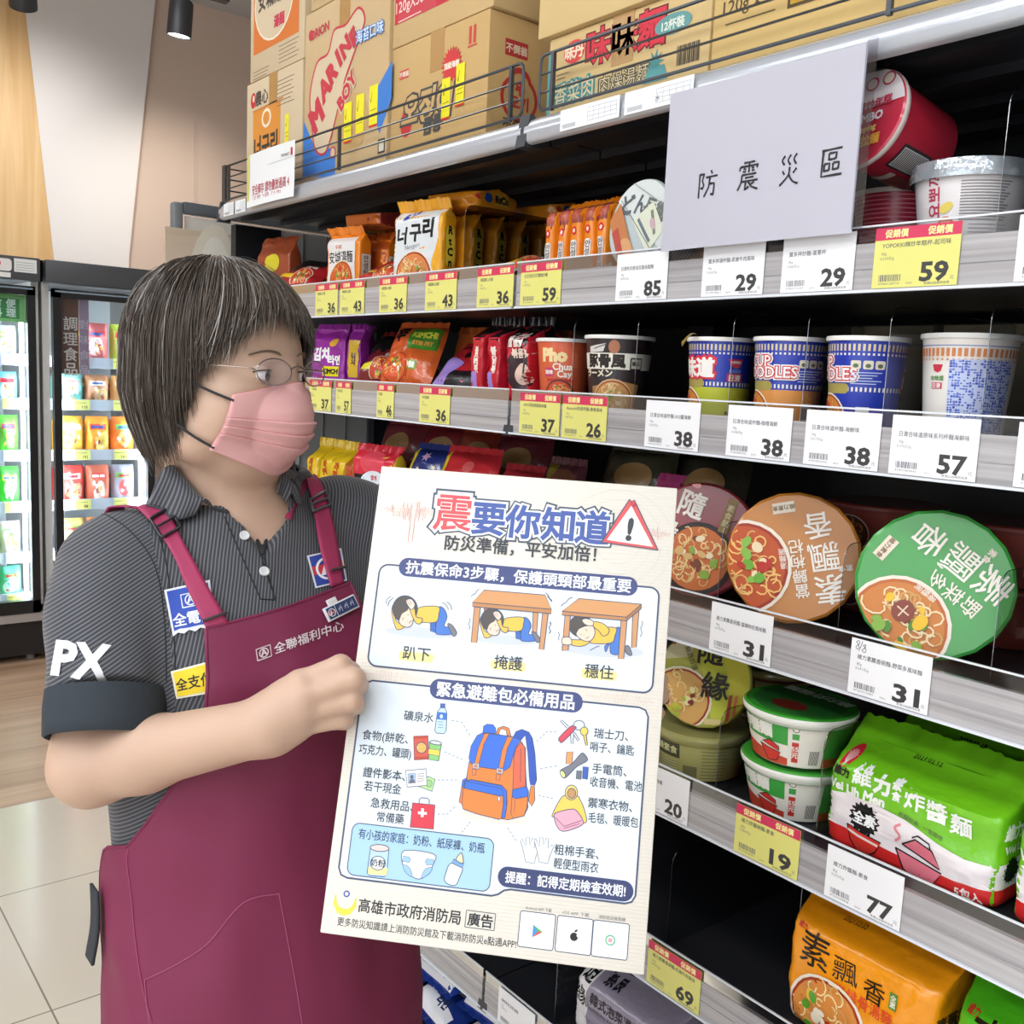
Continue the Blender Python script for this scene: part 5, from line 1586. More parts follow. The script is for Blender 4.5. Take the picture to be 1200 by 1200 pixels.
def carton(label, y0, y1, z0, z1, x0=1.045, d=0.30, col=KR, front=(), side=(), tape=True, group='cartons on the top shelf'):
    """front faces the aisle (-x); front artwork in mm from its lower left corner"""
    w, h = y0 - y1, z1 - z0
    t = thing('carton', label, 'carton', (x0, y0, z0), R(-90), group)
    c = M(col, 0.75, bump=0.08, bscale=30, vary=0.05, vscale=6)
    g = G(); g.rbox((0, 0, 0), (w, d, h), 0.003, c, 2)
    art(g, front, plane_map((0, -0.0002, 0), (0.001, 0, 0), (0, 0, 0.001)), eps=0.0002, rough=0.7)
    art(g, side, plane_map((w + 0.0002, 0, 0), (0, 0.001, 0), (0, 0, 0.001)), eps=0.0002, rough=0.7)
    g.build('box', t, 40)
    if tape:
        g = G()
        g.box((w * 0.5 - 0.022, -0.0006, h - 0.07), (w * 0.5 + 0.022, 0.0, h - 0.001), M('b98f58', 0.3)).box((w * 0.5 - 0.022, -0.0006, h - 0.001), (w * 0.5 + 0.022, d, h + 0.0006), M('b98f58', 0.3))
        g.build('tape', t)
    return t


def sticker(x, y, w=14, h=42):
    return [('r', x, y, x + w, y + h, 'f2e626'), ('r', x, y, x + w, y + 4, 'd83030'), ('l', smooth_path([(x + 4, y + h * 0.7), (x + 7, y + h * 0.6), (x + 10, y + h * 0.85)], n=4), 1.2, '404030'), ('l', [(x + 3, y + h * 0.4), (x + w - 3, y + h * 0.42)], 1.2, '806a20'), ('l', [(x + 3, y + h * 0.3), (x + w - 4, y + h * 0.3)], 1.2, '806a20')]


Z0 = RB[0] + 0.0455
def lines(x0, x1, y, n, step, col='5a4a3a', w=1.2):
    return [('l', [(x0, y - k * step), (x1 - (k % 3) * 8, y - k * step)], w, col) for k in range(n)]


fa = [('e', 40, 232, 15, 18, 'c83038'), ('e', 42, 236, 6, 8, 'e8d8c0'), ('t', '農心', 88, 232, 36, '4a423c', {'b': 0.02}), ('r', 40, 60, 190, 205, 'dc9038'), ('l', [(38, 206), (205, 210)], 3, 'c87828'), ('e', 115, 180, 26, 22, 'f0e0c8'), ('e', 115, 180, 18, 15, 'dc9038'), ('t', '너구리', 112, 118, 56, '3a342c', {'b': 0.04, 'w': 130})] + lines(170, 260, 250, 7, 9) + sticker(215, 100, 20, 70)
carton('beige carton with red seed logo and orange square at the left end of the top', 2.408, 2.107, Z0, Z0 + 0.275, front=fa, col='d2bd9c')
fb = [('r', 20, 60, 260, 300, 'd8762e'), ('e', 130, 165, 105, 92, 'f0e4d0'), ('e', 130, 165, 100, 87, 'd8c4a4'), ('t', '安城湯麵', 132, 176, 56, '4a4038', {'b': 0.03, 'w': 170}), ('t', '湯麵', 160, 110, 28, 'c83a50', {'b': 0.05})] + lines(160, 262, 50, 5, 9) + lines(20, 110, 20, 3, 8) + sticker(235, 150, 22, 100)
carton('beige carton with an orange panel stacked on the left carton', 2.390, 2.103, Z0 + 0.2762, Z0 + 0.56, front=fb, col='d2bd9c', d=0.28)
fo = [('p', [(0, 140), (60, 70), (150, 60), (150, 0), (0, 20)], '3f7fd0'), ('p', [(372, 190), (290, 130), (330, 60), (372, 120)], '3f7fd0'), ('e', 215, 100, 70, 60, KR)]
cl = smooth_path([(40, 130), (30, 190), (60, 250), (110, 260), (135, 300), (185, 300), (235, 320), (262, 290), (225, 240), (185, 190), (160, 140), (110, 60), (60, 70)], True)
fo += [('p', cl, 'd8c4a4'), ('l', cl, 5, 'c83848', True), ('e', 140, 52, 11, 11, 'd8c4a4'), ('l', ell(140, 52, 11, 11, 16), 3, 'c83848', True)]
for ch, x, y, s in (('M', 62, 140, 74), ('A', 98, 190, 62), ('R', 130, 217, 58), ('I', 158, 240, 54), ('N', 186, 256, 50), ('E', 220, 268, 48)):
    fo += [('t', ch, x, y, s, 'c83848', {'b': 0.07, 'rot': 36})]
fo += [('t', 'BOY', 196, 168, 42, 'd8c4a4', {'b': 0.14, 'rot': 42}), ('t', 'BOY', 196, 168, 42, 'c83848', {'b': 0.05, 'rot': 42}), ('t', 'ORION', 70, 314, 26, 'c83848', {'b': 0.03, 'rot': 3}), ('e', 30, 314, 10, 11, 'c83848'), ('t', '海苔口味', 285, 262, 27, '3f7fd0', {'b': 0.07}), ('t', '海苔口味', 285, 262, 27, 'e0ecf4', {'b': 0.01})]
fo += [('r', 255 + k * 30, 330, 278 + k * 30, 354, '5a4a3a') for k in range(3)] + [('r', 257 + k * 30, 332, 276 + k * 30, 352, KR) for k in range(3)] + [('p', [(262 + k * 30, 336), (271 + k * 30, 336), (266 + k * 30, 350)], '5a4a3a') for k in range(3)]
fo += sticker(188, 62, 32, 80) + sticker(236, 70, 32, 80) + sticker(288, 78, 32, 80) + [('r', 325, 22, 352, 50, '4a4038'), ('r', 329, 26, 348, 46, 'd8d0c0')]
carton('tall kraft carton with red seaweed snack lettering and blue corners', 2.099, 1.742, Z0, Z0 + 0.362, front=fo, col='cbae82')
carton('plain kraft carton cut by the top of the picture, on the tall carton', 2.075, 1.745, Z0 + 0.363, Z0 + 0.60, front=[('l', [(20, 15), (20, 220), (310, 220)], 1.5, '6a6040')] + lines(30, 130, 40, 3, 9) + lines(190, 330, 60, 4, 9) + sticker(125, 15, 34, 110), col='cbb182')
fc = [('r', 30, 150, 62, 166, 'd04a40'), ('t', '不倒翁', 46, 158, 11, 'f0e0d0', {'b': 0.03}), ('e', 58, 66, 20, 26, 'c83838'), ('e', 58, 84, 13, 13, 'c83838'), ('t', '오뚜기', 58, 68, 13, 'e8d0b0', {'b': 0.04}), ('t', '오징어', 128, 88, 62, '4a4a4a', {'b': 0.11, 'sh': 0.2}), ('t', '오징어', 128, 88, 62, KR, {'b': 0.04, 'sh': 0.2}), ('t', '짬뽕', 150, 50, 34, '4a4a4a', {'b': 0.05, 'sh': 0.2}), ('p', star(206, 142, 24, 33, 22), 'd03a3a'), ('t', '頂級海鮮', 206, 142, 12, 'f4e4d0', {'b': 0.04})]
fc += [('r', 255, 165, 263, 195, 'c84a40'), ('r', 268, 165, 276, 195, 'c84a40'), ('r', 252, 160, 280, 163, 'c84a40')] + sticker(178, 50, 26, 72) + sticker(222, 66, 26, 72)
fs = [('r', 35, 145, 85, 172, 'c23838'), ('t', '不倒翁', 60, 158, 16, 'f0dcc0', {'b': 0.03}), ('e', 70, 78, 42, 40, 'c23838'), ('e', 70, 104, 26, 26, 'c23838'), ('e', 70, 78, 35, 33, KR), ('e', 70, 100, 20, 20, KR), ('t', '뚜\n오기', 70, 82, 24, 'c23838', {'b': 0.05}), ('t', '不倒翁', 68, 32, 22, '4a4030', {'b': 0.02})]
carton('kraft carton with grey brush lettering and a red star, its end side showing', 1.737, 1.423, Z0, Z0 + 0.212, front=fc, side=fs, x0=1.05)
carton('kraft carton with a red front panel above the red star carton', 1.738, 1.415, Z0 + 0.213, Z0 + 0.42, front=[('r', 8, 42, 322, 215, 'c8303e'), ('r', 20, 42, 150, 95, 'cc4450')] + [('r', 8, 150 + k * 14, 140, 155 + k * 14, 'e8d0c0') for k in range(4)] + [('t', '120gX30', 60, 68, 28, 'f0d8d0', {'b': 0.01}), ('l', [(20, 95), (100, 97)], 2, 'f0d8d0'), ('l', [(20, 45), (100, 46)], 2, 'f0d8d0'), ('r', 225, 120, 260, 200, '3a342c', 8), ('r', 231, 126, 254, 194, 'e0d4c0', 6)], col='cdae7c', x0=1.05, tape=False)
fd = [('r', 0, 0, 8, 95, '5a9a9c'), ('e', 60, 88, 24, 17, 'd84848'), ('t', '味丹', 60, 88, 22, 'f0dcc0', {'b': 0.04}), ('t', '味味麵', 168, 84, 54, '6a2428', {'b': 0.06, 'w': 166}), ('t', '味味麵', 168, 84, 54, 'd83848', {'b': 0.025, 'w': 160}), ('t', '香菜肉', 62, 30, 34, '3f8a8c', {'b': 0.1, 'w': 96}), ('t', '香菜肉', 62, 30, 34, 'd8c8a0', {'b': 0.01, 'w': 88}), ('t', '肉燥湯麵', 170, 27, 26, '4a4438', {'b': 0.06, 'w': 106}), ('t', '肉燥湯麵', 170, 27, 26, 'd8c8a0', {'b': 0.0, 'w': 100}), ('e', 262, 80, 34, 14, '6aa0a0'), ('t', '12杯裝', 262, 80, 15, 'e4ece0', {'b': 0.03})]
fd += [('p', star(232, 36, 8, 18, 9), '4a8a8c'), ('p', [(210, 10), (258, 10), (250, 30), (220, 30)], '5a9a9c')] + [('r', 272 + k * 2.6, 22, 273.4 + k * 2.6 + (k % 3) * 0.4, 48, '4a4438') for k in range(16)] + lines(20, 50, 60, 2, 6)
carton('kraft carton with big red lettering behind the wire guard of the near bay', 1.25, 0.921, Z0, Z0 + 0.118, front=fd, col='d2b680', x0=1.04)
carton('kraft carton overhanging at the top, above the red lettered carton', 1.268, 0.925, Z0 + 0.1192, Z0 + 0.32, front=[('r', 0, 90, 10, 200, '5a9a9c'), ('r', 10, 92, 130, 96, '5a9a9c'), ('t', '90gX12', 110, 60, 24, '5a9a8c', {'b': 0.0}), ('l', [(60, 76), (210, 76)], 1.5, '5a9a8c')] + sticker(24, 60, 44, 120), x0=1.03, col='d6bb84')
fe = [('l', [(22, 92), (100, 92)], 2, '6a5a3a'), ('t', '120g x 20', 62, 74, 24, '5a4a2e', {'b': 0.01}), ('l', [(22, 56), (100, 56)], 2, '6a5a3a'), ('r', 40, 130, 90, 160, 'd84838'), ('r', 118, 52, 345, 190, '5a4a2e'), ('r', 122, 56, 341, 190, 'd8aa3c'), ('t', 'MILD TASTE', 222, 84, 36, '3a2e1c', {'b': 0.04, 'w': 170}), ('e', 170, 140, 30, 24, '8a2a3a')]
carton('yellowish kraft carton reading MILD TASTE on the near bay', 0.918, 0.565, Z0, Z0 + 0.20, front=fe, col='d8b878', x0=1.04)
carton('yellow kraft carton at the top right corner of the picture', 0.56, 0.22, Z0, Z0 + 0.20, front=fe, col='d8b878', x0=1.04)
t = thing('paper_notice', 'white paper notice with red print clipped to the far wire guard', 'notice', (0.993, 2.268, RB[0] + 0.006), R(-90))
g = G()
g.grid(lambda u, v: (u * 0.245, -0.002 - 0.004 * math.sin(u * 3.1) - (0.012 * (1 - v) if v < 0.3 else 0.0084 * 1) * 0.4, v * 0.118), 10, 8, M('eef0f2', 0.45))
fmn = lambda u, v, o: (u / 1000, -0.0045 - 0.004 * math.sin(u / 245 * 3.1) - 0.0015 - o, v / 1000)
art(g, [('r', 0, 0, 14, 118, 'd6d27a'), ('t', '安全庫存 請勿疊放過高 4', 128, 36, 25, 'b84858', {'b': 0.01, 'w': 190}), ('t', '注意 2箱 以內', 110, 16, 16, 'c06a74', {'w': 150}), ('t', 'PXMART', 205, 92, 10, '4a3a3c'), ('r', 228, 88, 236, 104, 'c83040'), ('l', [(120, 82), (240, 84)], 0.8, '9aa0a4')], fmn, sub=20, eps=0.0002)
g.build('sheet', t)

# the paper sign of the near bay
SA, SB, SCc, SD = (onx(786, 110, 0.985), onx(1018, 50, 0.985), onx(1033, 268, 0.988), onx(791, 296, 0.988))
y0s, y1s = float(SA[1]), float(SB[1])
zt, zb_ = float(SA[2] + SB[2]) / 2, float(SCc[2] + SD[2]) / 2
t = thing('paper_sign', 'large grey white paper sign with four black characters hanging from the top shelf', 'sign', (0.985, y0s, zb_), R(-90))
ws, hs = y0s - y1s, zt - zb_
g = G()
paper = M('bbbac6', 0.5, bump=0.05, bscale=9)


def sgn(u, v):
    return (u * ws, -0.0035 * math.sin(u * PI) * (1 - v) - 0.002 * math.sin(u * 9) * (1 - v) * 0.6, v * hs)


g.grid(sgn, 24, 12, paper)
K = {'防': [[(18, 88), (18, 8)], [(18, 86), (38, 86), (30, 66), (38, 50), (34, 38), (24, 42)], [(66, 96), (72, 84)], [(46, 74), (96, 76)], [(64, 74), (60, 40), (42, 10)], [(62, 52), (84, 52), (82, 14), (70, 18)]],
     '震': [[(28, 94), (72, 95)], [(14, 82), (12, 70)], [(14, 82), (86, 84), (80, 74)], [(50, 94), (50, 62)], [(28, 76), (38, 73)], [(26, 67), (38, 65)], [(60, 75), (70, 77)], [(62, 67), (72, 68)], [(22, 56), (80, 57)], [(24, 56), (20, 30), (8, 8)], [(36, 46), (70, 47)], [(20, 35), (88, 36)], [(40, 34), (38, 8), (54, 18)], [(74, 30), (58, 22)], [(50, 34), (64, 16), (90, 6)]],
     '災': [[(30, 96), (20, 82), (30, 68)], [(52, 97), (42, 82), (52, 66)], [(74, 98), (64, 83), (74, 66)], [(24, 50), (32, 38)], [(76, 54), (64, 40)], [(50, 60), (46, 34), (16, 6)], [(48, 38), (64, 16), (86, 6)]],
     '區': [[(14, 90), (84, 93)], [(40, 80), (40, 60)], [(40, 80), (66, 81), (64, 62)], [(41, 62), (64, 63)], [(26, 50), (26, 28)], [(26, 50), (44, 51), (43, 30)], [(27, 30), (43, 31)], [(56, 51), (56, 30)], [(56, 51), (76, 52), (74, 32)], [(57, 32), (75, 33)], [(20, 91), (18, 14), (88, 16)]]}


def brush(ch, cx, cy, s):
    it = []
    for st in K[ch]:
        p = smooth_path(st, n=5) if len(st) == 3 and ch in '災' else st
        if len(p) == 2:
            a, b = p
            p = [(a[0] + (b[0] - a[0]) * k / 6, a[1] + (b[1] - a[1]) * k / 6) for k in range(7)]
        elif ch not in '災':
            q = []
            for i in range(len(p) - 1):
                for k in range(4):
                    q.append((p[i][0] + (p[i + 1][0] - p[i][0]) * k / 4, p[i][1] + (p[i + 1][1] - p[i][1]) * k / 4))
            p = q + [p[-1]]
        n = len(p)
        w = [s * (0.085 - 0.026 * math.sin(PI * k / (n - 1)) - (0.02 if k == n - 1 else 0)) for k in range(n)]
        it.append(('l', [(cx + (x - 50) * s / 100, cy + (y - 50) * s / 100) for x, y in p], w, '1e1e24'))
    return it


def spos(px, py):
    q = onx(px, py, 0.986)
    return (y0s - q[1]) / ws, (q[2] - zb_) / hs


its = []
for ch, px, py in (('防', 830, 217), ('震', 879, 207), ('災', 927, 200), ('區', 976, 192)):
    u, v = spos(px, py)
    its += brush(ch, u * ws * 1000, v * hs * 1000, 37)
art(g, its, lambda u, v, o: Vector(sgn(u / 1000 / ws, v / 1000 / hs)) + Vector((0, -o - 0.0003, 0)), sub=12)
g.build('sheet', t, 60)
g = G(); g.box((ws * 0.995, -0.001, hs * 0.02), (ws + 0.012, 0.0, hs + 0.004), clear_mat('sleeve', 'f0f0f4', 0.08)); g.build('clear_sleeve', t)

# end display left of the far bay (only its upper corner is in the picture)
t = thing('end_display', 'grey framed end display with a drinks poster board at the far end of the shelving', 'display', (0.905, 2.60, 0))
gm = M('7c8288', 0.4, 0.3)
g = G(); g.rbox((0.035, 0.02, 0.001), (0.062, 0.05, 1.872), 0.006, gm); g.build('post', t)
g = G(); g.rbox((0.062, 0.02, 1.845), (0.62, 0.05, 1.875), 0.004, M('5c626a', 0.4, 0.3)); g.build('top_beam', t)
g = G(); g.box((0.07, 0.03, 1.2), (0.6, 0.035, 1.84), M('d6d2cc', 0.5)); g.build('header_panel', t)
g = G()
g.box((0.0, -0.02, 0.9), (0.32, -0.012, 1.80), M('c6b49e', 0.6))
it = [('p', [(0, 880), (320, 900), (320, 0), (0, 0)], 'cbb9a4'), ('e', 130, 760, 70, 160, 'd8d0c0'), ('e', 130, 750, 48, 140, 'e0dcd0'), ('r', 95, 660, 120, 800, 'b8b8a8', 10), ('r', 125, 650, 152, 830, '7a80a8', 10), ('t', '酷\n爽', 40, 720, 44, 'ece4da', {'b': 0.03}), ('t', '冰\n涼', 255, 730, 44, 'ece4da', {'b': 0.03}), ('r', 190, 845, 320, 895, 'd89a80'), ('e', 180, 660, 30, 20, 'd88a58')]
art(g, it, plane_map((0, -0.0202, 0.9), (0.001, 0, 0), (0, 0, 0.001)), eps=0.0003, rough=0.6)
g.build('poster_board', t)
g = G(); g.box((0.02, -0.011, 0.001), (0.55, 0.3, 0.9), M('8f8578', 0.6)); g.build('base', t)

# ================================================================== THE POSTER BOARD
BQ = [ray(447, 546), ray(794, 572), ray(755, 1143), ray(375, 1093)]
_t = np.linalg.solve(np.array([-BQ[1], BQ[2], -BQ[3]]).T, -BQ[0])
BP = [CP + BQ[0], CP + BQ[1] * _t[0], CP + BQ[2] * _t[1], CP + BQ[3] * _t[2]]
BW, BH = float(np.linalg.norm(BP[1] - BP[0])), float(np.linalg.norm(BP[3] - BP[0]))
BX = Vector(BP[1] - BP[0]).normalized()
BZ = BX.cross(Vector(BP[0] - BP[3])).normalized()      # towards the viewer
BY = BZ.cross(BX)
BO = Vector(BP[0])


def bmm(px, py):
    """survey pixel -> millimetres on the board, x right, y down"""
    d = Vector(ray(px, py))
    o = Vector(CP)
    q = o + d * ((BO - o).dot(BZ) / d.dot(BZ)) - BO
    return q.dot(BX) * 1000, -q.dot(BY) * 1000


def crop(x0, y0, s):
    return lambda pts: [bmm(x0 + X / s, y0 + Y / s) for X, Y in pts]


bt = thing('poster_board', 'beige information board with earthquake advice, held by the shop assistant', 'poster', BO, rot=Matrix((BX, BY, BZ)).transposed().to_euler())
NAVY, INK, LINE = '424d80', '3a4048', '46506e'
SKIN_, HAIRC, YEL, JEANS, WOODC = 'f2d6c4', '554f4e', 'f0c254', '4a7cd0', 'd09a6c'


def T(s, x, y, em, col, **o):
    o['flip'] = True
    return ('t', s, x, y, em, col, o)


def outl(pts, col, w=0.75, lc=LINE):
    return [('p', pts, col), ('l', pts, w, lc, True)]


def ellp(cx, cy, rx, ry, rot=0, n=24, a0=0, a1=360):
    return ell(cx, cy, rx, ry, n, rot, a0, a1)


ba = []
# rings and seismograph traces on the paper
for cx, cy, rs in ((55, 42, (28, 38, 49)), (244, 58, (22, 32, 42, 52))):
    for r in rs:
        ba.append(('l', [p for p in ell(cx, cy, r, r, 48) if p[0] > 4 and p[1] > 3 and p[0] < 294] or [(0, 0), (1, 1)], 0.35, 'd6cfc6'))


def quake(x0, x1, y, amp, seed, col='dc9a98', step=2.0, peak=None):
    rd = random.Random(seed)
    pts, x, s = [], x0, 1
    while x < x1:
        e = math.sin(PI * (x - x0) / (x1 - x0)) * 0.8 + 0.2
        a = amp * e * rd.uniform(0.25, 0.8)
        if peak and abs(x - peak) < step * 1.2:
            a = amp * 2.1
        pts.append((x, y + s * a))
        s = -s
        x += step / 2
    return ('l', pts, 0.5, col)


ba += [quake(9, 66, 44, 15, 3, peak=39), quake(262, 294, 47, 9, 5), quake(8, 70, 208, 9, 7, 'ddbcb4', 3), quake(226, 290, 208, 9, 8, 'ddbcb4', 3)]
# title
for b_, c_ in ((0.13, '46566a'), (0.085, 'f6f6f4')):
    ba += [T('震', 79, 43, 40, c_, b=b_)] + [T(ch, x, y, 35, c_, b=b_) for ch, x, y in (('要', 115, 46), ('你', 149, 46), ('知', 184, 46), ('道', 218, 46))]
ba += [T('震', 79, 43, 40, 'd8565c', b=0.014)] + [T(ch, x, y, 35, '485fa6', b=0.03) for ch, x, y in (('要', 115, 46), ('你', 149, 46), ('知', 184, 46), ('道', 218, 46))]
tri = [(254, 18), (279, 60), (233, 57)]
ba += [('l', [(254, 16.5), (281, 62), (229.5, 59), (254, 16.5), (258, 23)], 6.2, '46566a'), ('p', [(254, 19), (278.5, 60.5), (232, 57.5)], 'f4f4f2'), ('l', [(254, 17), (280, 61.5), (231, 58.5), (254, 17), (257, 22)], 4.6, 'd8565c'), ('p', [(254, 23), (275, 58.5), (236, 56)], 'f4f4f2'), T('!', 254.5, 45, 30, INK, b=0.04, rot=5)]
ba.append(T('防災準備，平安加倍！', 149, 73, 16, INK, b=0.02, w=150))


def frame(pts, fill, w=1.7):
    return [('p', pts, fill), ('l', pts, w, LINE, True)]


def rr(x0, y0, x1, y1, r):
    return rrect(x0, y0, x1, y1, r, 6)


ba += frame(rr(12, 100, 287, 200, 9), 'e0ebf8')
ba += [('p', rr(31, 91.5, 266, 110, 9), NAVY), T('抗震保命3步驟，保護頭頸部最重要', 149, 100.7, 14, 'f4f6fa', b=0.02, w=222)]
# second panel with the notch at its lower right
p2 = rr(10, 215, 285, 395, 9)
nb = [(10, 222), (13, 217), (19, 214), (276, 214), (282, 216), (285, 222), (285, 381), (282, 386.5), (276, 388.5), (172, 388.5), (166, 390), (161, 394), (155, 396), (19, 396), (13, 394), (10, 388)]
ba += frame(nb, 'dfeaf6')
ba += [('p', rr(76, 206, 223, 225, 9), NAVY), T('緊急避難包必備用品', 149, 215.5, 15, 'f4f6fa', b=0.025, w=133)]
for lab, x in (('趴下', 59), ('掩護', 149), ('穩住', 236)):
    ba += [('p', rr(x - 17, 183, x + 17, 192, 3), 'f2e49a'), T(lab, x, 184.5, 14, INK, b=0.015)]
# ---- the three figures
c2 = crop(440, 690, 1200 / 220)
c4 = crop(640, 680, 1200 / 140)


def wig(c, pts, w=0.7):
    return ('l', smooth_path(c(pts), n=3), w, LINE)


def person_fig(c, k=1.0):
    it = [('p', c(ell(290, 280, 230, 34, 20, 4)), 'ccd3e8')]
    it += outl(c([(350, 190), (352, 270), (385, 282), (385, 200)]), '3f6cc0')
    it += outl(c(smooth_path([(405, 118), (440, 130), (458, 180), (440, 240), (490, 245), (490, 290), (400, 292), (385, 270), (392, 200)], True, 4)), JEANS)
    it += outl(c(smooth_path([(462, 226), (490, 232), (520, 280), (505, 304), (488, 290)], True, 4)), '7c7c84')
    it += outl(c(smooth_path([(270, 130), (320, 112), (405, 116), (406, 160), (388, 212), (300, 214), (260, 190)], True, 4)), YEL)
    it += outl(c(smooth_path([(104, 150), (118, 100), (130, 200), (186, 238), (160, 260), (130, 250)], True, 4)), YEL)
    it += outl(c(ell(190, 130, 80, 86, 26)), HAIRC)
    it += outl(c(smooth_path([(150, 200), (165, 165), (220, 120), (236, 150), (242, 200), (230, 236), (200, 246), (165, 232)], True, 4)), SKIN_)
    it += [('p', c([(112, 150), (150, 212), (170, 160), (205, 140), (225, 105), (150, 70)]), HAIRC)]
    it += outl(c(smooth_path([(215, 110), (250, 125), (262, 180), (300, 190), (290, 222), (262, 220), (238, 180)], True, 4)), YEL)
    it += outl(c(smooth_path([(196, 78), (230, 66), (254, 100), (240, 130), (222, 128)], True, 4)), SKIN_)
    it += [('l', c([(205, 74), (222, 108)]), 0.35, LINE), ('l', c([(218, 70), (232, 104)]), 0.35, LINE), ('l', c([(170, 192), (184, 188)]), 0.5, INK), ('l', c([(172, 200), (180, 203)]), 0.5, INK), ('l', c([(205, 165), (216, 170)]), 0.5, INK), ('l', c([(203, 200), (206, 210)]), 0.4, 'c09080'), ('l', c(smooth_path([(215, 222), (224, 208), (236, 204)], n=3)), 0.5, INK)]
    return it


ba += person_fig(c2)
ba += [wig(c2, [(68, 96), (76, 66), (100, 48)]), wig(c2, [(80, 110), (90, 80), (116, 58)]), wig(c2, [(428, 88), (452, 104), (468, 136)]), wig(c2, [(458, 84), (480, 104), (488, 136)])]
TOP_ = 'd69c68'
# figure two under its table
sh = lambda pts: c2([(X + 560 + 0.02 * Y, Y + 82 - 0.02 * X) for X, Y in pts])
ba += outl(c2([(695, 122), (725, 124), (722, 210), (695, 205)]), 'b07c50') + outl(c2([(1008, 150), (1040, 152), (1030, 290), (1003, 288)]), WOODC)
ba += [i for i in person_fig(lambda pts: sh([(X * 0.92 + 10, Y * 0.86 + 10) for X, Y in pts])) if i[0] != 'p' or True]
ba += outl(c2([(632, 118), (672, 122), (648, 346), (612, 342)]), WOODC) + outl(c2([(1068, 160), (1104, 162), (1076, 390), (1046, 386)]), WOODC)
ba += outl(c2([(695, 8), (1085, 40), (1126, 132), (620, 88)]), TOP_) + outl(c2([(620, 88), (1126, 132), (1124, 160), (620, 114)]), 'c08a5a')
for p_ in ([(612, 52), (625, 36), (636, 34), (650, 12), (664, 4)], [(1086, 26), (1100, 36), (1104, 56), (1124, 70), (1128, 84)], [(600, 188), (606, 206), (596, 224), (604, 244), (598, 262)], [(1116, 210), (1122, 228), (1110, 246), (1118, 266), (1110, 288)]):
    ba.append(wig(c2, p_))
# figure three holding the table leg
ba.append(('p', c4(ell(560, 700, 420, 70, 20, 4)), 'ccd3e8'))
ba += outl(c4([(870, 330), (932, 310), (906, 672), (856, 678)]), WOODC)
ba += outl(c4(smooth_path([(700, 480), (770, 500), (760, 640), (740, 740), (650, 735), (640, 640), (600, 720), (590, 660), (640, 620)], True, 4)), JEANS)
ba += outl(c4(smooth_path([(790, 670), (830, 660), (862, 740), (840, 756), (800, 726)], True, 4)), '7c7c84')
ba += outl(c4(smooth_path([(430, 460), (560, 470), (700, 480), (690, 560), (650, 630), (440, 630), (420, 560)], True, 4)), YEL)
ba += outl(c4(smooth_path([(250, 600), (330, 600), (440, 590), (430, 630), (360, 662), (262, 652)], True, 4)), YEL)
ba += outl(c4(ell(350, 460, 118, 110, 24)), HAIRC)
ba += outl(c4(smooth_path([(300, 530), (340, 480), (400, 460), (470, 460), (490, 540), (450, 606), (390, 612), (330, 580)], True, 4)), SKIN_)
ba += [('p', c4([(246, 480), (290, 560), (330, 490), (400, 462), (420, 400), (300, 370)]), HAIRC)]
ba += outl(c4(smooth_path([(470, 420), (560, 430), (630, 490), (620, 540), (570, 560), (530, 510), (470, 460)], True, 4)), YEL)
ba += outl(c4(smooth_path([(360, 405), (400, 385), (470, 410), (470, 455), (400, 450)], True, 4)), SKIN_)
ba += [('l', c4([(340, 540), (352, 550)]), 0.5, INK), ('l', c4([(392, 488), (415, 510)]), 0.5, INK), ('l', c4(smooth_path([(400, 590), (415, 575), (432, 572)], n=3)), 0.5, INK), ('l', c4([(375, 545), (385, 560)]), 0.4, 'c09080')]
ba += outl(c4([(190, 350), (244, 355), (222, 700), (160, 710)]), WOODC)
ba += outl(c4(smooth_path([(165, 580), (240, 575), (258, 630), (230, 650), (165, 640)], True, 4)), SKIN_)
ba += outl(c4([(752, 400), (812, 400), (780, 790), (724, 790)]), WOODC)
ba += outl(c4([(330, 184), (958, 242), (806, 372), (160, 312)]), TOP_) + outl(c4([(160, 312), (806, 372), (806, 408), (158, 350)]), 'c08a5a') + outl(c4([(806, 372), (958, 242), (956, 280), (806, 408)]), 'b07c50')
for p_ in ([(150, 262), (175, 235), (200, 225), (225, 190), (268, 172)], [(8, 136), (30, 165), (36, 190), (55, 214)], [(36, 420), (46, 450), (30, 480), (46, 510), (30, 540)], [(960, 410), (970, 440), (950, 480), (962, 530), (945, 568)], [(118, 520), (134, 550), (124, 580), (132, 604)], [(440, 704), (470, 690), (500, 672), (536, 662)]):
    ba.append(wig(c4, p_))
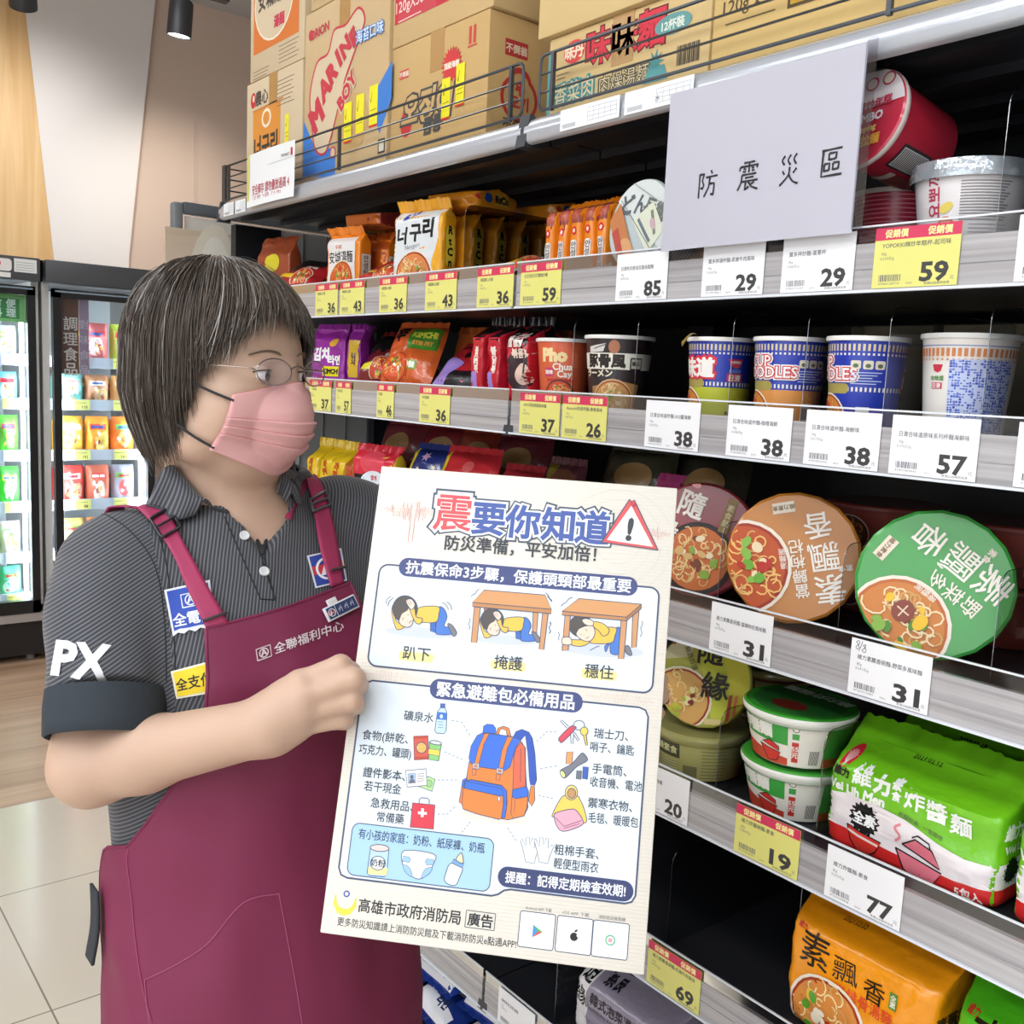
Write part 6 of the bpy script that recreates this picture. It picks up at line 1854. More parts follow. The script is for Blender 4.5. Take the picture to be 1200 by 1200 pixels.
# ---- the rucksack
cb = crop(530, 830, 943 / 110)
OG, BL_, BS = 'e8833e', '3b6fe0', '3358b8'
ba.append(('p', cb(ell(420, 1090, 360, 70, 24, 6)), 'e2dad2'))
for pts, col in (([(305, 245), (315, 180), (350, 160), (410, 165), (435, 200), (440, 255)], BL_), ([(610, 290), (640, 235), (700, 212), (770, 240), (805, 300), (830, 450), (848, 720), (830, 770), (785, 768), (775, 700), (760, 450), (735, 270), (690, 320)], BS), ([(765, 930), (790, 780), (825, 775), (830, 920), (800, 985)], OG), ([(440, 255), (460, 200), (515, 180), (570, 200), (592, 285), (550, 270), (540, 220), (500, 205), (475, 225), (470, 262)], OG),
                 ([(170, 540), (140, 720), (100, 980), (250, 1060), (560, 1120), (720, 1080), (760, 1000), (735, 600), (735, 400), (690, 330), (610, 290), (300, 250)], OG), ([(620, 480), (640, 400), (690, 345), (730, 390), (738, 790), (610, 810)], 'e06a4c'), ([(300, 250), (380, 255), (600, 285), (690, 320), (640, 390), (605, 500), (580, 590), (530, 625), (280, 590), (190, 555), (168, 500), (190, 380), (250, 275)], BL_),
                 ([(95, 790), (105, 720), (150, 695), (130, 820), (100, 970), (70, 940)], OG), ([(95, 785), (105, 720), (145, 695), (130, 790)], BL_), ([(112, 795), (130, 730), (190, 715), (500, 775), (545, 830), (550, 950), (530, 1095), (470, 1115), (250, 1060), (110, 1010), (98, 960)], OG), ([(120, 800), (135, 735), (190, 718), (500, 778), (548, 830), (545, 1000), (530, 1095), (495, 1105), (515, 950), (512, 880), (480, 880), (115, 800)], BL_),
                 ([(605, 830), (700, 800), (750, 790), (765, 840), (750, 1000), (720, 1080), (610, 1105), (590, 1060)], OG), ([(605, 820), (740, 785), (765, 830), (755, 885), (640, 908), (604, 890)], BL_)):
    ba += outl(cb(pts), col, 0.7)
for pts in ([(322, 255), (372, 256), (320, 360), (268, 560), (225, 550), (262, 400)], [(555, 285), (610, 292), (555, 400), (512, 600), (468, 595), (500, 420)]):
    ba += outl(cb(pts), OG, 0.6)
for X, Y in ((240, 580), (480, 630)):
    ba += outl(cb([(X - 40, Y + 30), (X + 5, Y + 35), (X - 5, Y + 95), (X - 40, Y + 90)]), OG, 0.6) + outl(cb([(X - 32, Y - 30), (X + 32, Y - 22), (X + 28, Y + 30), (X - 34, Y + 22)]), 'c8ccd4', 0.6) + outl(cb([(X - 18, Y - 14), (X + 16, Y - 10), (X + 14, Y + 14), (X - 18, Y + 10)]), OG, 0.4)
ba += [('l', cb([(690, 400), (685, 740)]), 0.6, LINE), ('l', cb([(632, 920), (625, 1040)]), 0.5, LINE), ('p', cb(ell(470, 908, 12, 26, 14)), 'dfeaf6'), ('l', cb(ell(470, 908, 12, 26, 14)), 0.5, LINE, True), ('l', cb([(160, 740), (490, 800), (515, 850), (512, 940)]), 0.5, LINE)]
# ---- leader dashes


def dash(pts, n):
    P = [bmm(*p) for p in pts]
    L = [0]
    for i in range(1, len(P)):
        L.append(L[-1] + math.hypot(P[i][0] - P[i - 1][0], P[i][1] - P[i - 1][1]))

    def at(s):
        for i in range(1, len(P)):
            if s <= L[i] + 1e-9:
                t_ = (s - L[i - 1]) / (L[i] - L[i - 1])
                return (P[i - 1][0] + (P[i][0] - P[i - 1][0]) * t_, P[i - 1][1] + (P[i][1] - P[i - 1][1]) * t_)
        return P[-1]
    return [('l', [at(L[-1] * k / n), at(L[-1] * (k + 0.55) / n)], 0.65, '70788a') for k in range(n)]


ba += dash([(529, 844), (541, 846), (552, 864)], 6) + dash([(521, 881), (544, 891)], 5) + dash([(513, 914), (538, 914)], 5) + dash([(513, 954), (524, 954), (535, 944)], 5) + dash([(629, 869), (641, 857), (654, 858)], 6) + dash([(633, 901), (655, 897)], 4) + dash([(631, 932), (650, 936)], 4) + dash([(551, 963), (540, 977)], 4) + dash([(595, 970), (606, 987)], 4)
# ---- small pictures
c5 = crop(420, 820, 1029 / 120)
c6 = crop(640, 840, 1200 / 140)
c7 = crop(400, 950, 6)
ba += outl(c5([(795, 120), (825, 80), (872, 82), (890, 130), (882, 310), (860, 342), (785, 335), (768, 310)]), 'c4def4') + [('p', c5([(795, 122), (889, 132), (884, 205), (786, 196)]), '3b74cc'), ('p', c5(ell(834, 168, 14, 20, 12)), 'f4f6fa')] + outl(c5([(826, 40), (872, 42), (870, 82), (824, 80)]), '4a6cb8') + [('l', c5([(800, 220 + 28 * k), (855, 226 + 28 * k)]), 0.7, '7a90b8') for k in range(3)]
ba += outl(c5([(556, 366), (700, 360), (708, 598), (562, 606)]), 'd25a48') + [('p', c5([(556, 366), (700, 360), (700, 386), (556, 392)]), 'b84a3c'), ('p', c5([(562, 576), (708, 570), (708, 598), (562, 606)]), 'b84a3c')] + outl(c5(ell(634, 482, 52, 54, 20)), 'ecb868') + [('p', c5(ell(634 + dx, 482 + dy, 5, 5, 8)), 'b07830') for dx, dy in ((-20, -20), (10, -26), (24, 6), (-8, 8), (-26, 20), (8, 30))]
ba += outl(c5([(716, 420), (836, 440), (806, 616), (706, 600)]), '8cc878') + outl(c5([(708, 490), (822, 508), (812, 565), (702, 545)]), 'f0d05c', 0.4) + outl(c5(ell(778, 432, 60, 20, 18, 10)), 'd8d8dc')
ba += outl(c5([(600, 870), (740, 920), (772, 800), (700, 770)]), 'b4dc98') + outl(c5(ell(712, 842, 30, 36, 16)), '9ccc84', 0.4) + outl(c5([(476, 712), (680, 694), (690, 860), (492, 878)]), 'f0e8ec') + outl(c5([(498, 744), (574, 738), (578, 834), (504, 840)]), 'a8c4ec', 0.4) + [('p', c5(ell(538, 776, 18, 22, 12)), '6a6a78'), ('p', c5([(508, 838), (520, 800), (560, 798), (574, 832)]), '6a6a78')] + [('l', c5([(592, 748 + 24 * k), (662, 740 + 24 * k)]), 0.6, '8a7c88') for k in range(4)]
ba += outl(c5([(545, 1036), (770, 1056), (755, 1300), (520, 1280)]), 'd63a4a') + [('l', c5([(610, 1040), (615, 995), (640, 985), (700, 992), (714, 1010), (708, 1050)]), 1.2, '8a90a8'), ('p', c5([(632, 1090), (660, 1092), (656, 1180), (628, 1178)]), 'f4f4f4'), ('p', c5([(600, 1122), (690, 1130), (688, 1156), (598, 1148)]), 'f4f4f4')]
ba += outl(c6([(140, 40), (160, 34), (225, 95), (205, 110)]), 'e4e8ee') + outl(c6([(245, 150), (280, 150), (268, 272), (250, 270)]), 'e4e8ee') + outl(c6([(270, 170), (290, 160), (332, 230), (322, 246)]), 'e4e8ee') + outl(c6(smooth_path([(130, 210), (240, 100), (285, 95), (295, 120), (170, 250), (140, 250)], True, 4)), 'd64a5c') + [('l', c6(ell(330, 85, 56, 48, 22)), 0.9, '70788a', True)] + outl(c6(ell(382, 145, 38, 42, 18)), 'f0d060') + outl(c6([(372, 180), (402, 184), (416, 285), (398, 288)]), 'e8c850')
ba += outl(c6([(206, 355), (268, 350), (262, 474), (200, 472)]), 'f0a060') + outl(c6(smooth_path([(142, 545), (170, 520), (260, 470), (340, 380), (375, 366), (416, 420), (400, 450), (310, 500), (240, 570), (190, 614), (160, 600)], True, 4)), '7a7c88') + outl(c6(ell(168, 576, 22, 40, 16, -30)), 'e4ec8c') + outl(c6([(308, 540), (356, 544), (350, 628), (302, 622)]), '707478') + outl(c6([(372, 500), (424, 506), (414, 628), (366, 620)]), '3f62b8')
ba += outl(c6(smooth_path([(60, 990), (110, 880), (160, 805), (200, 790), (250, 820), (310, 790), (345, 840), (380, 920), (408, 1040), (370, 1060), (300, 960), (150, 960), (80, 1000)], True, 4)), 'f0cc60') + outl(c6(ell(254, 760, 62, 74, 22)), 'f2d878') + outl(c6(ell(256, 768, 42, 50, 20)), 'c49460') + outl(c6(smooth_path([(80, 1000), (110, 960), (260, 926), (310, 950), (365, 1030), (355, 1090), (180, 1150), (110, 1100)], True, 4)), 'f2a8bc') + [('l', c6([(90, 1010), (180, 1100), (360, 1040)]), 0.6, LINE), ('l', c6([(180, 1120), (340, 1072)]), 0.5, LINE)]
gl = crop(600, 970, 1)
for ox in (0, 16):
    ba += outl(gl([(13 + ox, 26), (10 + ox, 15), (12 + ox, 13), (16 + ox, 22), (17 + ox, 11), (20 + ox, 11), (21 + ox, 21), (24 + ox, 12), (27 + ox, 13), (26 + ox, 24), (31 + ox, 20), (33 + ox, 22), (28 + ox, 34), (26 + ox, 42), (16 + ox, 40)]), 'e8e8ea', 0.5)
ba += frame(rr(18, 346.5, 152.5, 393, 7), 'a9d0f8', 0.9)
ba += [T('有小孩的家庭：奶粉、紙尿褲、奶瓶', 84.5, 355.5, 10, '2e3a52', b=0.01, w=120)]
ba += outl(c7([(205, 265), (335, 270), (320, 450), (300, 464), (200, 456), (182, 440)]), 'bcd8f6') + [('p', c7([(190, 395), (326, 402), (320, 455), (186, 445)]), 'f0e0a0')] + outl(c7(ell(270, 262, 66, 24, 20, 4)), 'f0d0cc') + outl(c7(ell(258, 368, 52, 48, 22)), 'f4f6fa') + [T('奶粉', *c7([(258, 368)])[0], 7, '2e3a52', b=0.02)]
ba += outl(c7(smooth_path([(445, 280), (650, 305), (650, 370), (600, 450), (540, 480), (470, 440), (430, 370)], True, 4)), 'f4f6fa') + outl(c7([(436, 318), (480, 325), (488, 345), (478, 365), (430, 355)]), '9cc4f0', 0.4) + outl(c7([(652, 345), (600, 338), (588, 358), (598, 380), (648, 380)]), '9cc4f0', 0.4) + outl(c7(smooth_path([(434, 380), (480, 400), (500, 466), (450, 430)], True, 4)), '9cc4f0', 0.4) + outl(c7(smooth_path([(640, 400), (590, 410), (562, 472), (615, 445)], True, 4)), '9cc4f0', 0.4)
ba += outl(c7(smooth_path([(770, 370), (850, 400), (835, 460), (800, 526), (730, 500), (735, 440)], True, 4)), 'eaf2fa') + outl(c7([(790, 340), (862, 372), (850, 402), (778, 368)]), '7ca8e0') + outl(c7(smooth_path([(808, 345), (835, 300), (850, 305), (856, 368)], True, 4)), 'f0dcb8')
ba += [('p', rr(159, 369, 283, 388 - 1, 9), '38416e'), T('提醒：記得定期檢查效期!', 221, 378, 11, 'f2f4fa', b=0.02, w=110)]
for s_, x, y, w_ in (('礦泉水', 68.5, 243.3, 29), ('食物(餅乾、', 38.5, 266, 45), ('巧克力、罐頭)', 40, 279.5, 51), ('證件影本、', 42, 299.5, 41), ('若干現金', 42, 312, 36), ('急救用品、', 53, 326.5, 41), ('常備藥', 53, 338.5, 26), ('瑞士刀、', 252, 241.5, 32), ('哨子、鑰匙', 254, 255 - 1, 41), ('手電筒、', 253, 273.5, 32), ('收音機、電池', 260, 287 - 1.5, 48), ('禦寒衣物、', 256, 304.5, 41), ('毛毯、暖暖包', 260, 317.5, 46), ('粗棉手套、', 229, 349, 41), ('輕便型雨衣', 229.5, 361, 41)):
    ba.append(T(s_, x, y, 10, '343c48', b=0.012, w=w_))
ba += [('p', ell(20, 420, 9, 9, 24, 0, 20, 160), 'e6d74e'), ('p', [(10, 411), (13, 420), (20, 426), (14, 428), (9, 420)], 'e6d74e'), ('p', [(30, 411), (27, 420), (20, 426), (26, 428), (31, 420)], 'e6d74e'), ('l', ell(20.5, 410, 2.4, 2.4, 16), 1.2, '3a50a8', True)]
ba += [T('高雄市政府消防局', 81, 418.3, 13, '26282c', b=0.015, w=96), ('l', rr(133.5, 411, 160.5, 425.5, 0.5), 0.7, '50545c', True), T('廣告', 147, 418.3, 12, '26282c', b=0.02), T('更多防災知識請上消防防災館及下載消防防災e點通APP!', 98.5, 434.6, 8.2, '34383e', b=0.008, w=167)]
for x, lab in ((183, 'Android APP 下載'), (217, 'iOS APP 下載'), (249.5, '消防防災館官網')):
    ba += frame(rr(x, 405.5, x + 32, 436, 2), 'f6f6f4', 0.8) + [T(lab, x + 16, 402.3, 3.6, '50545a', w=24)]
ba += [('p', [(195.5, 416), (195.5, 427), (200, 421.5)], '4a90d8'), ('p', [(195.5, 416), (204.5, 421.5), (200, 421.5)], '50b060'), ('p', [(195.5, 427), (204.5, 421.5), (200, 421.5)], 'd85040'), ('e', 233, 422, 3.6, 3.6, '1c1c1c'), ('e', 234.4, 416.8, 1.6, 0.9, '1c1c1c', -40), ('e', 236.6, 420.6, 1.4, 1.4, 'f6f6f4'), ('l', ell(265.5, 421, 4, 4, 18), 1.2, '60b890', True), ('e', 265.5, 421, 2, 2, 'd8a0b0')]
g = G()
pm_ = bpy.data.materials.new('board_print')
pm_.use_nodes = True
BOARDM = wave_mat('board_paper', 'e2dcd2', 'e6e0d7', 95, (0, 1, 0), rough=0.5, soft=1.0, bump=0.10)
bev = 0.0012
g.rbox((0, -BH, -0.006), (BW, 0, 0.0), 0.0012, BOARDM, 2)
art(g, ba, lambda u, v, o: (min(max(u, 1.5), BW * 1000 - 1.5) / 1000, -min(max(v, 1.5), BH * 1000 - 1.5) / 1000, o + 0.0001), eps=0.00005, rough=0.5)
g.build('panel', bt)
g = G()
g.box((0.001, -BH + 0.001, -0.0075), (BW - 0.001, -0.001, -0.006), M('c9b08a', 0.7)); g.build('corrugated_back', bt, label='brown corrugated back')

# ================================================================== THE SHOP ASSISTANT
ROOTP = Vector((0.455, 1.06, 0.0))
man = thing('person', 'shop assistant in striped polo shirt, maroon apron, pink face mask and glasses, holding the board', 'person', ROOTP)


class Vol:
    """a signed distance grid that shapes are melted into"""

    def __init__(s, lo, hi, h):
        s.lo, s.h = np.array(lo, float), h
        s.n = np.ceil((np.array(hi) - s.lo) / h).astype(int) + 1
        s.a = np.full(s.n, 0.5, np.float32)

    def block(s, lo, hi):
        i0 = np.clip(np.floor((np.array(lo) - s.lo) / s.h).astype(int), 0, s.n)
        i1 = np.clip(np.ceil((np.array(hi) - s.lo) / s.h).astype(int) + 1, 0, s.n)
        ax = [s.lo[k] + s.h * np.arange(i0[k], i1[k], dtype=np.float32) for k in range(3)]
        X, Y, Z = np.meshgrid(*ax, indexing='ij', sparse=True)
        return tuple(slice(i0[k], i1[k]) for k in range(3)), X, Y, Z

    def put(s, fn, lo, hi, k=0.01, sub=False):
        m = 0.03 + k
        sl, X, Y, Z = s.block(np.array(lo) - m, np.array(hi) + m)
        d = fn(X, Y, Z).astype(np.float32)
        a = s.a[sl]
        if sub:
            h = np.clip(0.5 + 0.5 * (-d - a) / k, 0, 1)
            s.a[sl] = a * (1 - h) - d * h + k * h * (1 - h)
        else:
            h = np.clip(0.5 + 0.5 * (a - d) / k, 0, 1)
            s.a[sl] = a * (1 - h) + d * h - k * h * (1 - h)
        return s

    def cone(s, p, q, r0, r1, k=0.01, sub=False, flat=None):
        p, q = np.array(p, float), np.array(q, float)
        d = q - p
        L2 = float(d @ d)

        def fn(X, Y, Z):
            t = np.clip(((X - p[0]) * d[0] + (Y - p[1]) * d[1] + (Z - p[2]) * d[2]) / L2, 0, 1)
            dx, dy, dz = X - p[0] - t * d[0], Y - p[1] - t * d[1], Z - p[2] - t * d[2]
            if flat is not None:        # squash across one direction
                f = np.array(flat[0], float)
                c = dx * f[0] + dy * f[1] + dz * f[2]
                e = 1 / flat[1] - 1
                return (np.sqrt(dx * dx + dy * dy + dz * dz + c * c * ((1 + e) ** 2 - 1)) - (r0 + (r1 - r0) * t)) * min(1, flat[1] * 1.2)
            return np.sqrt(dx * dx + dy * dy + dz * dz) - (r0 + (r1 - r0) * t)
        m = max(r0, r1)
        return s.put(fn, np.minimum(p, q) - m, np.maximum(p, q) + m, k, sub)

    def ell(s, c, r, k=0.01, fr=None, sub=False):
        """ellipsoid; fr = three unit axes"""
        c = np.array(c, float)
        fr = np.eye(3) if fr is None else np.array(fr, float)

        def fn(X, Y, Z):
            x, y, z = X - c[0], Y - c[1], Z - c[2]
            q = [(x * fr[i][0] + y * fr[i][1] + z * fr[i][2]) for i in range(3)]
            k0 = np.sqrt(sum((q[i] / r[i]) ** 2 for i in range(3)))
            k1 = np.sqrt(sum((q[i] / r[i] ** 2) ** 2 for i in range(3))) + 1e-9
            return k0 * (k0 - 1) / k1
        m = max(r)
        return s.put(fn, c - m, c + m, k, sub)

    def mesh(s, m, iso=0.0, origin=ROOTP):
        g3 = openvdb.FloatGrid(0.5)
        g3.copyFromArray(s.a)
        P, Q = g3.convertToQuads(iso)
        g = G()
        P = P * s.h + s.lo - np.array(origin)
        g.add(P.tolist(), Q.tolist(), m)
        return g

    def at(s, p):
        i = (np.array(p) - s.lo) / s.h
        b = np.clip(np.floor(i).astype(int), 0, s.n - 2)
        f = i - b
        v = 0
        for dx in (0, 1):
            for dy in (0, 1):
                for dz in (0, 1):
                    v += s.a[b[0] + dx, b[1] + dy, b[2] + dz] * (f[0] if dx else 1 - f[0]) * (f[1] if dy else 1 - f[1]) * (f[2] if dz else 1 - f[2])
        return float(v)


# ---------------- landmarks
SR, SL_ = dep(128, 660, 1.055), dep(420, 610, 1.215)          # shoulder joints
ER, WR = dep(107, 897, 0.985), dep(316, 850, 0.925)            # right elbow, wrist
LFT = np.array([SL_[0] - SR[0], SL_[1] - SR[1], 0]); LFT /= np.linalg.norm(LFT)
FRT = np.array([LFT[1], -LFT[0], 0])
CH = (SR + SL_) / 2


def bpt(x, y, z):
    return np.array(BO + BX * (x / 1000) - BY * (y / 1000) + BZ * (z / 1000))


HC = dep(258, 434, 1.08)                                       # head, at eye level
HF = np.array([0.455, -0.890, -0.03]); HF /= np.linalg.norm(HF)
HL = np.array([-HF[1], HF[0], 0.0]); HL /= np.linalg.norm(HL)
HU = np.cross(HL, -HF); HU /= np.linalg.norm(HU)
HU = HU if HU[2] > 0 else -HU
FRH = [HL, HF, HU]


def hp(a, b, c):
    return HC + HL * a + HF * b + HU * c


# torso as stacked ovals: z, half width, half depth, forward shift
TOR = [(1.335, 0.050, 0.050, -0.015), (1.300, 0.066, 0.058, -0.012), (1.272, 0.112, 0.072, -0.008), (1.240, 0.146, 0.088, -0.002), (1.20, 0.160, 0.102, 0.006), (1.14, 0.162, 0.120, 0.014), (1.08, 0.157, 0.122, 0.013),
       (1.00, 0.148, 0.116, 0.010), (0.92, 0.146, 0.114, 0.010), (0.84, 0.150, 0.118, 0.008), (0.74, 0.156, 0.122, 0.002), (0.60, 0.152, 0.118, 0.0), (0.40, 0.150, 0.115, 0.0)]
_tz = np.array([t[0] for t in TOR])[::-1]


def tor(z):
    return [np.interp(z, _tz, np.array([t[k] for t in TOR])[::-1]) for k in (1, 2, 3)]


TC = CH.copy()
HIPX = dep(314, 1150, 1.135)


def tcen(z):
    """axis of the trunk"""
    t = np.clip((1.25 - z) / (1.25 - HIPX[2]), 0, 1.3)
    return TC[0] + (HIPX[0] - TC[0]) * t, TC[1] + (HIPX[1] - TC[1]) * t


def torso_fn(grow, cut_lo=-9):
    def fn(X, Y, Z):
        hw, hd, fw = tor(Z)
        cx, cy = tcen(Z)
        x, y = X - cx, Y - cy
        a = x * LFT[0] + y * LFT[1]
        b = x * FRT[0] + y * FRT[1] - fw
        q = np.sqrt((a / (hw + grow)) ** 2 + (b / (hd + grow)) ** 2 + 1e-9)
        d = (q - 1) * np.minimum(hw, hd) + Z * 0
        d = np.maximum(d, Z - (1.335 + grow))
        return np.maximum(d, cut_lo - Z)
    return fn


def tpoint(th, z, off):
    """point on the trunk, th degrees from straight ahead towards her left"""
    hw, hd, fw = tor(z)
    cx, cy = tcen(z)
    a, b = (hw + off) * math.sin(R(th)), (hd + off) * math.cos(R(th)) + fw
    return np.array([cx + LFT[0] * a + FRT[0] * b, cy + LFT[1] * a + FRT[1] * b, z])


SKINM = M('c6a590', 0.5, sss=0.25, bump=0.02, bscale=120, vary=0.05, vscale=14)
# ---------------- one continuous body: trunk, legs, arms, hands, neck and head
B = Vol((0.10, 0.62, 0.02), (0.92, 1.32, 1.62), 0.0031)
B.put(torso_fn(0.0, 0.70), (0.1, 0.75, 0.66), (0.85, 1.32, 1.34), 0.02)
for sgn in (-1, 1):
    hip = np.array([*tcen(0.74), 0.74]) + LFT * 0.085 * sgn
    B.cone(hip, hip * [1, 1, 0] + [0, 0, 0.42], 0.085, 0.055, 0.03)
    B.cone(hip * [1, 1, 0] + [0, 0, 0.42], hip * [1, 1, 0] + [0, 0, 0.08], 0.055, 0.035, 0.02)
    B.cone(hip * [1, 1, 0] + [0, 0, 0.06] - FRT * 0.02, hip * [1, 1, 0] + [0, 0, 0.045] + FRT * 0.12, 0.035, 0.028, 0.02)
nb_ = np.array([*tcen(1.29), 1.27]) - FRT * 0.005
B.cone(nb_, hp(0, -0.022, -0.045), 0.060, 0.054, 0.03)
# head
B.ell(hp(0, -0.012, 0.028), (0.072, 0.090, 0.080), 0.01, FRH)
B.ell(hp(0, 0.022, -0.025), (0.066, 0.069, 0.086), 0.02, FRH)
B.ell(hp(0, 0.036, -0.012), (0.061, 0.056, 0.062), 0.02, FRH)
B.ell(hp(0, 0.020, 0.032), (0.062, 0.066, 0.055), 0.02, FRH)
B.ell(hp(0, 0.046, -0.086), (0.040, 0.036, 0.030), 0.03, FRH)
for sgn in (-1, 1):
    B.ell(hp(0.040 * sgn, 0.046, -0.040), (0.032, 0.032, 0.036), 0.02, FRH)
    B.ell(hp(0.052 * sgn, 0.012, -0.066), (0.022, 0.036, 0.030), 0.02, FRH)
    B.ell(hp(0.031 * sgn, 0.099, 0.000), (0.018, 0.013, 0.009), 0.012, FRH, True)       # eye sockets
    B.ell(hp(0.031 * sgn, 0.0745, 0.000), (0.0130, 0.0130, 0.0130), 0.003, FRH)
    B.ell(hp(0.075 * sgn, -0.008, -0.014), (0.009, 0.019, 0.031), 0.008, FRH)           # ears
    B.ell(hp(0.081 * sgn, -0.004, -0.010), (0.006, 0.009, 0.017), 0.004, FRH, True)
B.cone(hp(0, 0.088, 0.004), hp(0, 0.100, -0.032), 0.008, 0.010, 0.012)
B.ell(hp(0, 0.096, -0.036), (0.016, 0.012, 0.010), 0.008, FRH)
B.ell(hp(0, 0.092, -0.066), (0.024, 0.010, 0.009), 0.01, FRH)                            # lips
# right arm
B.cone(SR, ER, 0.046, 0.038, 0.03)
fd_ = (WR - ER) / np.linalg.norm(WR - ER)
B.cone(ER, ER + (WR - ER) * 0.30, 0.0365, 0.0345, 0.02)
B.cone(ER + (WR - ER) * 0.30, WR, 0.0345, 0.0262, 0.02)
VIEW = _F


def P3(px, py, t):
    return dep(px, py, t)


MC = [P3(352, 800, 0.921), P3(358, 815, 0.912), P3(356, 833, 0.914), P3(349, 851, 0.923)]
PI_ = [P3(399, 780, 0.922), P3(415, 796, 0.915), P3(413, 821, 0.917), P3(402, 842, 0.926)]
DI = [P3(411, 787, 0.943), P3(420, 803, 0.938), P3(417, 826, 0.940), P3(406, 845, 0.945)]
TI = [P3(400, 795, 0.955), P3(408, 809, 0.953), P3(405, 830, 0.955), P3(394, 848, 0.957)]
B.cone(WR, P3(340, 828, 0.925), 0.024, 0.025, 0.02)
for i in range(4):
    B.cone(WR + (P3(330, 838, 0.93) - WR) * 0.5, MC[i], 0.020, (0.0125, 0.0125, 0.012, 0.011)[i], 0.014)
for Q, rr_ in ((DI, 0.0100), (TI, 0.0088)):        # rest on the face of the board
    for i in range(4):
        gap = float((Q[i] - np.array(BO)) @ np.array(BZ))
        if gap < rr_:
            Q[i] = Q[i] + np.array(BZ) * (rr_ - gap)
for i in range(4):
    r = (0.0105, 0.0108, 0.0102, 0.0092)[i]
    B.cone(MC[i], PI_[i], r * 1.08, r, 0.004)
    B.cone(PI_[i], DI[i], r, r * 0.88, 0.003)
    B.cone(DI[i], TI[i], r * 0.88, r * 0.76, 0.003)
B.cone(P3(333, 830, 0.945), P3(360, 812, 0.962), 0.016, 0.012, 0.012)
B.cone(P3(360, 812, 0.962), bpt(-7, 222, -22), 0.012, 0.0105, 0.006)
B.cone(bpt(-7, 222, -22), bpt(14, 214, -19), 0.0105, 0.009, 0.004)
# left arm, mostly behind the board
WL = bpt(232, 246, -62)
EL = np.array([0.735, 0.945, 1.045])
B.cone(SL_, EL, 0.050, 0.042, 0.03)
B.cone(EL, EL + (WL - EL) * 0.35, 0.042, 0.041, 0.02)
B.cone(EL + (WL - EL) * 0.35, WL, 0.041, 0.027, 0.02)
ly_ = [bmm(782, y)[1] for y in (796, 815, 836, 856)]
LK = [bpt(280, y - 2, -27) for y in ly_]


def bbehind(px, py, z):
    d, o = Vector(ray(px, py)), Vector(CP)
    return np.array(o + d * ((BO + BZ * (z / 1000) - o).dot(BZ) / d.dot(BZ)))


LT = [bbehind((777, 783, 782, 777)[i], (797, 815, 838, 856)[i], -16.5) for i in range(4)]
LK = [bbehind((750, 753, 752, 749)[i], (795, 815, 838, 857)[i], -31) for i in range(4)]
for i in range(4):
    B.cone(WL, LK[i], 0.019, 0.0105, 0.012)
    mid_ = (LK[i] + LT[i]) / 2 + np.array(BX) * 0.008 - np.array(BZ) * 0.004
    r = (0.0082, 0.0086, 0.0084, 0.0078)[i]
    B.cone(LK[i], mid_, r * 1.06, r, 0.002)
    B.cone(mid_, LT[i], r, r * 0.86, 0.002)
B.cone(WL, bpt(246, 205, -40), 0.017, 0.012, 0.01)
B.cone(bpt(246, 205, -40), bpt(262, 183, -21), 0.0115, 0.009, 0.004)
body = B.mesh(SKINM)
body.build('body', man, 180)
BODYBVH = BVHTree.FromPolygons([Vector(p) + ROOTP for p in body.v], body.f)

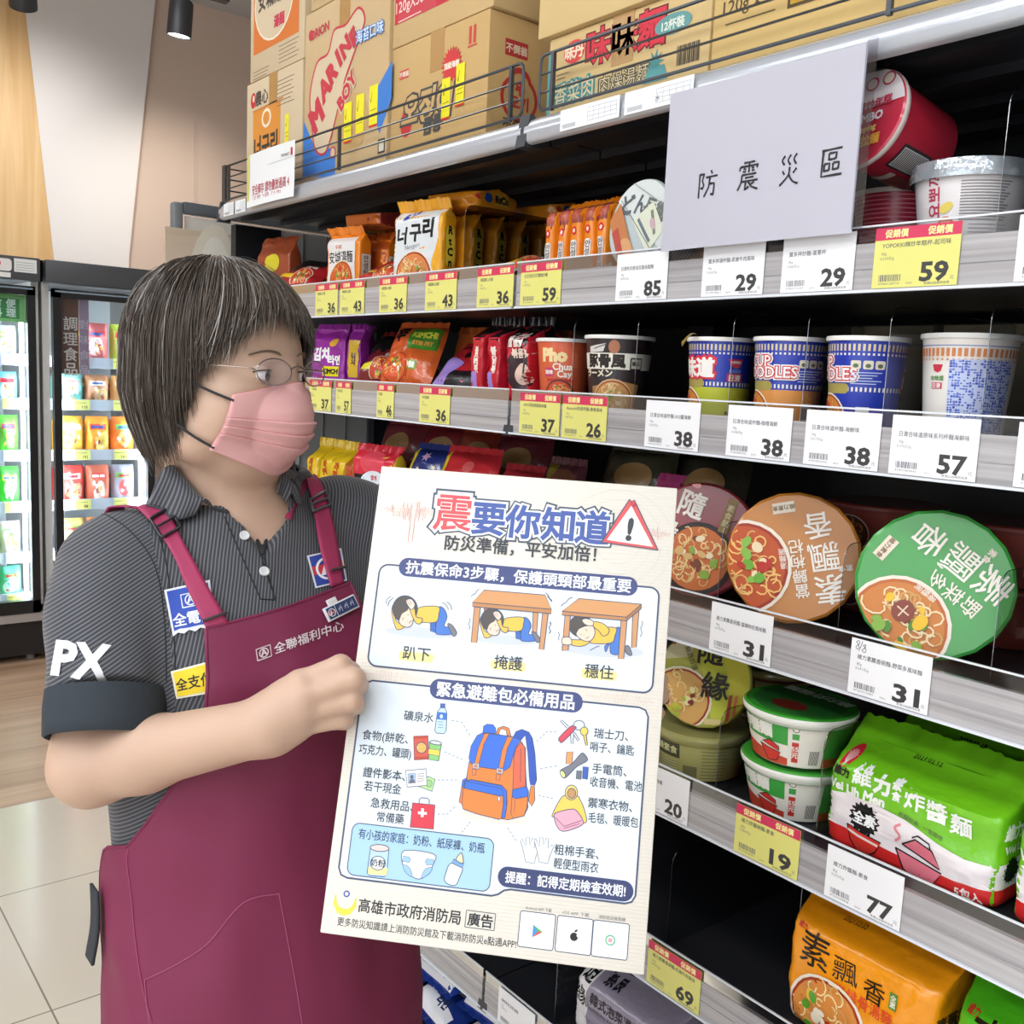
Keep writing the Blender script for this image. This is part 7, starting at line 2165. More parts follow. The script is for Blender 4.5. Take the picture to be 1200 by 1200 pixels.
# ---------------- polo shirt
def shirt_mat():
    m = bpy.data.materials.new('polo_cloth')
    m.use_nodes = True
    nt = m.node_tree
    b = nt.nodes['Principled BSDF']
    b.inputs['Roughness'].default_value = 0.8
    b.inputs['Sheen Weight'].default_value = 0.15
    tc = nt.nodes.new('ShaderNodeTexCoord')
    d = nt.nodes.new('ShaderNodeVectorMath')
    d.operation = 'DOT_PRODUCT'
    d.inputs[1].default_value = (LFT[0] * 0.93 + 0.08, LFT[1] * 0.93, -0.36)
    w = nt.nodes.new('ShaderNodeMath'); w.operation = 'MULTIPLY'; w.inputs[1].default_value = 2 * PI / 0.0036
    sn = nt.nodes.new('ShaderNodeMath'); sn.operation = 'SINE'
    cr = nt.nodes.new('ShaderNodeValToRGB')
    cr.color_ramp.elements[0].color = lin('33343a'); cr.color_ramp.elements[0].position = 0.45
    cr.color_ramp.elements[1].color = lin('6a6c73'); cr.color_ramp.elements[1].position = 0.95
    mp = nt.nodes.new('ShaderNodeMapRange')
    mp.inputs['From Min'].default_value = -1
    nz = nt.nodes.new('ShaderNodeTexNoise'); nz.inputs['Scale'].default_value = 9
    bp = nt.nodes.new('ShaderNodeBump'); bp.inputs['Strength'].default_value = 0.35; bp.inputs['Distance'].default_value = 0.02
    nt.links.new(tc.outputs['Object'], d.inputs[0]); 
    d2 = nt.nodes.new('ShaderNodeVectorMath'); d2.operation = 'DOT_PRODUCT'
    d2.inputs[1].default_value = (LFT[0] * -0.5 - FRT[0] * 0.25, LFT[1] * -0.5 - FRT[1] * 0.25, 0.83)
    d3 = nt.nodes.new('ShaderNodeVectorMath'); d3.operation = 'DOT_PRODUCT'; d3.inputs[1].default_value = tuple(LFT)
    lt_ = nt.nodes.new('ShaderNodeMath'); lt_.operation = 'LESS_THAN'; lt_.inputs[1].default_value = float((SR - np.array(ROOTP)) @ LFT) + 0.032
    mxf = nt.nodes.new('ShaderNodeMix')
    nt.links.new(tc.outputs['Object'], d2.inputs[0]); nt.links.new(tc.outputs['Object'], d3.inputs[0]); nt.links.new(d3.outputs['Value'], lt_.inputs[0])
    nt.links.new(lt_.outputs[0], mxf.inputs['Factor']); nt.links.new(d.outputs['Value'], mxf.inputs['A']); nt.links.new(d2.outputs['Value'], mxf.inputs['B'])
    nt.links.new(mxf.outputs['Result'], w.inputs[0]); nt.links.new(w.outputs[0], sn.inputs[0])
    nt.links.new(sn.outputs[0], mp.inputs['Value']); nt.links.new(mp.outputs[0], cr.inputs[0]); nt.links.new(cr.outputs[0], b.inputs['Base Color'])
    nt.links.new(tc.outputs['Object'], nz.inputs[0]); nt.links.new(nz.outputs['Fac'], bp.inputs['Height']); nt.links.new(bp.outputs[0], b.inputs['Normal'])
    return m


SHM = shirt_mat()
RIB = M('2c333b', 0.85, bump=0.05, bscale=200)
S = Vol((0.12, 0.78, 0.86), (0.88, 1.32, 1.40), 0.0042)
S.put(torso_fn(0.014, 0.915), (0.1, 0.75, 0.9), (0.88, 1.3, 1.36), 0.02)
HEM = dep(129, 815, 0.99)
ua = (ER - SR) / np.linalg.norm(ER - SR)
hemL = SL_ + (EL - SL_) * 0.68


def halfspace(p, n):
    p, n = np.array(p), np.array(n)
    return lambda X, Y, Z: -((X - p[0]) * n[0] + (Y - p[1]) * n[1] + (Z - p[2]) * n[2])


for sh0, hm, q_ in ((SR, HEM, (0.052, 0.0605)), (SL_, hemL, (0.052, 0.064))):
    dr_ = (hm - sh0) / np.linalg.norm(hm - sh0)
    SV = Vol((0.12, 0.78, 0.86), (0.88, 1.32, 1.40), 0.0042)
    SV.cone(sh0 + np.array([0, 0, -0.004]), hm, q_[0], q_[1], 0.035)
    SV.cone(sh0 - dr_ * 0.01 + (LFT * 0.03 if sh0 is SR else -LFT * 0.03), sh0 + dr_ * 0.06, 0.046, 0.056, 0.03)
    SV.put(halfspace(hm, dr_), hm - 0.1, hm + 0.1, 0.002, True)
    k_ = 0.03
    h_ = np.clip(0.5 + 0.5 * (S.a - SV.a) / k_, 0, 1)
    S.a = S.a * (1 - h_) + SV.a * h_ - k_ * h_ * (1 - h_)
# folds: under the arm, across the sleeve
for a, b_, r in ((dep(182, 700, 0.97), dep(208, 850, 0.965), 0.010), (dep(150, 655, 0.98), dep(175, 800, 0.93), 0.006), (dep(75, 690, 0.96), dep(70, 790, 0.93), 0.005)):
    S.cone(a, b_, r, r, 0.02, True)


def on_trunk(px, py, off=0.024):
    d = ray(px, py)
    for k in range(900):
        t = 0.80 + k * 0.0006
        p = CP + d * t
        hw, hd, fw = tor(p[2])
        cx, cy = tcen(p[2])
        x, y = p[0] - cx, p[1] - cy
        a, b = x * LFT[0] + y * LFT[1], x * FRT[0] + y * FRT[1] - fw
        if (a / (hw + off)) ** 2 + (b / (hd + off)) ** 2 < 1:
            return math.degrees(math.atan2(a / (hw + off), b / (hd + off))), p[2]
    return -90.0, p[2]


vb = tpoint(*on_trunk(309, 650, 0.014), 0.014)
S.cone(np.array([*tcen(1.30), 1.37]) + FRT * 0.015, np.array([*tcen(1.30), 1.296]) + FRT * 0.040, 0.066, 0.036, 0.004, True)
S.cone(np.array([*tcen(1.30), 1.292]) + FRT * 0.066, vb + FRT * 0.004, 0.026, 0.004, 0.003, True)
shirt = S.mesh(SHM)
shirt.build('polo_shirt', man, 180)
SHBVH = BVHTree.FromPolygons([Vector(p) + ROOTP for p in shirt.v], shirt.f)
# ribbed cuff
SLV_X = np.cross(ua, _F); SLV_X /= np.linalg.norm(SLV_X)
SLV_Y = np.cross(ua, SLV_X)
g = G()


def ringpt(c, ax, ay, r0, ang):
    return c + (ax * math.cos(ang) + ay * math.sin(ang)) * r0


for part, c_, dr_, ax, ay in (('sleeve_cuff', HEM, ua, SLV_X, SLV_Y),):
    g = G()
    rows = [(-0.004, 0.0600), (0.012, 0.0604), (0.030, 0.0590), (0.040, 0.0580), (0.0415, 0.056), (0.036, 0.052), (0.0, 0.052)]
    V, F = [], []
    n = 56
    for o, r in rows:
        for j in range(n):
            V.append(ringpt(c_ + dr_ * o, ax, ay, r * (1 + 0.012 * math.sin(3 * j / n * 2 * PI)), 2 * PI * j / n) - np.array(ROOTP))
    for i in range(len(rows) - 1):
        for j in range(n):
            F.append((i * n + j, i * n + (j + 1) % n, (i + 1) * n + (j + 1) % n, (i + 1) * n + j))
    g.add(V, F, RIB)
    g.build(part, man, 60)
# ---------------- helpers that lay things on the garments
CAMV = Vector(CP)


def cast(bvh, px, py, off=0.0):
    d = Vector(ray(px, py)).normalized()
    h, n, i, dist = bvh.ray_cast(CAMV, d, 3)
    if h is None:
        h, n, i, dist = bvh.find_nearest(CAMV + Vector(ray(px, py)) * 1.05)
    if n.dot(d) > 0:
        n = -n
    n = (n * 0.7 - d * 0.3).normalized()
    return h + n * off


def quad_map(bvh, q, w, h, off=0.0015):
    """artwork w x h mm, corners TL TR BR BL as survey pixels, laid on the cloth"""
    def f(u, v, o):
        a, b = u / w, 1 - v / h
        x = (q[0][0] * (1 - a) + q[1][0] * a) * (1 - b) + (q[3][0] * (1 - a) + q[2][0] * a) * b
        y = (q[0][1] * (1 - a) + q[1][1] * a) * (1 - b) + (q[3][1] * (1 - a) + q[2][1] * a) * b
        return cast(bvh, x, y, off + o) - ROOTP
    return f


def patch(name, bvh, q, w, h, items, off=0.0015, sub=6, label=None, rough=0.7):
    g = G()
    art(g, items, quad_map(bvh, q, w, h, off), sub=sub, eps=0.0003, rough=rough)
    return g.build(name, man, 60, label=label)


def ribbon(name, bvh, e1, e2, m, off=0.004, n=28, extra=None, k=5):
    A, C_ = smooth_path(e1, n=8), smooth_path(e2, n=8)
    g = G()

    def rs(P, t):
        x = t * (len(P) - 1)
        i = min(int(x), len(P) - 2)
        f = x - i
        return (P[i][0] * (1 - f) + P[i + 1][0] * f, P[i][1] * (1 - f) + P[i + 1][1] * f)
    rows = []
    for i in range(n + 1):
        a, c = rs(A, i / n), rs(C_, i / n)
        rows.append([cast(bvh, a[0] + (c[0] - a[0]) * j / k, a[1] + (c[1] - a[1]) * j / k, off) - ROOTP for j in range(k + 1)])
    if extra is not None:
        rows = [[p + ex for p in rows[0]] for ex in extra] + rows
    V = [p for r in rows for p in r]
    F = [(i * (k + 1) + j, i * (k + 1) + j + 1, (i + 1) * (k + 1) + j + 1, (i + 1) * (k + 1) + j) for i in range(len(rows) - 1) for j in range(k)]
    g.add(V, F, m)
    ob = g.build(name, man, 60)
    md = ob.modifiers.new('thick', 'SOLIDIFY')
    md.thickness = 0.0018
    md.offset = -1
    return ob


# ---------------- apron: a sheet wrapped round the trunk
APR = M('761d44', 0.62, bump=0.16, bscale=16, vary=0.06, vscale=5)
APR2 = M('8f2450', 0.6)


lp = [on_trunk(*p) for p in ((241, 737), (244, 790), (241, 840), (226, 885), (200, 925), (172, 965), (150, 992))]
lz = [p[1] for p in lp] + [lp[-1][1] - 0.018, lp[-1][1] - 0.07, 0.40]
lt = [p[0] for p in lp] + [-88, -104, -104]
tr_ = on_trunk(410, 683)
zL, zR = lp[0][1], tr_[1]
LZ, LTh = np.array(lz)[::-1], np.array(lt)[::-1]
tc_ = (lt[0] + tr_[0]) / 2


def a_left(z):
    return float(np.interp(z, LZ, LTh))


def a_right(z):
    return min(104.0, 2 * tc_ - a_left(z - (zR - zL) * (1 if z > zL - 0.1 else 0)))


def apron_pt(u, v, off=0.024):
    zt = zL * (1 - u) + zR * u
    z = zt * (1 - v) + 0.40 * v
    zz = min(z, zL)
    l, r_ = a_left(zz), a_right(min(z, zR))
    th = l + (r_ - l) * u
    sw = 0.003 * max(0, (0.95 - z) / 0.5)
    wv = noise.noise(Vector((th * 0.05, z * 7, 2.0))) * 0.006 + noise.noise(Vector((th * 0.02 + z * 5, z * 16, 7.0))) * 0.003
    wv += 0.006 * max(0, (0.9 - z)) / 0.5 * math.sin(th * 0.11 + 2 * z)
    return tpoint(th, z, off + sw + max(-0.006, wv))


g = G()
g.grid(lambda u, v: apron_pt(u, v) - np.array(ROOTP), 72, 110, APR)
ab = len(g.v)
g.grid(lambda u, v: apron_pt(u, v, 0.0215) - np.array(ROOTP), 72, 110, APR, True)
APBVH = BVHTree.FromPolygons([Vector(p) + ROOTP for p in g.v[:ab]], [f for f in g.f if max(f) < ab])
# hems close the sheet
for edge in ([(i / 72, 0) for i in range(73)], [(0, j / 110) for j in range(111)], [(1, j / 110) for j in range(111)]):
    g.tube([apron_pt(u, v, 0.0232) - np.array(ROOTP) for u, v in edge], 0.0019, APR, 6)
apron = g.build('apron', man, 60)

# seams, pocket
sm = 'a04a70'
pocket = [(170, 1148), (205, 1131), (243, 1106), (285, 1058), (327, 1047)]
g = G()
for pts in (pocket, [(327, 1047), (335, 1090), (346, 1150), (354, 1199)], [(170, 1148), (172, 1175), (176, 1199)]):
    P = smooth_path(pts, n=8)
    g.tube([cast(APBVH, p[0], p[1], 0.0006) - ROOTP for p in P], 0.0006, M(sm, 0.7), 5)
g.build('pocket_seam', man, 60)
g = G()
P = smooth_path([(145, 995), (143, 1010), (148, 1050), (152, 1095), (160, 1150), (172, 1199)], n=6)
g.tube([cast(APBVH, p[0] + 6, p[1], 0.0006) - ROOTP for p in P], 0.0005, M(sm, 0.7), 5)
g.build('side_seam', man, 60)
# tie hanging at her right side
g = G()
tp = tpoint(-97, 0.90, 0.030) - np.array(ROOTP)
g.grid(lambda u, v: tp + np.array([-0.004 - 0.004 * v, -0.012 + 0.024 * u, -0.085 * v]) + FRT * (0.01 * math.sin(v * 4)), 4, 8, M('2a2f36', 0.8))
ob = g.build('waist_tie', man, 60)
ob.modifiers.new('thick', 'SOLIDIFY').thickness = 0.003

# ---------------- straps and buckles
ribbon('shoulder_strap', SHBVH, [(124, 588), (149, 593), (177, 616), (201, 650), (220, 692), (243, 740)], [(146, 573), (170, 581), (192, 596), (212, 631), (240, 683), (268, 732)], M('a02c58', 0.6, bump=0.05, bscale=90), 0.0055, extra=[Vector(-FRT * 0.05) + Vector((0.0, 0, -0.045)), Vector(-FRT * 0.028) + Vector((0, 0, -0.014))])
ribbon('shoulder_strap', SHBVH, [(354, 562), (360, 578), (364, 594), (371, 638), (385, 690)], [(366, 556), (376, 570), (382, 586), (391, 631), (400, 686)], M('a02c58', 0.6, bump=0.05, bscale=90), 0.0055, extra=[Vector(-FRT * 0.06) + Vector((0.0, 0, -0.012)), Vector(-FRT * 0.03) + Vector((0, 0, 0.0))])
for q, lb in (([(175, 614), (199, 602), (213, 622), (189, 634)], 'black slider'), ([(359, 590), (382, 579), (386, 595), (363, 604)], 'grey slider')):
    bm_ = M('26282c', 0.35) if 'black' in lb else M('5a5c60', 0.3, 0.4)
    g = G()
    pts = []
    for i in range(4):
        a, b = q[i], q[(i + 1) % 4]
        for k in range(6):
            f = 0.06 + 0.88 * k / 5
            pts.append(cast(SHBVH, a[0] + (b[0] - a[0]) * f, a[1] + (b[1] - a[1]) * f, 0.0095) - ROOTP)
    g.tube(pts, 0.0018, bm_, 6, closed=True)
    mids = [((q[0][0] + q[3][0]) / 2, (q[0][1] + q[3][1]) / 2), ((q[1][0] + q[2][0]) / 2, (q[1][1] + q[2][1]) / 2)]
    g.tube([cast(SHBVH, mids[0][0] + (mids[1][0] - mids[0][0]) * k / 4, mids[0][1] + (mids[1][1] - mids[0][1]) * k / 4, 0.011) - ROOTP for k in range(5)], 0.0014, bm_, 6)
    g.build('strap_buckle', man, 60, label=lb)
for pts in ([(238, 730), (266, 720)], [(384, 672), (400, 668)]):
    g = G()
    g.tube([cast(SHBVH, pts[0][0] + (pts[1][0] - pts[0][0]) * k / 4, pts[0][1] + (pts[1][1] - pts[0][1]) * k / 4, 0.011) - ROOTP for k in range(5)], 0.0016, M('3a3438', 0.4), 6)
    g.build('strap_loop', man, 60)

# ---------------- collar
inn_n = [cast(BODYBVH, *p, 0.006) for p in ((251, 594), (238, 580), (222, 561), (208, 543))]
inn_f = [cast(BODYBVH, *p, 0.006) for p in ((323, 573), (327, 582), (331, 592))]
out_n = [cast(SHBVH, *p, 0.008) for p in ((230, 607), (205, 613), (189, 588), (172, 560))]
out_f = [cast(SHBVH, *p, 0.008) for p in ((341, 558), (347, 573), (349, 593))]
nc = Vector((*tcen(1.30), 1.30))
back_i, back_o = [], []
for ang in (-95, -125, -155, 180, 155, 125, 95):
    dv = Vector(LFT * math.sin(R(ang)) + FRT * math.cos(R(ang)))
    back_i.append(nc + dv * 0.070 + Vector((0, 0, 0.042 if abs(ang) > 110 else 0.035)))
    back_o.append(nc + dv * 0.104 + Vector((0, 0, -0.002)))
IN, OUT = inn_n + back_i[:] + inn_f, out_n + back_o[:] + out_f


def lerp_list(P, t):
    x = t * (len(P) - 1)
    i = min(int(x), len(P) - 2)
    f = x - i
    p0, p1, p2, p3 = P[max(0, i - 1)], P[i], P[i + 1], P[min(len(P) - 1, i + 2)]
    return 0.5 * (2 * p1 + (p2 - p0) * f + (2 * p0 - 5 * p1 + 4 * p2 - p3) * f * f + (3 * p1 - p0 - 3 * p2 + p3) * f ** 3)


g = G()


def col(u, v):
    a, b = lerp_list(IN, u), lerp_list(OUT, u)
    p = a + (b - a) * v
    up = Vector((0, 0, 1)) * 0.012 * math.sin(PI * min(1, v * 1.15)) - Vector(ray(300, 580)).normalized() * 0.006 * math.sin(PI * v)
    return p + up - ROOTP


g.grid(col, 90, 10, SHM)
ob = g.build('collar', man, 70)
md = ob.modifiers.new('thick', 'SOLIDIFY'); md.thickness = 0.003; md.offset = -1
g = G()
g.tube([col(k / 120, 1.0) for k in range(121)], 0.0013, M('3c3e44', 0.8), 6)
g.build('collar_edge', man, 60)

# neckline band, placket, buttons
g = G()
for P in (smooth_path([(251, 596), (270, 602), (286, 608), (294, 621), (301, 634), (308, 650)], n=5), smooth_path([(331, 592), (322, 606), (314, 626), (308, 650)], n=5)):
    g.tube([cast(SHBVH, p[0], p[1], 0.001) - ROOTP for p in P], 0.0022, M('2b2d32', 0.8), 6)
g.build('neckline', man, 60)
g = G()
for P in ([(263, 606), (280, 645), (305, 702)], [(309, 652), (322, 703)], [(305, 702), (322, 703)], [(302, 640), (318, 690)]):
    P = smooth_path(P, n=8)
    g.tube([cast(SHBVH, p[0], p[1], 0.0005) - ROOTP for p in P], 0.0007, M('1f2024', 0.8), 5)
g.build('placket_seam', man, 60)
g = G()
for P in ([(163, 580), (190, 640), (202, 720), (206, 800)], [(118, 600), (150, 620), (180, 660), (192, 720), (195, 800)], [(173, 560), (160, 548)]):
    P = smooth_path(P, n=8)
    g.tube([cast(SHBVH, p[0], p[1], 0.0003) - ROOTP for p in P], 0.0006, M('222328', 0.8), 5)
g.build('shoulder_seam', man, 60)
for p in ((286.5, 628), (309.5, 670)):
    c0 = cast(SHBVH, *p, 0.0015)
    nrm = SHBVH.find_nearest(c0)[1]
    q = Vector((0, 0, 1)).rotation_difference(nrm).to_matrix().to_4x4()
    g = G()
    g.lathe([(0, -0.001), (0.0052, -0.001), (0.0056, 0.0006), (0.0048, 0.0014), (0.0030, 0.0009), (0, 0.0009)], M('d5d8da', 0.3), 20)
    g.xf(Matrix.Translation(c0 - ROOTP) @ q)
    g.build('button', man, 60)

# ---------------- badges and lettering
patch('sleeve_letters', SHBVH, [(67, 749), (132, 755), (127, 800), (60, 791)], 66, 45, [('t', 'PX', 33, 22, 58, 'd9dade', {'b': 0.045, 'w': 66})], 0.0012, 5)


def aemblem(cx, cy, s, c1, c2):
    return [('l', ell(cx, cy, s, s, 24), s * 0.22, c1, True), ('p', [(cx - s * 0.75, cy - s * 0.6), (cx - s * 0.1, cy + s * 0.8), (cx + s * 0.1, cy + s * 0.8), (cx - s * 0.3, cy - s * 0.6)], c1), ('p', [(cx + s * 0.75, cy - s * 0.6), (cx + s * 0.1, cy + s * 0.8), (cx - s * 0.1, cy + s * 0.8), (cx + s * 0.3, cy - s * 0.6)], c2), ('l', [(cx - s * 0.3, cy - s * 0.15), (cx + s * 0.3, cy - s * 0.15)], s * 0.2, c1)]


bl_ = [(0, 0), (8, 4), (16, 1), (24, 5), (32, 1), (40, 5), (48, 2), (56, 5), (60, 3), (60, 66), (0, 66)]
patch('chest_patch', SHBVH, [(192, 692), (246, 680), (252, 737), (203, 746)], 60, 66, [('p', bl_, 'dfe2ea'), ('p', [(3, 7), (12, 9), (24, 8), (40, 9), (57, 8), (57, 63), (3, 63)], '3150b4'), ('l', [(20, 36), (44, 36), (44, 54), (20, 54), (20, 36)], 1.6, 'e4e8f0')] + aemblem(32, 45, 7, 'e4e8f0', 'e4e8f0') + [('t', '全電商', 32, 21, 19, 'eceff4', {'b': 0.02})], label='blue chest patch')
patch('chest_patch', SHBVH, [(200, 787), (246, 775), (247, 812), (207, 819)], 48, 36, [('r', 0, 0, 48, 36, 'e6e2d0'), ('r', 2.5, 2.5, 45.5, 33.5, 'eacd2c'), ('t', '全支付', 27, 17, 16, '2c2a20', {'b': 0.02})], label='yellow chest patch')
patch('chest_patch', SHBVH, [(359, 652), (399, 643), (406, 681), (369, 690)], 40, 42, [('r', 0, 0, 40, 42, 'dfe2ea'), ('r', 2, 2, 38, 40, '2f47a4'), ('r', 2, 16, 38, 27, 'cc3a44')] + aemblem(20, 21, 13, 'eceff4', '2c4a6a'), label='blue and red chest patch')
patch('apron_lettering', APBVH, [(298.7, 761), (403, 724), (405, 739), (301, 776)], 108, 16, [('l', [(1, 1), (18, 1), (18, 15), (1, 15), (1, 1)], 1.2, 'ddd2d6')] + aemblem(9.5, 8, 5.2, 'ddd2d6', 'ddd2d6') + [('t', '全聯福利中心', 64, 7.8, 14, 'ddd2d6', {'b': 0.01, 'w': 84})], 0.0012, 5)
bq = [(377, 714), (412, 697), (416, 714), (380, 732)]
C4 = [cast(APBVH, *p, 0.0) for p in bq]
bx_, by_ = ((C4[1] - C4[0]) + (C4[2] - C4[3])).normalized(), None
bc_ = sum(C4, Vector()) / 4
bz_ = (CAMV - bc_).normalized()
bz_ = (bz_ - bx_ * bz_.dot(bx_)).normalized()
by_ = bz_.cross(bx_)
bw_ = ((C4[1] - C4[0]).length + (C4[2] - C4[3]).length) / 2
bh_ = abs((C4[0] - C4[3]).dot(by_))
BM = Matrix.Translation(bc_ + bz_ * 0.006 - ROOTP) @ Matrix((bx_, by_, bz_)).transposed().to_4x4()
g = G()
g.rbox((-bw_ / 2, -bh_ / 2, -0.002), (bw_ / 2, bh_ / 2, 0.0015), 0.0008, M('dfe2e8', 0.25))
art(g, [('r', 2, 2, 46, 16, '2c3a6c'), ('r', 14.5, 2, 15.3, 16, 'dfe2e8'), ('r', 2, 7, 14, 11, 'c04048')] + aemblem(8.2, 9, 4.6, 'eceff4', '3a4a6c') + [('l', [(19 + 9 * k, 6), (21 + 9 * k, 12)], 0.8, 'c8cedc') for k in range(3)] + [('l', [(18 + 9 * k, 9), (24 + 9 * k, 9.6)], 0.8, 'c8cedc') for k in range(3)] + [('l', [(23 + 9 * k, 5), (23 + 9 * k, 13)], 0.8, 'c8cedc') for k in range(3)],
    lambda u, v, o: ((u / 48 - 0.5) * bw_, (v / 18 - 0.5) * bh_, 0.0017 + o), eps=0.0001)
g.xf(BM)
bd_ = g.build('name_badge', man, 40)
g = G()
g.rbox((-bw_ * 0.3, bh_ * 0.45, -0.002), (-bw_ * 0.02, bh_ * 0.9, 0.001), 0.0006, M('e8e4e6', 0.4))
g.xf(BM); g.build('badge_clip', man, 40)

# ---------------- eyes, brows
for sgn in (-1, 1):
    g = G()
    g.lathe([(0.0001, -0.0128), (0.0064, -0.0111), (0.0111, -0.0064), (0.0128, 0), (0.0111, 0.0064), (0.0064, 0.0111), (0.0040, 0.01216)], M('ece4de', 0.2), 24)
    g.lathe([(0.0056, 0.01148), (0.0050, 0.01195), (0.0024, 0.01275), (0.0001, 0.0129)], M('231a16', 0.1), 20)
    gz = Vector(HF * 0.93 + HL * 0.20 - HU * 0.08).normalized()
    q = Vector((0, 0, 1)).rotation_difference(gz).to_matrix().to_4x4()
    g.xf(Matrix.Translation(Vector(hp(0.031 * sgn, 0.0758, 0.0)) - ROOTP) @ q)
    g.build('eye', man, 180)
    for nm, cz, r_, mm, arc in (('upper_eyelid', 1, 0.0142, SKINM, (22, 85)), ('lower_eyelid', -1, 0.0141, SKINM, (24, 80))):
        g = G()

        def lid(u, v):
            el = R(arc[0] + (arc[1] - arc[0]) * v) * cz * (1 if v > 0 else math.sin(PI * (0.12 + 0.76 * u)) ** 0.7)
            az = R(-72 + 144 * u)
            return np.array(hp(0.031 * sgn, 0.0758, 0.0)) + (HL * math.sin(az) * math.cos(el) + HF * math.cos(az) * math.cos(el) + HU * math.sin(el)) * r_ - np.array(ROOTP)
        g.grid(lid, 16, 6, mm)
        g.build(nm, man, 180)
        if cz > 0:
            g = G(); g.tube([lid(k / 16, 0) for k in range(17)], 0.0007, M('1c1614', 0.6), 5); g.build('eyelashes', man, 60)
    g = G()
    for k in range(46):
        u = k / 45
        a = (0.014 + 0.030 * u) * sgn
        c = 0.0215 + 0.0035 * math.sin(u * PI) - 0.001 * u
        b0 = cast_b = None
        o = Vector(hp(a, 0.2, c))
        h = BODYBVH.ray_cast(o, Vector(-HF), 0.3)[0]
        if h:
            p = np.array(h) + HF * 0.0006
            g.tube([p - np.array(ROOTP), p + HL * 0.0045 * sgn + HU * (0.003 - 0.004 * u) + HF * 0.0006 - np.array(ROOTP)], [0.0010, 0.0004], M('7d6a5c', 0.7), 4)
    g.build('eyebrow', man, 60)

# ---------------- face mask
MSK = M('dba6a6', 0.75, bump=0.03, bscale=160)


def mask_pt(u, v, off=0.0):
    """u -1 (her right) .. 1, v 0 top .. 1 bottom"""
    au = abs(u)
    top = -0.006 - 0.016 * au ** 1.3
    bot = -0.107 + 0.028 * au ** 1.5
    bot += 0.0
    c = top * (1 - v) + bot * v
    ridge = np.interp(v, (0, 0.12, 0.3, 0.5, 0.75, 1.0), (0.096, 0.108, 0.116, 0.116, 0.105, 0.074))
    side = np.interp(v, (0, 0.3, 0.6, 1.0), (0.064, 0.060, 0.054, 0.036))
    b = ridge - (ridge - side) * au ** 2.0
    a = 0.0575 * math.copysign(au ** 0.92, u) * (1 - 0.10 * max(0, v - 0.6) / 0.4)
    saw = 0.0
    for pv in (0.42, 0.56, 0.70):
        q = (v - pv) / 0.10
        if 0 <= q < 1:
            saw += (1 - q) ** 2 * 0.0032
    saw *= 1.3 - au ** 3 * 0.4
    p = hp(a, b + off, c)
    h = BODYBVH.ray_cast(Vector(hp(a * 2.2, b + 0.12, c)), (Vector(hp(0, 0.0, c)) - Vector(hp(a * 2.2, b + 0.12, c))).normalized(), 0.4)[0]
    if h is not None:
        dq = (np.array(h) - HC)
        rh = math.hypot(dq @ HL, dq @ HF)
        dp = p - HC
        rp = math.hypot(dp @ HL, dp @ HF)
        if rp < rh + 0.003 and rp > 1e-6:
            p = p + (HL * (dp @ HL) + HF * (dp @ HF)) / rp * (rh + 0.003 - rp)
    dp = p - HC
    rp = math.hypot(dp @ HL, dp @ HF)
    p = p + (HL * (dp @ HL) + HF * (dp @ HF)) / rp * saw
    return p - np.array(ROOTP)


g = G()
g.grid(lambda u, v: mask_pt(u * 2 - 1, v), 56, 64, MSK)
mk = g.build('face_mask', man, 50)
md = mk.modifiers.new('thick', 'SOLIDIFY'); md.thickness = 0.0016
g = G()
for ed in ([(k / 40 * 2 - 1, 0) for k in range(41)], [(k / 40 * 2 - 1, 1) for k in range(41)], [(-1, k / 20) for k in range(21)], [(1, k / 20) for k in range(21)], [(k / 40 * 1.9 - 0.95, 0.05) for k in range(41)]):
    g.tube([mask_pt(u, v, 0.0004) for u, v in ed], 0.0009, M('dd908f', 0.8), 5)
g.build('mask_hem', man, 60)
for sgn in (-1, 1):
    for v, ear in ((0.10, hp(0.079 * sgn, -0.010, 0.004)), (0.95, hp(0.077 * sgn, -0.012, -0.040))):
        g = G()
        p0 = mask_pt(0.97 * sgn, v, 0.001) + HL * 0.002 * sgn
        p1 = np.array(ear) - np.array(ROOTP)
        md_ = (p0 + p1) / 2 + HL * 0.017 * sgn
        pts = [p0 * (1 - t) ** 2 + md_ * 2 * t * (1 - t) + p1 * t * t for t in np.linspace(0, 1, 12)]
        g.tube(pts, 0.0015, M('1c1c20', 0.7), 6)
        g.build('ear_loop', man, 60)

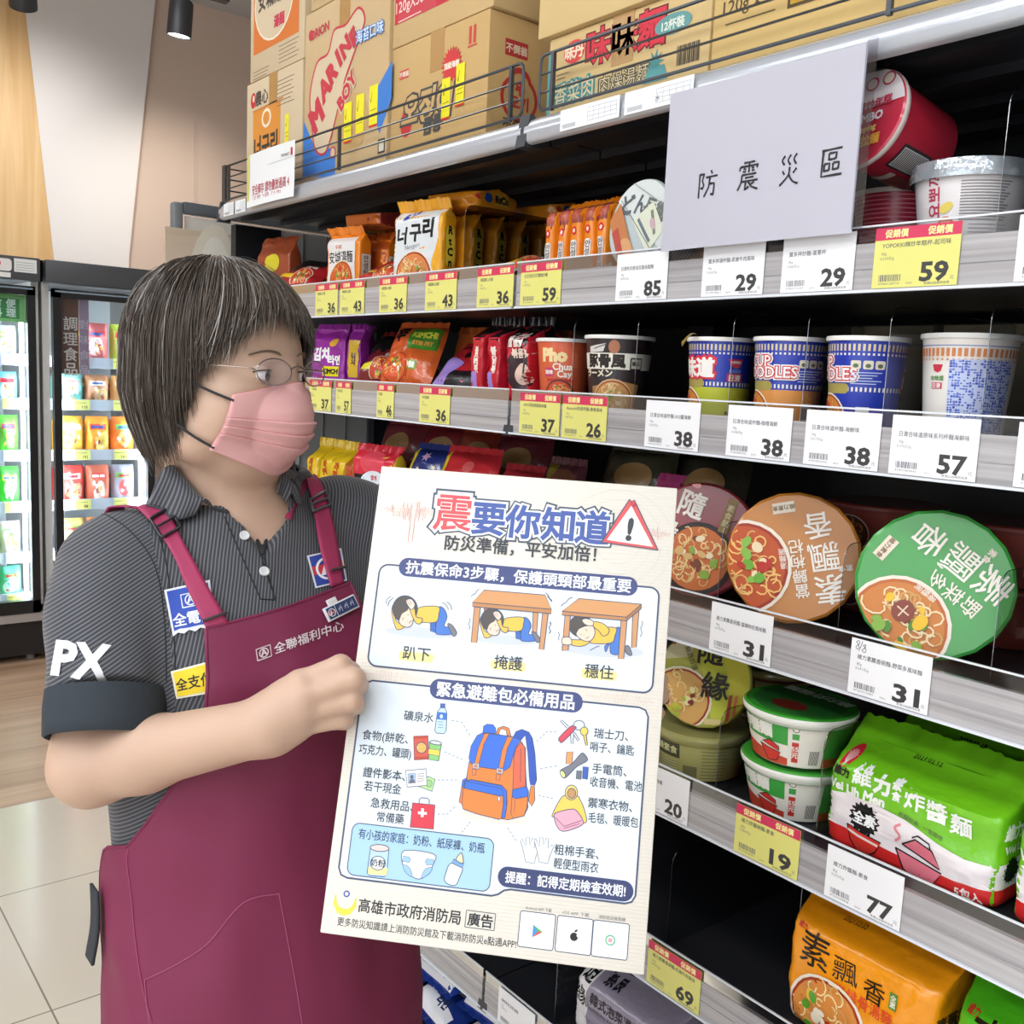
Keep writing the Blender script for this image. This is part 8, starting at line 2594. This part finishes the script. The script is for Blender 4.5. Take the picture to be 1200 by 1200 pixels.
# ---------------- glasses
RIM = M('8f8a90', 0.2, 0.8)
LENS = clear_mat('lens', 'f2f0f8', 0.03, 0.03)
gc = []
for sgn in (-1, 1):
    tilt = R(9 * sgn)

    def lens_pt(ang, s=1.0, sgn=sgn, d=0.0):
        x, z = 0.0240 * s * math.cos(ang), 0.0135 * s * math.sin(ang)
        return np.array(hp(0.0345 * sgn + x * math.cos(tilt), 0.100 - x * math.sin(tilt) + d, 0.004 + z)) - np.array(ROOTP)
    g = G(); g.tube([lens_pt(2 * PI * k / 36) for k in range(36)], 0.0007, RIM, 5, closed=True); g.build('rim', man, 60)
    g = G()
    g.add([lens_pt(2 * PI * k / 36, 0.99) for k in range(36)], [tuple(range(36))], LENS)
    g.build('lens', man, 60)
    g = G()
    g.tube([lens_pt(PI if sgn < 0 else 0), np.array(hp(0.061 * sgn, 0.095, 0.006)) - np.array(ROOTP), np.array(hp(0.0650 * sgn, 0.088, 0.007)) - np.array(ROOTP), np.array(hp(0.0740 * sgn, 0.040, 0.007)) - np.array(ROOTP), np.array(hp(0.081 * sgn, -0.005, 0.006)) - np.array(ROOTP), np.array(hp(0.079 * sgn, -0.030, -0.016)) - np.array(ROOTP)], 0.0010, M('a08c80', 0.25, 0.8), 6)
    g.build('temple_arm', man, 60)
g = G(); g.tube([np.array(hp(a, 0.1035, 0.007 + 0.004 * (1 - (a / 0.0125) ** 2))) - np.array(ROOTP) for a in np.linspace(-0.0125, 0.0125, 7)], 0.0009, RIM, 6); g.build('bridge', man, 60)

# ---------------- hair: a bob with a fringe
rdh = random.Random(77)
PHI = [-180, -150, -120, -100, -90, -82, -74, -64, -52, -40, -28, -15, 0, 15, 30, 45, 58, 66, 74, 84, 100, 120, 150, 180]
CEND = [-0.084, -0.088, -0.090, -0.086, -0.086, -0.086, -0.070, 0.000, 0.010, 0.026, 0.046, 0.062, 0.068, 0.060, 0.046, 0.032, 0.004, -0.02, -0.05, -0.075, -0.086, -0.09, -0.09, -0.088]
GREY = ['52463d', '40362f', '5e5148', '382f2a', '6a5d53', '4c4139', '8e8882', 'b0aca8']


def hair_pt(phi, t, lift=0.0, cend=None):
    """phi degrees from the front towards her left, t 0 crown .. 1 tip"""
    ce = float(np.interp(phi, PHI, CEND)) if cend is None else cend
    s, c = math.sin(R(phi)), math.cos(R(phi))
    rx = 0.0860 + lift
    ry = (0.1060 if c > 0 else 0.0960) + lift
    top = 0.117 + lift
    mid = 0.022
    psi_e = PI / 2 if ce < mid else math.acos(max(0, min(1, (ce - mid) / (top - mid))))
    L1 = psi_e * 0.10
    L2 = max(0, mid - ce)
    d = t * (L1 + L2)
    if d <= L1:
        ps = d / 0.10
        rr_ = math.sin(ps) ** 0.92
        cc = mid + (top - mid) * math.cos(ps)
        k = 1.0
    else:
        rr_, cc = 1.0, mid - (d - L1)
        q = (d - L1) / 0.11
        k = 1.0 + 0.03 * math.sin(q * 2.2) - 0.42 * max(0, q - 0.38) ** 1.4 - (0.02 if c < 0 else 0.0)
    a, b = rx * s * rr_ * k, ry * c * rr_ * k - 0.012 * (1 - max(0, c)) - (0.004 if c > 0 else 0)
    b += (0.016 * max(0, c) * (d / (L1 + L2 + 1e-6))) * 0.3
    return np.array(hp(a, b, cc)) - np.array(ROOTP)


HM = M(GREY[1], 0.42, bump=0.1, bscale=140)
g = G()
g.grid(lambda u, v: hair_pt(-180 + 360 * u, v * (0.97 if abs(-180 + 360 * u) > 66 else 0.84), -0.004 + 0.0012 * math.sin(u * 190)), 150, 30, HM)
ms_ = [M(c, 0.30) for c in GREY]
for k in range(4200):
    phi = rdh.uniform(-180, 60) if rdh.random() < 0.85 else rdh.uniform(60, 180)
    ce = float(np.interp(phi, PHI, CEND)) + rdh.gauss(0, 0.0075) - (0.010 if rdh.random() < 0.2 else 0)
    t0 = max(0.02, rdh.random() ** 1.4 * 0.5)
    lift = rdh.uniform(-0.002, 0.0045)
    dphi = rdh.gauss(0, 2.5) - (10 if -60 < phi < 30 else 0)
    n = 9
    pts = []
    for i in range(n):
        t = t0 + (1 - t0) * i / (n - 1)
        pts.append(hair_pt(phi + dphi * (i / (n - 1)) ** 2, t, lift + 0.0016 * math.sin(phi * 1.7 + t * 5), ce))
    w = rdh.uniform(0.00035, 0.0008)
    r_ = rdh.random()
    m = ms_[rdh.randrange(6)] if r_ > 0.11 else ms_[6 + (r_ < 0.045)]
    g.tube(pts, [w * (0.6 + 0.4 * math.sin(PI * min(1, 0.25 + i / n))) * (1 if i < n - 1 else 0.3) for i in range(n)], m, 3, cap=False)
for k in range(60):     # fly-away hairs
    phi = rdh.uniform(-170, 50)
    l = rdh.uniform(0.003, 0.010)
    t0 = rdh.uniform(0, 0.6)
    pts = [hair_pt(phi + 14 * (i / 6) ** 2, min(1.0, t0 + 0.4 * i / 6), l * math.sin(PI * i / 6 * 0.9)) for i in range(7)]
    g.tube(pts, 0.00022, ms_[rdh.randrange(8)], 3, cap=False)
for k in range(26):     # the loose lock before the ear
    ph = -71 + rdh.gauss(0, 1.6)
    pts = [hair_pt(ph + 4 * (i / 8) ** 2, 0.55 + 0.45 * i / 8, -0.004 + rdh.uniform(0, 0.003) - 0.006 * i / 8, -0.072 + rdh.gauss(0, 0.008)) for i in range(9)]
    g.tube(pts, 0.00035, ms_[rdh.randrange(5)], 3, cap=False)
g.build('hair', man, 180)

# ---------------- trousers and shoes (below the picture)
TRS = M('26272c', 0.8, bump=0.1, bscale=20)
V2 = Vol((0.2, 0.8, 0.06), (0.78, 1.32, 0.93), 0.007)
V2.put(torso_fn(0.010, 0.70), (0.2, 0.8, 0.68), (0.8, 1.3, 0.90), 0.02)
V2.put(lambda X, Y, Z: 0.90 - Z + 0 * X + 0 * Y, (0.2, 0.8, 0.90), (0.78, 1.32, 0.93), 0.004, True)
for sgn in (-1, 1):
    hip = np.array([*tcen(0.74), 0.74]) + LFT * 0.080 * sgn
    V2.cone(hip, hip * [1, 1, 0] + [0, 0, 0.42], 0.088, 0.070, 0.03)
    V2.cone(hip * [1, 1, 0] + [0, 0, 0.42], hip * [1, 1, 0] + [0, 0, 0.13], 0.070, 0.060, 0.02)
V2.mesh(TRS).build('trousers', man, 180)
for sgn in (-1, 1):
    hip = np.array([*tcen(0.74), 0]) + LFT * 0.082 * sgn
    V3 = Vol(hip + [-0.2, -0.25, 0.0], hip + [0.2, 0.2, 0.16], 0.005)
    V3.cone(hip - FRT * 0.025 + [0, 0, 0.050], hip + FRT * 0.13 + [0, 0, 0.040], 0.044, 0.038, 0.02)
    V3.cone(hip + [0, 0, 0.05], hip + [0, 0, 0.10], 0.046, 0.042, 0.02)
    V3.put(lambda X, Y, Z: Z - 0.004 + 0 * X + 0 * Y, hip + [-0.2, -0.25, -0.01], hip + [0.2, 0.2, 0.0], 0.003, True)
    V3.mesh(M('1d1e22', 0.4)).build('shoe', man, 180)
